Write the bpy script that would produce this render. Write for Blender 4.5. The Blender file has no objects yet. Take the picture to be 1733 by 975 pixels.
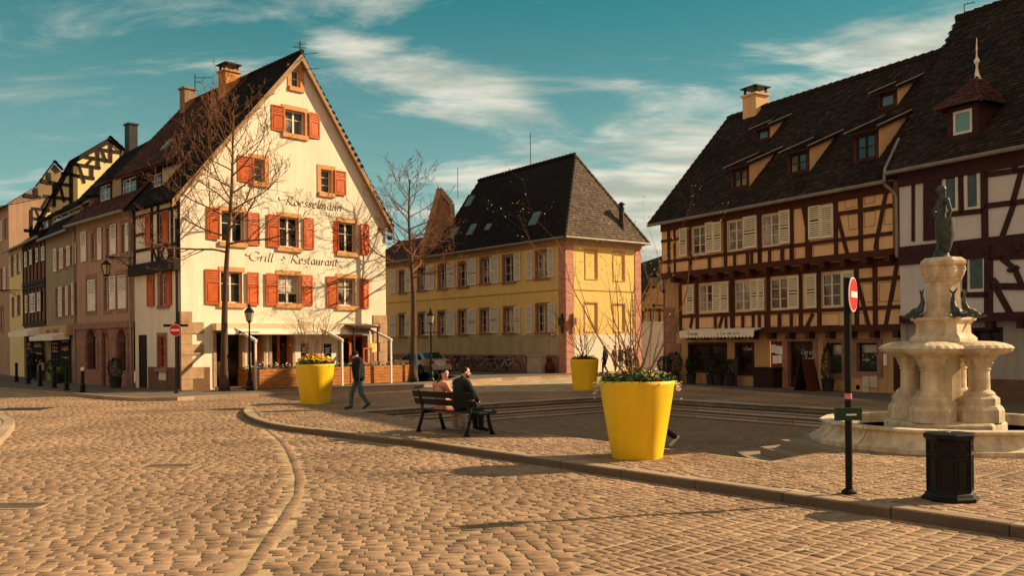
import bpy, bmesh, math, random
import numpy as np
from mathutils import Vector, Matrix, noise as mnoise
random.seed(7); NR=np.random.RandomState(7)
SC=bpy.context.scene; COL=SC.collection
FPX=1520.0; HZ=579.0; ROLL=0.0095; CH=2.0
def ray(px,py):
    cx=(px-866.5)/FPX; cy=(HZ-py)/FPX; c=math.cos(ROLL); s=math.sin(ROLL)
    return cx*c+cy*s, -cx*s+cy*c
def W(px,py,z=0.0):                       # point of the ground plane z seen in that direction
    X,Z=ray(px,py); Y=(z-CH)/Z
    return Vector((X*Y,Y,z))
def WY(px,py,Y):
    X,Z=ray(px,py); return Vector((X*Y,Y,CH+Z*Y))
ORG={}
def farther(p,d):            # the same spot a little farther from the viewer
    k=1+d/p.y; return Vector((p.x*k,p.y*k,p.z))
# ------------------------------------------------------------------ materials
def newmat(name):
    m=bpy.data.materials.new(name); m.use_nodes=True
    nt=m.node_tree; nt.nodes.clear()
    o=nt.nodes.new('ShaderNodeOutputMaterial'); b=nt.nodes.new('ShaderNodeBsdfPrincipled')
    nt.links.new(b.outputs[0],o.inputs[0]); return m,nt,b
def N(nt,t,**k):
    n=nt.nodes.new(t)
    for a,v in k.items():
        if a.startswith('i_'): n.inputs[a[2:].replace('_',' ')].default_value=v
        else: setattr(n,a,v)
    return n
def c4(c,f=1.0): return (min(1,c[0]*f),min(1,c[1]*f),min(1,c[2]*f),1)
def mat(name,col,rough=0.8,var=0.25,scale=3.0,bump=0.2,fine=40.0,metal=0.0,stretch=(1,1,1),dark=None,spec=0.2,streak=0.0,bd=0.01):
    m,nt,b=newmat(name); L=nt.links.new
    tc=N(nt,'ShaderNodeTexCoord'); mp=N(nt,'ShaderNodeMapping'); mp.inputs['Scale'].default_value=stretch
    L(tc.outputs['Object'],mp.inputs[0])
    n1=N(nt,'ShaderNodeTexNoise'); n1.inputs['Scale'].default_value=scale; n1.inputs['Detail'].default_value=6; n1.inputs['Roughness'].default_value=0.65
    n2=N(nt,'ShaderNodeTexNoise'); n2.inputs['Scale'].default_value=fine; n2.inputs['Detail'].default_value=4
    L(mp.outputs[0],n1.inputs[0]); L(mp.outputs[0],n2.inputs[0])
    r=N(nt,'ShaderNodeValToRGB'); d=dark or tuple(x*(1-var*1.4) for x in col)
    r.color_ramp.elements[0].color=c4(d); r.color_ramp.elements[0].position=0.3
    r.color_ramp.elements[1].color=c4(col,1+var*0.35); r.color_ramp.elements[1].position=0.68
    L(n1.outputs[0],r.inputs[0]); out=r.outputs[0]
    if var>0:
        hs=N(nt,'ShaderNodeHueSaturation'); mr=N(nt,'ShaderNodeMapRange'); mr.inputs[3].default_value=1-var*0.7; mr.inputs[4].default_value=1+var*0.7
        mr.inputs[1].default_value=0.3; mr.inputs[2].default_value=0.7
        L(n2.outputs[0],mr.inputs[0]); L(mr.outputs[0],hs.inputs['Value']); L(out,hs.inputs['Color']); out=hs.outputs[0]
    if streak>0:
        mp2=N(nt,'ShaderNodeMapping'); mp2.inputs['Scale'].default_value=(2.2,2.2,0.12); L(tc.outputs['Object'],mp2.inputs[0])
        n3=N(nt,'ShaderNodeTexNoise'); n3.inputs['Scale'].default_value=2.5; n3.inputs['Detail'].default_value=5; L(mp2.outputs[0],n3.inputs[0])
        mr3=N(nt,'ShaderNodeMapRange'); mr3.inputs[1].default_value=0.42; mr3.inputs[2].default_value=0.7; mr3.inputs[3].default_value=0; mr3.inputs[4].default_value=streak
        L(n3.outputs[0],mr3.inputs[0]); mx=N(nt,'ShaderNodeMix',data_type='RGBA'); mx.blend_type='MULTIPLY'
        L(mr3.outputs[0],mx.inputs[0]); L(out,mx.inputs[6]); mx.inputs[7].default_value=(0.45,0.36,0.28,1); out=mx.outputs[2]
    L(out,b.inputs['Base Color']); b.inputs['Roughness'].default_value=rough; b.inputs['Metallic'].default_value=metal
    b.inputs['Specular IOR Level'].default_value=spec
    if bump>0:
        bp=N(nt,'ShaderNodeBump'); bp.inputs['Strength'].default_value=bump; bp.inputs['Distance'].default_value=bd
        L(n2.outputs[0],bp.inputs['Height']); L(bp.outputs[0],b.inputs['Normal'])
    return m
def attr_mat(name,cols,rough=0.85,fine=25,bump=0.5,moss=None,spec=0.25,bd=0.01,patch=0.35):
    """per-piece colour from a random 'tint' attribute through a ramp, plus noise"""
    m,nt,b=newmat(name); L=nt.links.new
    at=N(nt,'ShaderNodeAttribute',attribute_name='tint'); r=N(nt,'ShaderNodeValToRGB')
    el=r.color_ramp.elements
    while len(el)<len(cols): el.new(0.5)
    for i,c in enumerate(cols): el[i].position=i/(len(cols)-1); el[i].color=c4(c)
    L(at.outputs['Fac'],r.inputs[0]); tc=N(nt,'ShaderNodeTexCoord')
    n1=N(nt,'ShaderNodeTexNoise'); n1.inputs['Scale'].default_value=fine; n1.inputs['Detail'].default_value=5; L(tc.outputs['Object'],n1.inputs[0])
    n2=N(nt,'ShaderNodeTexNoise'); n2.inputs['Scale'].default_value=0.45; n2.inputs['Detail'].default_value=5; n2.inputs['Roughness'].default_value=0.6; L(tc.outputs['Object'],n2.inputs[0])
    a=N(nt,'ShaderNodeMath',operation='MULTIPLY_ADD'); a.inputs[1].default_value=patch*2; a.inputs[2].default_value=1-patch; L(n2.outputs[0],a.inputs[0])
    a2=N(nt,'ShaderNodeMath',operation='MULTIPLY_ADD'); a2.inputs[1].default_value=0.7; a2.inputs[2].default_value=0.65; L(n1.outputs[0],a2.inputs[0])
    a3=N(nt,'ShaderNodeMath',operation='MULTIPLY'); L(a.outputs[0],a3.inputs[0]); L(a2.outputs[0],a3.inputs[1])
    hs=N(nt,'ShaderNodeHueSaturation'); L(a3.outputs[0],hs.inputs['Value']); L(r.outputs[0],hs.inputs['Color']); out=hs.outputs[0]
    if moss:
        n3=N(nt,'ShaderNodeTexNoise'); n3.inputs['Scale'].default_value=0.9; n3.inputs['Detail'].default_value=8; n3.inputs['Roughness'].default_value=0.7; L(tc.outputs['Object'],n3.inputs[0])
        mr=N(nt,'ShaderNodeMapRange'); mr.inputs[1].default_value=0.5; mr.inputs[2].default_value=0.66; mr.inputs[4].default_value=0.75; L(n3.outputs[0],mr.inputs[0])
        mx=N(nt,'ShaderNodeMix',data_type='RGBA'); L(mr.outputs[0],mx.inputs[0]); L(out,mx.inputs[6]); mx.inputs[7].default_value=c4(moss); out=mx.outputs[2]
    L(out,b.inputs['Base Color']); b.inputs['Roughness'].default_value=rough; b.inputs['Specular IOR Level'].default_value=spec
    bp=N(nt,'ShaderNodeBump'); bp.inputs['Strength'].default_value=bump; bp.inputs['Distance'].default_value=bd; L(n1.outputs[0],bp.inputs['Height']); L(bp.outputs[0],b.inputs['Normal'])
    return m
def glassmat(name,col=(0.012,0.014,0.015),var=0.0,curtain=None):
    m,nt,b=newmat(name); L=nt.links.new
    b.inputs['Roughness'].default_value=0.06; b.inputs['Specular IOR Level'].default_value=0.75
    tc=N(nt,'ShaderNodeTexCoord'); n=N(nt,'ShaderNodeTexNoise'); n.inputs['Scale'].default_value=1.3; n.inputs['Detail'].default_value=3; L(tc.outputs['Object'],n.inputs[0])
    r=N(nt,'ShaderNodeValToRGB'); r.color_ramp.elements[0].position=0.45; r.color_ramp.elements[1].position=0.62
    r.color_ramp.elements[0].color=c4(col); r.color_ramp.elements[1].color=c4(curtain or tuple(x*3 for x in col))
    L(n.outputs[0],r.inputs[0]); L(r.outputs[0],b.inputs['Base Color'])
    bp=N(nt,'ShaderNodeBump'); bp.inputs['Strength'].default_value=0.12; bp.inputs['Distance'].default_value=0.02; L(n.outputs[0],bp.inputs['Height']); L(bp.outputs[0],b.inputs['Normal'])
    return m
# ------------------------------------------------------------------ mesh building
class MB:
    def __init__(s): s.v=[]; s.f=[]; s.t=[]
    def poly(s,pts,tint=None):
        i=len(s.v); s.v+= [tuple(p) for p in pts]; s.f.append(tuple(range(i,i+len(pts)))); s.t.append(0.5 if tint is None else tint)
    def mesh(s,vs,fs,tint=None):
        i=len(s.v); s.v+=[tuple(p) for p in vs]; s.f+=[tuple(i+k for k in f) for f in fs]; s.t+=[0.5 if tint is None else tint]*len(fs)
    def hexa(s,p,tint=None):   # 8 corners: bottom 0-3, top 4-7
        s.mesh(p,[(0,3,2,1),(4,5,6,7),(0,1,5,4),(1,2,6,5),(2,3,7,6),(3,0,4,7)],tint)
    def box(s,c,d,rz=0,tint=None,top=1.0,taper=None):
        cx,cy,cz=c; x,y,z=d[0]/2,d[1]/2,d[2]; co,si=math.cos(rz),math.sin(rz); P=[]
        for zz,k in ((0,1.0),(z,top)):
            for a,b in ((-x,-y),(x,-y),(x,y),(-x,y)):
                a*=k;b*=k; P.append((cx+a*co-b*si,cy+a*si+b*co,cz+zz))
        s.hexa(P,tint)
    def prism(s,poly,z0,z1,bottom=True,top=True):
        n=len(poly); i=len(s.v)
        s.v+=[(p[0],p[1],z0) for p in poly]+[(p[0],p[1],z1) for p in poly]
        fs=[(i+k,i+(k+1)%n,i+n+(k+1)%n,i+n+k) for k in range(n)]
        if top: fs.append(tuple(range(i+n,i+2*n)))
        if bottom: fs.append(tuple(range(i+n-1,i-1,-1)))
        s.f+=fs; s.t+=[0.5]*len(fs)
    def tube(s,pts,rs,seg=6,cap=True):
        pts=[Vector(p) for p in pts]
        if not isinstance(rs,(list,tuple)): rs=[rs]*len(pts)
        i=len(s.v); up=None
        for k,p in enumerate(pts):
            d=(pts[min(k+1,len(pts)-1)]-pts[max(k-1,0)])
            if d.length<1e-9: d=Vector((0,0,1))
            d.normalize()
            if up is None: up=d.orthogonal().normalized()
            a=up-d*up.dot(d)
            if a.length<1e-5: a=d.orthogonal()
            a.normalize(); b=d.cross(a); up=a
            for j in range(seg):
                t=2*math.pi*j/seg; q=p+(a*math.cos(t)+b*math.sin(t))*rs[k]; s.v.append((q.x,q.y,q.z))
        for k in range(len(pts)-1):
            for j in range(seg):
                s.f.append((i+k*seg+j,i+k*seg+(j+1)%seg,i+(k+1)*seg+(j+1)%seg,i+(k+1)*seg+j)); s.t.append(0.5)
        if cap:
            s.f.append(tuple(i+j for j in range(seg))[::-1]); s.f.append(tuple(i+(len(pts)-1)*seg+j for j in range(seg))); s.t+=[0.5]*2
    def lathe(s,prof,c=(0,0,0),seg=16,rot=0.0,sq=None,wave=None):
        i=len(s.v); n=len(prof)
        for (r,z) in prof:
            for j in range(seg):
                t=2*math.pi*j/seg+rot; k=1.0
                if wave: k=1+wave(t,z)
                s.v.append((c[0]+r*k*math.cos(t),c[1]+r*k*math.sin(t),c[2]+z))
        for k in range(n-1):
            for j in range(seg):
                s.f.append((i+k*seg+j,i+k*seg+(j+1)%seg,i+(k+1)*seg+(j+1)%seg,i+(k+1)*seg+j)); s.t.append(0.5)
        if prof[0][0]>1e-4: s.f.append(tuple(i+j for j in range(seg))[::-1]); s.t.append(0.5)
        if prof[-1][0]>1e-4: s.f.append(tuple(i+(n-1)*seg+j for j in range(seg))); s.t.append(0.5)
    def build(s,name,m,parent=None,smooth=False,bevel=0):
        o=Vector(ORG.get(parent.name,(0,0,0))) if parent else Vector((0,0,0))
        v=np.array(s.v,dtype=np.float64).reshape(-1,3)-np.array(o)
        me=bpy.data.meshes.new(name); me.from_pydata(v.tolist(),[],s.f)
        if m: me.materials.append(m)
        if any(t<0 for t in s.t):
            me.materials.append(bpy.data.materials['shadow_gap']); me.polygons.foreach_set('material_index',[1 if t<0 else 0 for t in s.t])
        a=me.attributes.new('tint','FLOAT','FACE'); a.data.foreach_set('value',np.array(s.t,dtype=np.float32))
        if smooth: me.polygons.foreach_set('use_smooth',[True]*len(me.polygons))
        if bevel:
            bm=bmesh.new(); bm.from_mesh(me); bmesh.ops.remove_doubles(bm,verts=bm.verts,dist=1e-5)
            bmesh.ops.bevel(bm,geom=[e for e in bm.edges if len(e.link_faces)==2 and e.calc_face_angle(0)>0.5],offset=bevel,segments=2,affect='EDGES',profile=0.6)
            bm.to_mesh(me); bm.free()
        ob=bpy.data.objects.new(name,me); COL.objects.link(ob)
        if parent: ob.parent=parent; ORG[ob.name]=tuple(o)
        else: ORG[ob.name]=(0,0,0)
        return ob
def tag(o,label=None,cat=None,group=None,kind=None):
    if label: o['label']=label
    if cat: o['category']=cat
    if group: o['group']=group
    if kind: o['kind']=kind
    return o
def empty(name,label,cat,loc=(0,0,0),group=None,world=True):
    o=bpy.data.objects.new(name,None); COL.objects.link(o); o.location=loc; o.empty_display_size=0.2
    ORG[o.name]=tuple(loc) if world else (0,0,0)
    return tag(o,label,cat,group)
def proto(name,label,cat,group=None): return empty(name,label,cat,(0,0,0),group)
def place(o,loc,rz=0,label=None,sc=None):
    o.location=loc; o.rotation_euler=(0,0,rz)
    if sc: o.scale=(sc,sc,sc)
    if label: o['label']=label
    return o
def copy_tree(o,parent=None):
    c=o.copy(); COL.objects.link(c)
    if parent: c.parent=parent
    for ch in list(o.children): copy_tree(ch,c)
    return c
def struct(mb,name,m,smooth=False):
    return tag(mb.build(name,m,None,smooth),kind='structure')
# ------------------------------------------------------------------ facade frames
class Fac:
    def __init__(s,o,d,flip=False):
        s.o=Vector((o[0],o[1],0)); s.u=Vector((d[0],d[1],0)).normalized()
        n=Vector((s.u.y,-s.u.x,0))
        if n.y>0 and not flip: n=-n
        if flip and n.dot(s.o)>0: n=-n
        s.n=n
    def off(s,d):
        f=Fac.__new__(Fac); f.o=s.o+s.n*d; f.u=s.u; f.n=s.n; return f
    def P(s,u,z,d=0.0): q=s.o+s.u*u+s.n*d; return Vector((q.x,q.y,z))
    def px(s,px,py,d=0.0):
        X,Z=ray(px,py); o=s.o+s.n*d
        # (X*Y - ox, Y - oy).n = 0
        Y=(o.x*s.n.x+o.y*s.n.y)/(X*s.n.x+s.n.y)
        q=Vector((X*Y,Y,0))-s.o
        return q.dot(s.u), CH+Z*Y
    def rect(s,l,t,r,b,d=0.0):
        m=(t+b)/2; c=(l+r)/2
        u0=s.px(l,m,d)[0]; u1=s.px(r,m,d)[0]; z1=s.px(c,t,d)[1]; z0=s.px(c,b,d)[1]
        return min(u0,u1),max(u0,u1),z0,z1
    def box(s,mb,u0,u1,z0,z1,d0,d1,tint=None):
        P=s.P; mb.hexa([P(u0,z0,d0),P(u1,z0,d0),P(u1,z0,d1),P(u0,z0,d1),P(u0,z1,d0),P(u1,z1,d0),P(u1,z1,d1),P(u0,z1,d1)],tint)
    def beam(s,mb,a,b,w,d0,d1):
        a=Vector(a);b=Vector(b); t=(b-a).normalized(); q=Vector((-t.y,t.x))*w/2
        c=[a-q,b-q,b+q,a+q]; P=s.P
        mb.hexa([P(p.x,p.y,d0) for p in c]+[P(p.x,p.y,d1) for p in c])
def clip(poly,a,b,keep):    # keep side where keep*(cross)>=0
    out=[]
    for i in range(len(poly)):
        p=poly[i];q=poly[(i+1)%len(poly)]
        cp=keep*((b[0]-a[0])*(p[1]-a[1])-(b[1]-a[1])*(p[0]-a[0])); cq=keep*((b[0]-a[0])*(q[1]-a[1])-(b[1]-a[1])*(q[0]-a[0]))
        if cp>=0: out.append(p)
        if cp*cq<0:
            t=cp/(cp-cq); out.append((p[0]+(q[0]-p[0])*t,p[1]+(q[1]-p[1])*t))
    return out
def wall(F,mb,outline,holes=(),d=0.0):
    """outline: convex polygon (u,z), counter-clockwise"""
    us=sorted({p[0] for p in outline}|{h[0] for h in holes}|{h[1] for h in holes})
    zs=sorted({p[1] for p in outline}|{h[2] for h in holes}|{h[3] for h in holes})
    ar=sum(outline[i][0]*outline[(i+1)%len(outline)][1]-outline[(i+1)%len(outline)][0]*outline[i][1] for i in range(len(outline)))
    k=1 if ar>0 else -1
    for i in range(len(us)-1):
        for j in range(len(zs)-1):
            a,b,c,e=us[i],us[i+1],zs[j],zs[j+1]
            if b-a<1e-5 or e-c<1e-5: continue
            mu,mz=(a+b)/2,(c+e)/2
            if any(h[0]<mu<h[1] and h[2]<mz<h[3] for h in holes): continue
            q=[(a,c),(b,c),(b,e),(a,e)]
            for t in range(len(outline)):
                if len(q)<3: break
                q=clip(q,outline[t],outline[(t+1)%len(outline)],k)
            if len(q)>=3: mb.poly([F.P(x,y,d) for x,y in q])
def shutter(F,parent,u0,u1,z0,z1,m,d=0.03,louvre=1.0,hinge=None,ang=0,name='shutter'):
    mb=MB(); w=u1-u0; f=min(0.06,w*0.16); T=0.035
    H=F
    if ang and hinge is not None:
        hu=u0 if hinge=='l' else u1; o=F.P(hu,0,d); a=ang if hinge=='l' else -ang
        sgn=F.u.cross(F.n).z
        R=Matrix.Rotation(a*(1 if sgn>0 else -1),3,'Z'); H=Fac.__new__(Fac); H.u=R@F.u; H.n=R@F.n; H.o=o-H.u*hu
        H.o.z=0; d=0.0
    H.box(mb,u0,u0+f,z0,z1,d,d+T); H.box(mb,u1-f,u1,z0,z1,d,d+T)
    zl=z1-(z1-z0)*louvre if louvre<1 else z0
    for z in ([z0,z1-f] if louvre>=1 else [z0,z1-f,zl-f/2]): H.box(mb,u0+f,u1-f,z,z+f,d,d+T)
    if louvre>=1: H.box(mb,u0+f,u1-f,(z0+z1)/2-f/2,(z0+z1)/2+f/2,d,d+T)
    H.box(mb,u0+f,u1-f,(zl if louvre<1 else z0+f*1.01),z1-f*1.01,d+0.004,d+0.008,-1)
    if louvre<1: H.box(mb,u0+f,u1-f,z0+f*1.01,zl,d+0.004,d+0.012)
    if louvre<1: H.box(mb,u0+f*1.7,u1-f*1.7,z0+f*1.8,zl-f*1.3,d+0.012,d+0.026)
    z=zl+f*(1.0 if louvre>=1 else .6); P=H.P
    while z<z1-f*1.5:
        if not (louvre>=1 and abs(z+0.02-(z0+z1)/2)<f*.9):
            mb.poly([P(u0+f,z,d+0.034),P(u1-f,z,d+0.034),P(u1-f,z+0.050,d+0.016),P(u0+f,z+0.050,d+0.016)],random.random())
        z+=0.072
    return mb.build(name,m,parent)
def window(F,B,r,fm,pm,rec=0.16,cols=2,rows=2,sur=None,sill=None,lint=None,sh=(),fw=0.055,bw=0.028,name='window',revm=None,arch=False,tr=None,trim=None):
    u0,u1,z0,z1=r; mb=MB(); d=-rec; P=F.P
    F.box(mb,u0,u0+fw,z0,z1,d,d+.05); F.box(mb,u1-fw,u1,z0,z1,d,d+.05); F.box(mb,u0+fw,u1-fw,z0,z0+fw,d,d+.05); F.box(mb,u0+fw,u1-fw,z1-fw,z1,d,d+.05)
    for i in range(1,cols):
        u=u0+(u1-u0)*i/cols; w=fw*0.75 if (cols%2==0 and i==cols//2) else bw/2; F.box(mb,u-w,u+w,z0+fw,z1-fw,d,d+.045)
    for j in range(1,rows):
        z=z0+(z1-z0)*(tr if (tr and rows==2) else j/rows); F.box(mb,u0+fw,u1-fw,z-bw/2,z+bw/2,d+.002,d+.042)
    w=mb.build(name,fm,B)
    pb=MB(); pb.poly([P(u0,z0,d+.018),P(u1,z0,d+.018),P(u1,z1,d+.018),P(u0,z1,d+.018)]); pb.build('pane',pm,w)
    sb=MB(); a,b=u0,u1
    for q in ([(a,z0),(a,z1)],[(b,z0),(b,z1)],[(a,z0),(b,z0)],[(a,z1),(b,z1)]):
        sb.poly([P(q[0][0],q[0][1],0.001),P(q[1][0],q[1][1],0.001),P(q[1][0],q[1][1],d),P(q[0][0],q[0][1],d)])
    if sur:
        m_,sw,st,ss=sur[0],sur[1],sur[2],sur[3]; pr=sur[4] if len(sur)>4 else 0.025
        F.box(sb,u0-sw,u0,z0-ss,z1+st,0.002,pr); F.box(sb,u1,u1+sw,z0-ss,z1+st,0.002,pr)
        F.box(sb,u0,u1,z1,z1+st,0.002,pr)
        if ss: F.box(sb,u0,u1,z0-ss,z0,0.002,pr)
        sb.build('surround',m_,w)
    else: sb.build('reveal',revm or fm,w)
    if sill:
        m_,ext,h,pr=sill; s2=MB(); F.box(s2,u0-ext,u1+ext,z0-h,z0-0.003,0.004 if not sur else 0.03,pr); s2.build('sill',m_,w)
    if lint:
        m_,ext,h,pr=lint; s2=MB(); F.box(s2,u0-ext,u1+ext,z1+0.003,z1+h,0.004,pr); s2.build('lintel',m_,w)
    for q in sh:
        shutter(F,w,q[0],q[1],q[2] if len(q)>4 and q[2] is not None else z0-0.03,q[3] if len(q)>4 and q[3] is not None else z1+0.03,q[4] if len(q)>4 else q[2],**(q[5] if len(q)>5 else {}))
    return w
# roof plane: a corner a (eave start), b (eave end), poly in plane; tiles as real little slabs
def tiled(mb,poly,eave_dir,tw=0.17,th=0.155,lift=0.03,jit=0.014,base=True,thick=0.018):
    poly=[Vector(p) for p in poly]
    nrm=(poly[1]-poly[0]).cross(poly[2]-poly[0]).normalized()
    if nrm.z<0: nrm=-nrm
    e=Vector(eave_dir).normalized(); e=(e-nrm*e.dot(nrm)).normalized(); s=nrm.cross(e); 
    if s.z<0: s=-s
    o=poly[0]
    if base: mb.poly(poly,0.3)
    L=np.array([((p-o).dot(e),(p-o).dot(s)) for p in poly])
    u0,u1=L[:,0].min(),L[:,0].max(); v0,v1=L[:,1].min(),L[:,1].max()
    nu=int((u1-u0)/tw)+2; nv=int((v1-v0)/th)+1
    U,V=np.meshgrid(np.arange(nu),np.arange(nv)); 
    U=(U+0.5*(V%2))*tw+u0; V=V*th+v0; U=U.ravel();V=V.ravel()
    cx=U; cy=V+th*0.5; ins=np.zeros(len(cx),bool); n=len(L); j=n-1
    for i in range(n):
        xi,yi=L[i];xj,yj=L[j]
        with np.errstate(divide='ignore',invalid='ignore'):
            c=((yi>cy)!=(yj>cy))&(cx<(xj-xi)*(cy-yi)/(yj-yi+1e-12)+xi)
        ins^=c; j=i
    U=U[ins];V=V[ins]; k=len(U); J=NR.uniform(-1,1,(k,6))
    g=tw*0.5-0.004; lo=lift+J[:,0]*jit; o_=np.array(o);E=np.array(e);S=np.array(s);Nn=np.array(nrm)
    def pt(u,v,h): return o_+u[:,None]*E+v[:,None]*S+h[:,None]*Nn
    jv=J[:,1]*0.006
    A=pt(U-g,V+jv,lo);B=pt(U+g,V+jv+J[:,2]*.004,lo+J[:,3]*.004);C=pt(U+g,V+th*1.15,lo*0+0.006);D=pt(U-g,V+th*1.15,lo*0+0.006)
    A2=pt(U-g,V+jv,lo-thick);B2=pt(U+g,V+jv,lo-thick)
    vs=np.stack([A,B,C,D,A2,B2],1).reshape(-1,3); i0=len(mb.v)
    mb.v+=[tuple(x) for x in vs.tolist()]
    t=NR.rand(k)
    for q in range(k):
        a=i0+6*q; mb.f.append((a,a+1,a+2,a+3)); mb.f.append((a+4,a+5,a+1,a)); mb.t+=[float(t[q])]*2
def ridge_tiles(mb,a,b,r=0.11,n=None):
    a=Vector(a);b=Vector(b); L=(b-a).length; n=n or max(2,int(L/0.36)); d=(b-a)/n
    for i in range(n):
        p=a+d*i; q=a+d*(i+1.12); mb.tube([p+Vector((0,0,.0)),q+Vector((0,0,-.02))],[r,r*0.8],6,True)

# ================================================================== palette
mat('shadow_gap',(0.10,0.075,0.05),.9,0,3,0)
stone_c=[(0.20,0.122,0.078),(0.30,0.19,0.115),(0.25,0.152,0.098),(0.34,0.225,0.14),(0.28,0.178,0.112),(0.32,0.19,0.12)]
M_cob=attr_mat('cobblestone',stone_c,0.85,14,0.7,None,0.25,0.012,0.75)
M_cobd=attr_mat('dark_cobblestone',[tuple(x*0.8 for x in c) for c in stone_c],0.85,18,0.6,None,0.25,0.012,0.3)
M_mort=mat('sandy_joint',(0.50,0.36,0.22),0.95,0.45,1.3,0.5,90,dark=(0.20,0.14,0.09))
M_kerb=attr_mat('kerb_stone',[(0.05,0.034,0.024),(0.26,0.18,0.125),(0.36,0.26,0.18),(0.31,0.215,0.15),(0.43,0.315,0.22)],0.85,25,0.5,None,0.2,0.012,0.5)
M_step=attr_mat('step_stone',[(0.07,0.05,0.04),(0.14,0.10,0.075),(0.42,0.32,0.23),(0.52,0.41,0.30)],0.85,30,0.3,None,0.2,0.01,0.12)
M_pave=mat('asphalt_pavement',(0.16,0.125,0.10),0.9,0.25,1.2,0.4,120)
M_ground=mat('earth',(0.2,0.15,0.1),0.95)
M_sand=mat('sandstone',(0.47,0.31,0.18),0.85,0.25,2.5,0.35,45,dark=(0.32,0.19,0.11))
M_osand=mat('orange_sandstone',(0.66,0.32,0.13),0.85,0.2,3,0.25,45)
M_rsand=mat('red_sandstone',(0.35,0.18,0.13),0.85,0.25,2.5,0.3,45)
M_psand=mat('pink_sandstone',(0.60,0.28,0.20),0.85,0.2,2.5,0.3,45)
M_cream=mat('cream_render',(0.84,0.75,0.60),0.92,0.12,0.45,0.25,60,streak=0.17)
M_plinth=mat('brown_plinth',(0.20,0.11,0.06),0.9,0.3,1.5,0.3,40)
M_red=mat('red_shutter_paint',(0.58,0.115,0.022),0.6,0.22,3,0.15,60,spec=0.25)
M_wht=mat('white_frame_paint',(0.72,0.66,0.56),0.5,0.1,5,0.1,60)
M_shw=mat('ivory_shutter_paint',(0.90,0.81,0.68),0.6,0.14,4,0.15,60)
M_shg=mat('weathered_shutter',(0.82,0.70,0.50),0.7,0.10,4,0.2,60)
M_dkw=mat('dark_wood',(0.035,0.018,0.012),0.7,0.3,6,0.3,50,stretch=(1,1,4))
M_timb=mat('brown_timber',(0.085,0.026,0.014),0.75,0.3,5,0.4,60)
M_timd=mat('black_timber',(0.03,0.018,0.016),0.75,0.3,5,0.4,60)
M_timp=mat('plum_timber',(0.055,0.02,0.022),0.75,0.3,5,0.4,60)
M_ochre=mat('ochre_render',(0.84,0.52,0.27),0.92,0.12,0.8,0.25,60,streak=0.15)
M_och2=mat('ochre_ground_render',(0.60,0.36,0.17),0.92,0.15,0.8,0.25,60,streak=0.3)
M_yel=mat('yellow_render',(0.88,0.60,0.20),0.92,0.08,0.6,0.2,60,streak=0.15)
M_beige=mat('beige_render',(0.55,0.44,0.26),0.92,0.15,0.8,0.2,60,streak=0.35)
M_lav=mat('lavender_render',(0.66,0.60,0.58),0.92,0.08,0.8,0.2,60,streak=0.15)
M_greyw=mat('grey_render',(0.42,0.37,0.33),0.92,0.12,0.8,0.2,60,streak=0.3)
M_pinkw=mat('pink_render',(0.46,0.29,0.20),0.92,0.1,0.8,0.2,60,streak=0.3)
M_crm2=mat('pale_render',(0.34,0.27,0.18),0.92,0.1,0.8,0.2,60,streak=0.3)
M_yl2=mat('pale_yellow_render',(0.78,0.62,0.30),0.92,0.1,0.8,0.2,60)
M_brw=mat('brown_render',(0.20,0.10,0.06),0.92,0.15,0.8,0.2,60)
M_blk=mat('black_paint',(0.009,0.0085,0.0085),0.45,0.2,5,0.1,40,spec=0.18)
M_zinc=mat('zinc',(0.30,0.25,0.21),0.5,0.2,3,0.1,40,metal=0.3)
M_dkm=mat('dark_metal',(0.03,0.028,0.027),0.5,0.2,3,0.1,40)
M_int=mat('dark_interior',(0.012,0.009,0.008),0.9,0.1,2,0)
M_gl=glassmat('window_glass'); M_glc=glassmat('curtained_glass',(0.02,0.02,0.02),curtain=(0.30,0.25,0.19))
M_gls=glassmat('shop_glass',(0.008,0.006,0.005),curtain=(0.06,0.04,0.025)); M_gls.node_tree.nodes['Principled BSDF'].inputs['Specular IOR Level'].default_value=.15; M_gls.node_tree.nodes['Principled BSDF'].inputs['Roughness'].default_value=.25; M_glp=glassmat('pale_glass',(0.25,0.22,0.18),curtain=(0.45,0.38,0.30))
M_gly=mat('skylight_glass',(0.10,0.17,0.17),0.15,0.2,2,0,spec=0.8)
M_rdk=attr_mat('dark_roof_tile',[(0.008,0.006,0.0055),(0.018,0.012,0.010),(0.012,0.009,0.008),(0.030,0.019,0.014)],0.85,20,0.3,None,0.15,0.01,.6)
M_rbr=attr_mat('brown_roof_tile',[(0.075,0.026,0.018),(0.11,0.04,0.026),(0.06,0.022,0.016),(0.13,0.055,0.035)],0.85,20,0.3,None,0.2)
M_rms=attr_mat('mossy_roof_tile',[(0.020,0.014,0.011),(0.042,0.024,0.017),(0.028,0.018,0.013),(0.072,0.042,0.028)],0.88,14,0.4,(0.014,0.012,0.008),0.15,0.01,.7)
M_ryl=attr_mat('lit_roof_tile',[(0.05,0.034,0.025),(0.10,0.068,0.045),(0.07,0.048,0.033),(0.15,0.10,0.065)],0.85,20,0.3,None,0.3)
M_ywp=mat('yellow_pot_paint',(0.88,0.56,0.01),0.45,0.05,2.0,0.06,30,spec=0.4,streak=0.22)
M_soil=mat('soil',(0.03,0.02,0.012),0.95,0.3,8,0.6,60)
M_bark=mat('bark',(0.115,0.066,0.04),0.9,0.35,6,0.6,60,stretch=(1,1,.3))
M_twig=mat('twig',(0.20,0.095,0.05),0.9,0.2,6,0.2,60)
M_shr=mat('shrub_stem',(0.25,0.13,0.07),0.85,0.2,6,0.2,60)
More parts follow.
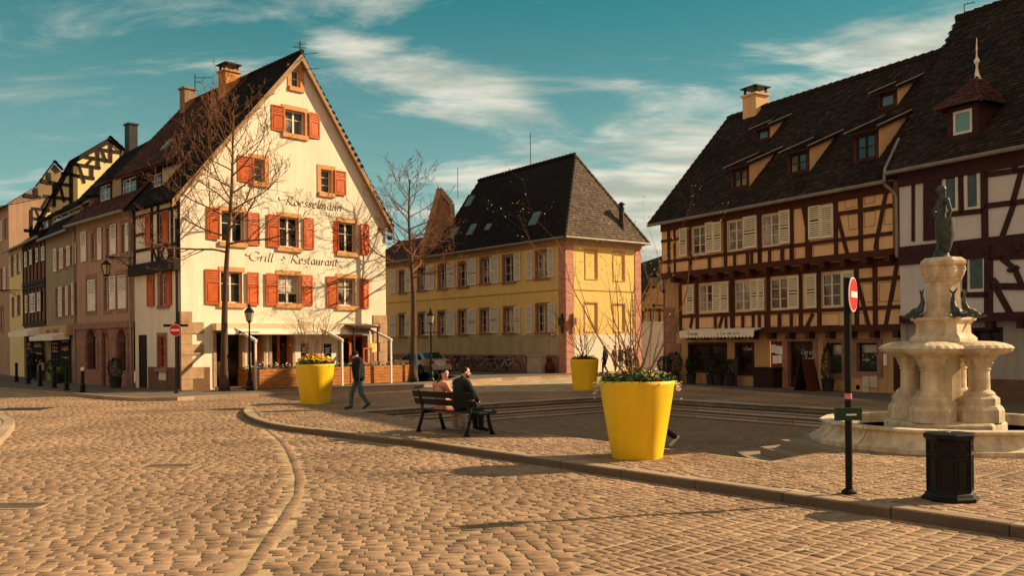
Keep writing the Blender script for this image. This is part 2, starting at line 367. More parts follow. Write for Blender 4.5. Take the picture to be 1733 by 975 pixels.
M_grn=attr_mat('leaves',[(0.03,0.06,0.012),(0.07,0.11,0.02),(0.045,0.085,0.02),(0.10,0.13,0.03)],0.6,20,0.1,None,0.3)
M_dgr=attr_mat('dark_leaves',[(0.012,0.022,0.01),(0.025,0.04,0.014),(0.02,0.03,0.012)],0.6,20,0.1,None,0.3)
M_bud=attr_mat('spring_buds',[(0.16,0.17,0.03),(0.25,0.24,0.05)],0.6,20,0.1)
M_flw=mat('white_petals',(0.8,0.74,0.62),0.6,0.05,5,0); M_fly=mat('yellow_petals',(0.85,0.55,0.04),0.6,0.1,5,0); M_flo=mat('orange_petals',(0.75,0.28,0.04),0.6,0.1,5,0)
M_plank=mat('terrace_planks',(0.50,0.20,0.05),0.6,0.35,3,0.35,30,stretch=(1,1,6),dark=(0.22,0.075,0.02))
M_fst=mat('fountain_stone',(0.74,0.63,0.46),0.85,0.16,3.5,0.3,45,dark=(0.48,0.37,0.25),streak=0.5)
M_brz=mat('patinated_bronze',(0.075,0.088,0.078),0.5,0.35,6,0.3,30,metal=0.3,dark=(0.03,0.036,0.032))
M_letter=mat('lettering_paint',(0.11,0.075,0.05),0.9,0.2,8,0)
M_signr=mat('sign_red',(0.70,0.02,0.02),0.4,0.05,3,0); M_signw=mat('sign_white',(0.85,0.82,0.78),0.4,0.03,3,0)
# ================================================================== ground
from mathutils.geometry import tessellate_polygon
def sheet(name,outer,holes,z,m,skirt=0.0):
    mb=MB(); rings=[[Vector((p[0],p[1],0)) for p in outer]]+[[Vector((p[0],p[1],0)) for p in h] for h in holes]
    flat=[p for r in rings for p in r]
    tr=tessellate_polygon(rings); mb.mesh([(p.x,p.y,z) for p in flat],[tuple(t) if ((flat[t[1]]-flat[t[0]]).cross(flat[t[2]]-flat[t[0]])).z>0 else tuple(t[::-1]) for t in tr])
    if skirt:
        for r in (rings[1:] if holes and name!='road' else rings):
            for i in range(len(r)):
                a,b=r[i],r[(i+1)%len(r)]; mb.poly([(a.x,a.y,z-skirt),(b.x,b.y,z-skirt),(b.x,b.y,z),(a.x,a.y,z)])
    return struct(mb,name,m)
def catmull(P,n=8,closed=False):
    out=[]
    for i in range(len(P)-1):
        p0=P[max(i-1,0)];p1=P[i];p2=P[i+1];p3=P[min(i+2,len(P)-1)]
        for k in range(n):
            t=k/n; out.append(0.5*((2*p1)+(-p0+p2)*t+(2*p0-5*p1+4*p2-p3)*t*t+(-p0+3*p1-3*p2+p3)*t**3))
    out.append(P[-1]); return out
kz=0.12
kp=[W(*q,kz) for q in ((640,672),(540,677),(452,682),(424,686),(412,694),(419,703),(440,712),(480,720),(545,728),(630,738),(700,745))]
kp=[Vector((p.x,p.y)) for p in kp]
kpS=catmull(kp,6)
K9=Vector((5.07,8.9)); kd=(K9-kp[-1]).normalized()
KE=kp[-1]+kd*19
front=kpS+[KE]
back=[Vector(W(*q,kz)[:2]) for q in ((1733,700),(1560,686),(1300,669),(1130,662),(960,657))]
island=[tuple(p) for p in front]+[(20,2),(24,17)]+[tuple(p) for p in back]
K1=Vector((-4.25,24.85));K2=Vector((3.5,30.5));K4=Vector((4.0,13.9))
S=[tuple(K1),tuple(K4),(5.55,15.35),(5.9,18.6),(7.4,19.4),(10.2,21.9),tuple(K2)]
def inside(X,Y,poly):
    ins=np.zeros(len(X),bool); n=len(poly); j=n-1
    for i in range(n):
        xi,yi=poly[i][0],poly[i][1]; xj,yj=poly[j][0],poly[j][1]
        c=((yi>Y)!=(yj>Y))&(X<(xj-xi)*(Y-yi)/(yj-yi+1e-12)+xi); ins^=c; j=i
    return ins
def segdist(X,Y,pl):
    D=np.full(len(X),1e9)
    for a,b in zip(pl[:-1],pl[1:]):
        dx,dy=b[0]-a[0],b[1]-a[1]; L=dx*dx+dy*dy+1e-12
        t=np.clip(((X-a[0])*dx+(Y-a[1])*dy)/L,0,1); D=np.minimum(D,np.hypot(X-a[0]-t*dx,Y-a[1]-t*dy))
    return D
ground=MB(); ground.poly([(-600,-300,-0.5),(600,-300,-0.5),(600,900,-0.5),(-600,900,-0.5)]); struct(ground,'ground',M_ground)
sheet('road',[(-70,-6),(70,-6),(70,110),(-70,110)],[island],-0.0075,M_mort,0.3)
sheet('plaza_pavement',island,[S],kz-0.0075,M_mort,0.45)
fl=MB(); fl.poly([(p[0],p[1],-0.338) for p in S]); struct(fl,'sunken_plaza_floor',M_mort)
# pavements round the houses (kerbed slabs on the road)
pvL=[tuple(W(*q,kz)[:2]) for q in ((700,655),(560,661.5),(440,666),(330,671),(300,673),(235,674),(180,671),(150,668),(60,661),(-60,652))]+[(-40,60),(-30,75),(-8,60),(-3,50)]
pvY=[tuple(W(*q,kz)[:2]) for q in ((700,648),(850,640),(960,635.5),(1010,633),(1100,633))]+[(12,60),(10,75),(-20,85),(-14,60)]
pvR=[tuple(W(*q,kz)[:2]) for q in ((1120,650.5),(1180,655),(1280,663.5),(1400,672),(1521,683),(1640,694),(1760,706))]+[(22,14),(40,20),(40,60),(14,60),(7.5,50)]
def kerbed(name,poly,nk,m):
    mb=MB(); mb.prism(poly,-0.2,kz,False,True); struct(mb,name,m)
    kb=MB()
    for a,b in zip(poly[:nk-1],poly[1:nk]):
        a=Vector(a);b=Vector(b); d=(b-a); L=d.length; d/=L; n=max(1,round(L/1.0)); q=Vector((-d.y,d.x))
        c=Vector((sum(p[0] for p in poly)/len(poly),sum(p[1] for p in poly)/len(poly)))
        if q.dot(c-a)<0: q=-q
        for i in range(n):
            s=a+d*(L*i/n+0.006); e=a+d*(L*(i+1)/n-0.006); P=[s-q*.004,e-q*.004,e+q*.17,s+q*.17]
            kb.hexa([(p.x,p.y,-.1) for p in P]+[(p.x,p.y,kz+.006+random.uniform(0,.004)) for p in P],random.uniform(.3,1))
    struct(kb,name+'_kerb',M_kerb)
kerbed('left_pavement',pvL,10,M_pave); kerbed('middle_pavement',pvY,5,M_pave); kerbed('right_pavement',pvR,7,M_pave)
# island kerb stones
def kerb_line(pl,w,z0,z1,m,name,L0=1.45):
    acc=0; mb=MB(); pts=[]; tot=0; pl=[Vector(p) for p in pl]
    segs=[(a,b,(b-a).length) for a,b in zip(pl[:-1],pl[1:]) if (b-a).length>1e-6]; T=sum(s[2] for s in segs)
    def at(s):
        for a,b,l in segs:
            if s<=l: return a+(b-a)*(s/l),(b-a).normalized()
            s-=l
        return segs[-1][1],(segs[-1][1]-segs[-1][0]).normalized()
    s=0
    while s<T:
        L=L0*random.uniform(.85,1.15); e=min(s+L,T); k=max(1,int((e-s)/0.25)); h=random.uniform(-.006,.006); n0=len(mb.t)
        rings=[]
        for i in range(k+1):
            p,d=at(s+0.009+(e-s-0.018)*i/k); q=Vector((-d.y,d.x))  # left of travel = inside
            rings.append([(p-q*0.0,z0),(p-q*0.0+q*0.002,z1-.02+h),(p+q*0.02,z1+h),(p+q*w,z1+h)])
        for r1,r2 in zip(rings[:-1],rings[1:]):
            for j in range(3):
                mb.poly([(r1[j][0].x,r1[j][0].y,r1[j][1]),(r2[j][0].x,r2[j][0].y,r2[j][1]),(r2[j+1][0].x,r2[j+1][0].y,r2[j+1][1]),(r1[j+1][0].x,r1[j+1][0].y,r1[j+1][1])])
        for r in (rings[0],rings[-1]): mb.poly([(p.x,p.y,z) for p,z in r]+[(r[-1][0].x,r[-1][0].y,z0)])
        tt=random.uniform(.4,1); mb.t[n0:]=[tt]*(len(mb.t)-n0)
        for j in range(0,3*(len(rings)-1),3): mb.t[n0+j]=.12  # road side of the stone coloured dark as if in shade
        if e<T-.1:
            (p1,dd1),(p2,dd2)=at(e-.014),at(e+.014); q1=Vector((-dd1.y,dd1.x)); q2=Vector((-dd2.y,dd2.x))
            R1=[(p1+q1*.006,z0),(p1+q1*.008,z1-.024),(p1+q1*.026,z1-.003),(p1+q1*w,z1-.003)]; R2_=[(p2+q2*.006,z0),(p2+q2*.008,z1-.024),(p2+q2*.026,z1-.003),(p2+q2*w,z1-.003)]
            for j in range(3): mb.poly([(R1[j][0].x,R1[j][0].y,R1[j][1]),(R2_[j][0].x,R2_[j][0].y,R2_[j][1]),(R2_[j+1][0].x,R2_[j+1][0].y,R2_[j+1][1]),(R1[j+1][0].x,R1[j+1][0].y,R1[j+1][1])],0.0)
        s=e
    return struct(mb,name,m)
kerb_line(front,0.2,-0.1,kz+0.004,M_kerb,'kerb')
# corner of another pavement at the left edge of the picture
cl=[Vector(W(*q,kz)[:2]) for q in ((-160,664),(-60,685),(0,700),(20,708),(25,716),(14,731),(-4,747),(-60,790))]
clS=catmull(cl[::-1],6); cpo=[tuple(p) for p in clS]+[(-14,12),(-40,8),(-40,30)]
sheet('corner_pavement',cpo[::-1] if False else cpo,[],kz-0.01,M_kerb,0.2)
kerb_line(clS,0.25,-0.1,kz+0.004,M_kerb,'corner_kerb')
seam=catmull([Vector(W(*q)[:2]) for q in ((428,710),(446,722),(480,749),(503,793),(507,830),(489,866),(456,915),(420,975),(330,1100))],10)
left_of_seam=[tuple(p) for p in seam]+[(-30,5),(-60,12),(-60,60),(-8,60)]
def hole_mask(X,Y):
    return inside(X,Y,island)|inside(X,Y,pvL)|inside(X,Y,pvY)|inside(X,Y,pvR)|inside(X,Y,cpo)
def stones(ang,mask,z,sx=0.17,sy=0.145,ymax=36,name='x',wob=0.02):
    c,s=math.cos(ang),math.sin(ang); R=46
    vs=np.cumsum(NR.uniform(.90,1.10,int(2*R/sy))*sy)-R; nu=int(2*R/sx)
    Ls=NR.uniform(.72,1.32,(len(vs),nu))*sx; E=np.cumsum(Ls,1)-R+NR.uniform(-.1,.1,(len(vs),1)); U=E-Ls/2
    V=np.repeat(vs[:,None],nu,1)
    V=V+0.035*np.sin(U*1.3+V*.2)+0.05*np.sin(U*.37+V*.5)+.012*np.sin(U*4.1+V*3); U=U.ravel();V=V.ravel(); Ls=Ls.ravel()
    X=U*c-V*s; Y=U*s+V*c+18
    k=(Y>6.5)&(Y<ymax)&(np.abs(X)<0.6*Y+1.2); X=X[k];Y=Y[k];Ls=Ls[k]
    k=mask(X,Y); X=X[k];Y=Y[k];Ls=Ls[k]; return X,Y,np.full(len(X),ang),Ls
def emit(mb,X,Y,A,Ls=None,z=0,sx=0.17,sy=0.145,gx=0.014,gy=0.009):
    if Ls is None: Ls=np.full(len(X),sx)
    n=len(X); r=NR.rand
    hx=(Ls-gx)/2*(0.96+0.05*r(n)); hy=(sy-gy)/2*(0.95+0.06*r(n)); A=A+NR.normal(0,.025,n); c,s=np.cos(A),np.sin(A)
    h=z+NR.normal(0,.0022,n); tx=NR.normal(0,.013,n); ty=NR.normal(0,.013,n)
    V=np.zeros((n,12,3))
    q=[(-1,-1),(1,-1),(1,1),(-1,1)]
    for i,(a,b) in enumerate(q):
        for lvl,(k,dz) in enumerate(((1.0,-0.03),(0.99,-0.004),(0.93,0.0))):
            jx=NR.uniform(-.05,.05,n); jy=NR.uniform(-.05,.05,n)
            x=a*hx*k+ (jx*hx*.6); y=b*hy*k+(jy*hy*.6)
            V[:,lvl*4+i,0]=X+x*c-y*s; V[:,lvl*4+i,1]=Y+x*s+y*c; V[:,lvl*4+i,2]=h+dz+(x*tx+y*ty if lvl else 0)
    F=[(0,1,5,4),(1,2,6,5),(2,3,7,6),(3,0,4,7),(4,5,9,8),(5,6,10,9),(6,7,11,10),(7,4,8,11),(8,9,10,11)]
    F=np.array(F); i0=len(mb[0]) and sum(len(v) for v in mb[0])
    mb[0].append(V.reshape(-1,3)); mb[1].append((np.arange(n)[:,None,None]*12+F[None]+i0).reshape(-1,4)); mb[2].append(np.repeat(r(n),9))
def flush(mb,name,m):
    V=np.concatenate(mb[0]);F=np.concatenate(mb[1]);T=np.concatenate(mb[2])
    me=bpy.data.meshes.new(name); me.vertices.add(len(V)); me.vertices.foreach_set('co',V.ravel())
    me.loops.add(F.size); me.loops.foreach_set('vertex_index',F.ravel().astype(np.int32)); me.polygons.add(len(F))
    me.polygons.foreach_set('loop_start',np.arange(0,F.size,4,dtype=np.int32)); me.polygons.foreach_set('loop_total',np.full(len(F),4,np.int32))
    me.update(calc_edges=True); me.materials.append(m)
    a=me.attributes.new('tint','FLOAT','FACE'); a.data.foreach_set('value',T.astype(np.float32))
    o=bpy.data.objects.new(name,me); COL.objects.link(o); return tag(o,kind='structure')
rd=([],[],[])
drains=[W(285,789),W(20,857)]
def nodrain(X,Y):
    k=np.ones(len(X),bool)
    for d in drains: k&=~((abs(X-d.x)<.42)&(abs(Y-d.y)<.28))
    return k
mL=lambda X,Y: inside(X,Y,left_of_seam)&~hole_mask(X,Y)&(segdist(X,Y,seam)>0.145)&nodrain(X,Y)
mR=lambda X,Y: ~inside(X,Y,left_of_seam)&~hole_mask(X,Y)&(segdist(X,Y,seam)>0.145)&(segdist(X,Y,front)>0.07)&nodrain(X,Y)
emit(rd,*stones(math.radians(16),mL,0,sx=.19,sy=.125),z=0.0,sx=.19,sy=.125); 
ang_k=math.atan2(-kd.x,kd.y)
ang_e=math.atan2(.625,.78)
mR1=lambda X,Y: mR(X,Y)&(X+0.25*np.sin(Y*.9)>.85)
mR2=lambda X,Y: mR(X,Y)&~(X+0.25*np.sin(Y*.9)>.85)
emit(rd,*stones(math.atan2(.625,.78),mR1,0,sx=.125,sy=.175),z=0.0,sx=.125,sy=.175,gx=.008,gy=.024)
emit(rd,*stones(math.radians(8),mR2,0,sx=.20,sy=.12),z=0.0,sx=.20,sy=.12)
for off in (0,):
    sm=[];acc=0
    for a,b in zip(seam[:-1],seam[1:]):
        d=b-a; L=d.length; n_=Vector((-d.y,d.x))/L
        t=acc
        while t<L: sm.append((a+d*(t/L)+n_*off,math.atan2(d.y,d.x))); t+=.175
        acc=t-L
    emit(rd,np.array([p[0].x for p in sm]),np.array([p[0].y for p in sm]),np.array([p[1] for p in sm]),z=0.0,sx=.175,sy=.145)
flush(rd,'road_cobbles',M_cob)
isl=([],[],[])
mI=lambda X,Y: inside(X,Y,island)&~inside(X,Y,S)&(segdist(X,Y,front)>.28)&(segdist(X,Y,S+[S[0]])>.06)
emit(isl,*stones(ang_e,lambda X,Y:mI(X,Y),0,sx=.125,sy=.17,ymax=34),z=kz,sx=.125,sy=.17,gx=.008,gy=.022)
flush(isl,'plaza_cobbles',M_cob)
sk=([],[],[])
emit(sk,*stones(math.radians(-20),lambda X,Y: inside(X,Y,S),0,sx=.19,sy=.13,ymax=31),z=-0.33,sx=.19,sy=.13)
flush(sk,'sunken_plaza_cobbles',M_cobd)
# drain gratings and manhole in the road
def drain(p,label,rz=0.2):
    e=empty('drain_cover',label,'drain cover',(p.x,p.y,0.0),'drain covers in the road')
    mb=MB()
    for i in range(9): mb.box((p.x-.34+i*.085,p.y,-.01),(.05,.36,.014))
    mb.build('grating',mat('worn_iron',(0.11,0.075,0.05),.8,.3) if 'worn_iron' not in bpy.data.materials else bpy.data.materials['worn_iron'],e); mb=MB()
    for a,b,w,d in ((0,.22,.84,.05),(0,-.22,.84,.05),(.4,0,.05,.4),(-.4,0,.05,.4)): mb.box((p.x+a,p.y+b,-.012),(w,d,.018))
    mb.build('frame',M_kerb,e)
drain(drains[0],'iron drain grating set in the road cobbles, left of the curved double row of stones'); drain(drains[1],'iron drain grating in the cobbles at the left edge of the picture')
p=W(40,693); mb=MB(); mb.box((p.x,p.y,0.004),(1.5,1.0,.012)); tag(mb.build('manhole_cover',M_dkm),'dark flat cover plate in the sunlit cobbles beside the left corner pavement','manhole')
# steps
def V4(p,z): return (p.x,p.y,z)
def step_run(mb,a,b,inn,k,z1):
    a=Vector(a);b=Vector(b);d=(b-a);L=d.length;d/=L;inn=Vector(inn); n=max(1,round(L/1.15))
    for i in range(n):
        s=a+d*(L*i/n+.009);e=a+d*(L*(i+1)/n-.009)
        P=[s+inn*(.36*k),e+inn*(.36*k),e+inn*(.36*(k-1)-.0),s+inn*(.36*(k-1)-.0)]
        zz=z1+random.uniform(-.003,.003); B_=[V4(p,z1-.3) for p in P]; T_=[V4(p,zz) for p in P]
        for q in ((0,1,5,4),(1,2,6,5),(2,3,7,6),(3,0,4,7)): mb.poly([(B_+T_)[t] for t in q],random.uniform(.62,1))
        mb.poly(T_,random.uniform(.0,.15) if k else random.uniform(.55,.85))  # lower treads coloured dark as shadow lines between the risers
        for (h0,h1) in ((.035,.06),(.13,.16)): g=inn*.003; mb.poly([V4(P[0]+g,zz-h1),V4(P[1]+g,zz-h1),V4(P[1]+g,zz-h0),V4(P[0]+g,zz-h0)],0.0)  # upper strip: nosing shadow painted on the riser; lower strip: dirt
st=MB()
d1=(K1-K2).normalized(); i1=Vector((-d1.y,d1.x)); 
if i1.dot(Vector((3,20))-K2)<0: i1=-i1
K3=Vector((10.2,21.9)); d2=(K3-K2).normalized(); i2=Vector((-d2.y,d2.x))
if i2.dot(Vector((3,20))-K2)<0: i2=-i2
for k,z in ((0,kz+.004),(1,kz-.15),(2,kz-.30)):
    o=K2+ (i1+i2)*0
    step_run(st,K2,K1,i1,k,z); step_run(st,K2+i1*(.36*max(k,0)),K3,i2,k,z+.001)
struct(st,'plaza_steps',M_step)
st=MB()
for poly,z in (([(4.35,17.6),(4.3,14.2),(5.5,15.25),(6.1,18.4)],-.18),([(4.68,17.0),(4.95,14.8),(5.5,15.2),(6.1,17.9)],-.03),([(5.0,16.8),(5.35,15.2),(5.53,15.3),(6.2,17.4)],.122)):
    st.prism(poly,z-.3,z,False,True)
struct(st,'fountain_steps',M_step)
# ================================================================== buildings
def bld(name,label,loc): return empty(name,label,'building',(loc[0],loc[1],0),None)
def gutter(F,B,u0,u1,z,d=0.0,m=None,name='gutter'):
    mb=MB(); mb.tube([F.P(u0,z,d),F.P(u1,z,d)],.07,8); return mb.build(name,m or M_zinc,B)
def chimney(B,c,w,d,z0,z1,rz,m,capm=None,legs=True):
    mb=MB(); mb.box((c[0],c[1],z0),(w,d,z1-z0),rz); mb.box((c[0],c[1],z1+.002),(w+.14,d+.14,.10),rz)
    o=mb.build('chimney',m,B)
    if capm:
        mb=MB(); co,si=math.cos(rz),math.sin(rz)
        for a in (-1,1):
            for b in (-1,1): x=a*w*.4;y=b*d*.4; mb.box((c[0]+x*co-y*si,c[1]+x*si+y*co,z1+.1),(.09,.09,.28),rz)
        mb.box((c[0],c[1],z1+.38),(w+.2,d+.2,.07),rz,top=.9); mb.box((c[0],c[1],z1+.45),(w*.95,d*.95,.12),rz,top=.3); mb.build('chimney_cap',capm,o)
    return o
def antenna(name,label,base,h,arms):
    mb=MB(); b=Vector(base); mb.tube([b,b+Vector((0,0,h))],.025,5)
    for (z,dx,dy,n,L) in arms:
        p=b+Vector((0,0,z)); q=p+Vector((dx,dy,0)); mb.tube([p,q],.015,4)
        a=Vector((-dy,dx,0)).normalized()*L/2
        for i in range(n): c=p+(q-p)*((i+.6)/n); mb.tube([c-a,c+a],.009,4)
    return tag(mb.build(name,M_dkm),label,'antenna')
# ---------------- the white gabled restaurant
W0=W(308,662,kz); gd=Vector((.97,1.0)).normalized(); sd=Vector((-.98,1.0)).normalized()
G=Fac(W0,gd); S1=Fac(W0,sd)
uR=G.px(653,500)[0]; zE=G.px(308,322)[1]; uA,zA=G.px(506,91); zA=zA-.12; zR=zE-.1
BW=bld('restaurant_house','white gabled restaurant house with orange-red shutters and a steep pointed gable',G.P(uR/2,0))
tsW=-1; tS=S1.px(228,500)[0]
grow=[]   # gable windows: glass l,t,r,b ; shutters (l,r) or None ; mode
WN=[((493,117.5,508,147),None,None,'all',1,2),
((482,187,516,227),(459,480,178,221),(522,541,191,234),'all',2,2),
((429,269,448,308),(402,428.6,264,308),None,'all',1,3),
((543,287,561,326),None,(565,584.5,289,330),'all',1,3),
((375,358,413,410),(350,371,351,405),(418.5,439,360,415),'ls',2,2),
((472.6,367.7,506,418.5),(452,471.5,363,418),(513,531,369,422),'ls',2,2),
((573,377,601.5,427),(555.7,572,373.5,428),(608,624,379,430.5),'ls',2,2),
((374,460,410,513),(347,371,456,515),(417,437,461,517),'ls',2,2),
((470.4,465.5,507,514),(449,469.4,462.7,517),(509.5,528.7,465.5,517),'ls',2,2),
((572,471,602,518),(552.4,570.5,468,520),(607,623.5,471.7,522),'ls',2,2)]
rs=[G.rect(*w[0]) for w in WN]
gf=[G.rect(366,563,410,655),G.rect(425,563,446,655),G.rect(460,564,495,653),G.rect(509,580,522,618),G.rect(548,582,561,618),G.rect(576,568,622,649)]
mb=MB(); wall(G,mb,[(0,0),(uR,0),(uR,zR),(uA,zA),(0,zE)],rs+gf)
tS_rows=[((265.6,362,275,413),(248,256.5,363,416),(277,286.5,357,411)),((272,465,282,517),(251,262,460,519),(283,291.5,458,517))]
ztim=S1.px(265,452)[1]
rs2=[S1.rect(*w[0]) for w in tS_rows]; sg=[S1.rect(235,567,249,657),S1.rect(268.5,569,281,623)]
wall(S1,mb,[(0,0),(tS,0),(tS,zE),(0,zE)],rs2+sg)
bk=MB()
mb.build('wall',M_cream,BW)
for (g,L,R_,mode,co,ro),r in zip(WN,rs):
    sh=[]
    for q,h in ((L,'l'),(R_,'r')):
        if q:
            a=G.rect(q[0],q[2],q[1],q[3]); sh.append((a[0],a[1],a[2],a[3],M_red,dict(louvre=.36,d=.06,hinge=('r' if h=='l' else 'l'),ang=random.uniform(-.10,-.02) if q[0]!=555.7 else -.28)))
    w=window(G,BW,r,M_wht,M_gl if random.random()<.75 else M_glc,rec=.2,cols=co,rows=ro,tr=.62 if ro==2 and co==2 else None,
      sur=(M_osand,.2 if co==1 else .16,.2,.2,.03) if mode=='all' else None,
      sill=(M_osand,.14,.2,.09) ,lint=(M_osand,.1,.2,.03) if mode=='ls' else None,revm=M_osand,sh=sh,fw=.06)
    if g[0]==470.4:
        b2=MB(); u0,u1,z0,z1=r
        for i in range(9): G.box(b2,u0+.08,u1-.08,z1-.1-i*.085-.05,z1-.1-i*.085,-.18,-.175)
        b2.build('blind',M_shw,w)
for (g,L,R_),r in zip(tS_rows,rs2):
    sh=[(*S1.rect(q[0],q[2],q[1],q[3]),M_red,dict(louvre=.36,d=.05)) for q in (L,R_)]
    window(S1,BW,r,M_wht,M_gl,rec=.15,cols=1,rows=3,sur=(M_rsand,.28,.12,.12,.03) if g[0]>270 else None,sill=(M_rsand,.3,.14,.07),sh=sh,revm=M_rsand)
for i,r in enumerate(gf[:3]+gf[5:]): window(G,BW,r,M_red if i else M_dkw,M_gls,rec=.35,cols=2 if i!=1 else 1,rows=1,revm=M_sand,sur=(M_rsand if False else M_sand,.14,.14,0,.03),fw=.09,name='glazed_door')
for i,r in enumerate(gf[3:5]):
    o=window(G,BW,r,M_dkw,M_gls,rec=.05,cols=1,rows=1,revm=M_dkw,name='menu_case')
    b2=MB()
    for k in range(3): G.box(b2,r[0]+.08,r[1]-.08,r[3]-.25-k*.1,r[3]-.2-k*.1,-.03,-.025)
    b2.build('menu_sheet',M_signw,o)
b2=MB(); r=sg[0]; S1.box(b2,r[0],r[1],r[2]-.3,r[3],-.12,-.06)
for k in range(28): S1.box(b2,r[0]+.06,r[1]-.06,.25+k*.075,.25+k*.075+.05,-.06,-.04)
b2.build('door',M_dkw,BW)
window(S1,BW,sg[1],M_red,M_gl,rec=.12,cols=2,rows=3,sur=(M_rsand,.14,.14,.14,.03),sill=(M_rsand,.25,.16,.12),revm=M_rsand)
b2=MB(); zp=G.px(330,622)[1]
G.box(b2,0.0,gf[0][0]-.3,0,zp,.004,.03); S1.box(b2,0.03,sg[1][0]-.02,0,zp,.004,.03); S1.box(b2,sg[1][0]-.02,sg[1][1]+.02,0,zp-.55,.004,.03); S1.box(b2,sg[1][1]+.02,sg[0][0]-.15,0,zp,.004,.03)
b2.build('plinth',M_plinth,BW)
b2=MB(); b3=MB(); z=0.15; i=0                                   # quoins on both corners
while z<G.px(310,527)[1]:
    h=random.uniform(.42,.5); l=.95 if i%2 else .45
    G.box(b2,-.035,l,z,z+h-.012,.004,.045); S1.box(b2,-.03,.32,z,z+h-.012,.006,.04)
    l=.42 if i%2 else .8
    if z<G.px(650,538)[1]: G.box(b3,uR-l,uR+.03,z,z+h-.012,.004,.045)
    z+=h; i+=1
b2.build('quoin',M_sand,BW); b3.build('quoin',M_sand,BW)
# timber upper storey of the side
t2=MB(); z1=zE-.15; zb=ztim
S1.box(t2,0,tS,zb-.28,zb+.2,.01,.3); S1.box(t2,0,tS,z1-.25,z1,.01,.1)
for u in (0.1,.75,2.1,2.75,tS-.1): S1.beam(t2,(u,zb),(u,z1),.15,.01,.06)
zm=rs2[0][2]-.12
S1.beam(t2,(0,zm),(tS,zm),.13,.01,.055); S1.beam(t2,(0,rs2[0][3]+.1),(tS,rs2[0][3]+.1),.13,.01,.055); S1.beam(t2,(tS-.05,(zm+rs2[0][3])/2),(2.75,(zm+rs2[0][3])/2),.12,.01,.052)
for a,b in ((.75,1.3),(1.3,.75),(1.5,2.05),(2.05,1.5),(2.15,2.7)): S1.beam(t2,(a,zb+.1),(b,zm),.1,.01,.05)
t2.build('timber_frame',M_timd,BW)
b2=MB(); b2.tube([S1.P(.12,7.2,.12),S1.P(.12,.2,.12)],.06,8); b2.build('downpipe',M_dkm,BW)
# roof
RL=S1.px(228,300)[0]; ov=.28
def gpt(u,z,t,d=0): q=G.P(u,z,d); return q+Vector((sd.x,sd.y,0))*t
sl=(zA-zE)/uA; sr=(zA-zR)/(uR-uA)
rf=MB(); le=.45
eL0=gpt(-le,zE-sl*le*.8,-ov);eL1=gpt(-le,zE-sl*le*.8,RL); rg0=gpt(uA,zA+.12,-ov);rg1=gpt(uA,zA+.12,RL); eR0=gpt(uR+.35,zR-sr*.35,-ov);eR1=gpt(uR+.35,zR-sr*.35,RL)
tiled(rf,[eL0,eL1,rg1,rg0],eL1-eL0); tiled(rf,[eR0,eR1,rg1,rg0],eR1-eR0)
ridge_tiles(rf,rg0+Vector((0,0,.06)),rg1+Vector((0,0,.06)),.12)
rf.build('roof',M_rdk,BW)
vb=MB()
for a,b in ((gpt(-le,zE-sl*le*.8-.02,-ov+.01),gpt(uA,zA+.1,-ov+.01)),(gpt(uR+.35,zR-sr*.35-.02,-ov+.01),gpt(uA,zA+.1,-ov+.01))):
    dn=Vector((0,0,-.32)); n=Vector((sd.x,sd.y,0))*.05; vb.hexa([a+dn,b+dn,b+dn+n,a+dn+n,a,b,b+n,a+n])
    dn2=Vector((0,0,-.28)); n2=Vector((sd.x,sd.y,0))*(ov-.012); a2=a+n;b2_=b+n; vb.poly([a2+dn2,b2_+dn2,b2_+dn2+n2,a2+dn2+n2])
vb.build('bargeboard',mat('bargeboard_paint',(0.36,0.22,0.12),.7,.2),BW)
o=gpt(uA-.45,0,S1.off(-uA).px(404,135)[0]); chimney(BW,(o.x,o.y),.75,.75,zA-1.3,zA+.42,math.atan2(gd.y,gd.x),mat('chimney_brick',(0.62,0.28,0.10),.9,.4,4,.5,20),M_dkm)
# floodlights on the right corner
for k,z in enumerate((8.0,7.62,7.25)):
    fl_=MB(); q=G.P(uR+.2,z,.1); fl_.lathe([(0,-.16),(.10,-.14),(.13,0),(.14,.06)],(q.x,q.y,q.z),10); fl_.tube([G.P(uR,z-.05,.03),q],.02,5); fl_.build('floodlight',M_blk,BW)
b2=MB(); q=G.P(uR-.5,7.4,.0); b2.tube([q,q+Vector((.25,-.6,.1))],.02,5); b2.box((q.x+.27,q.y-.72,q.z+.06),(.16,.34,.07),-.3); b2.build('wall_light',M_dkm,BW)
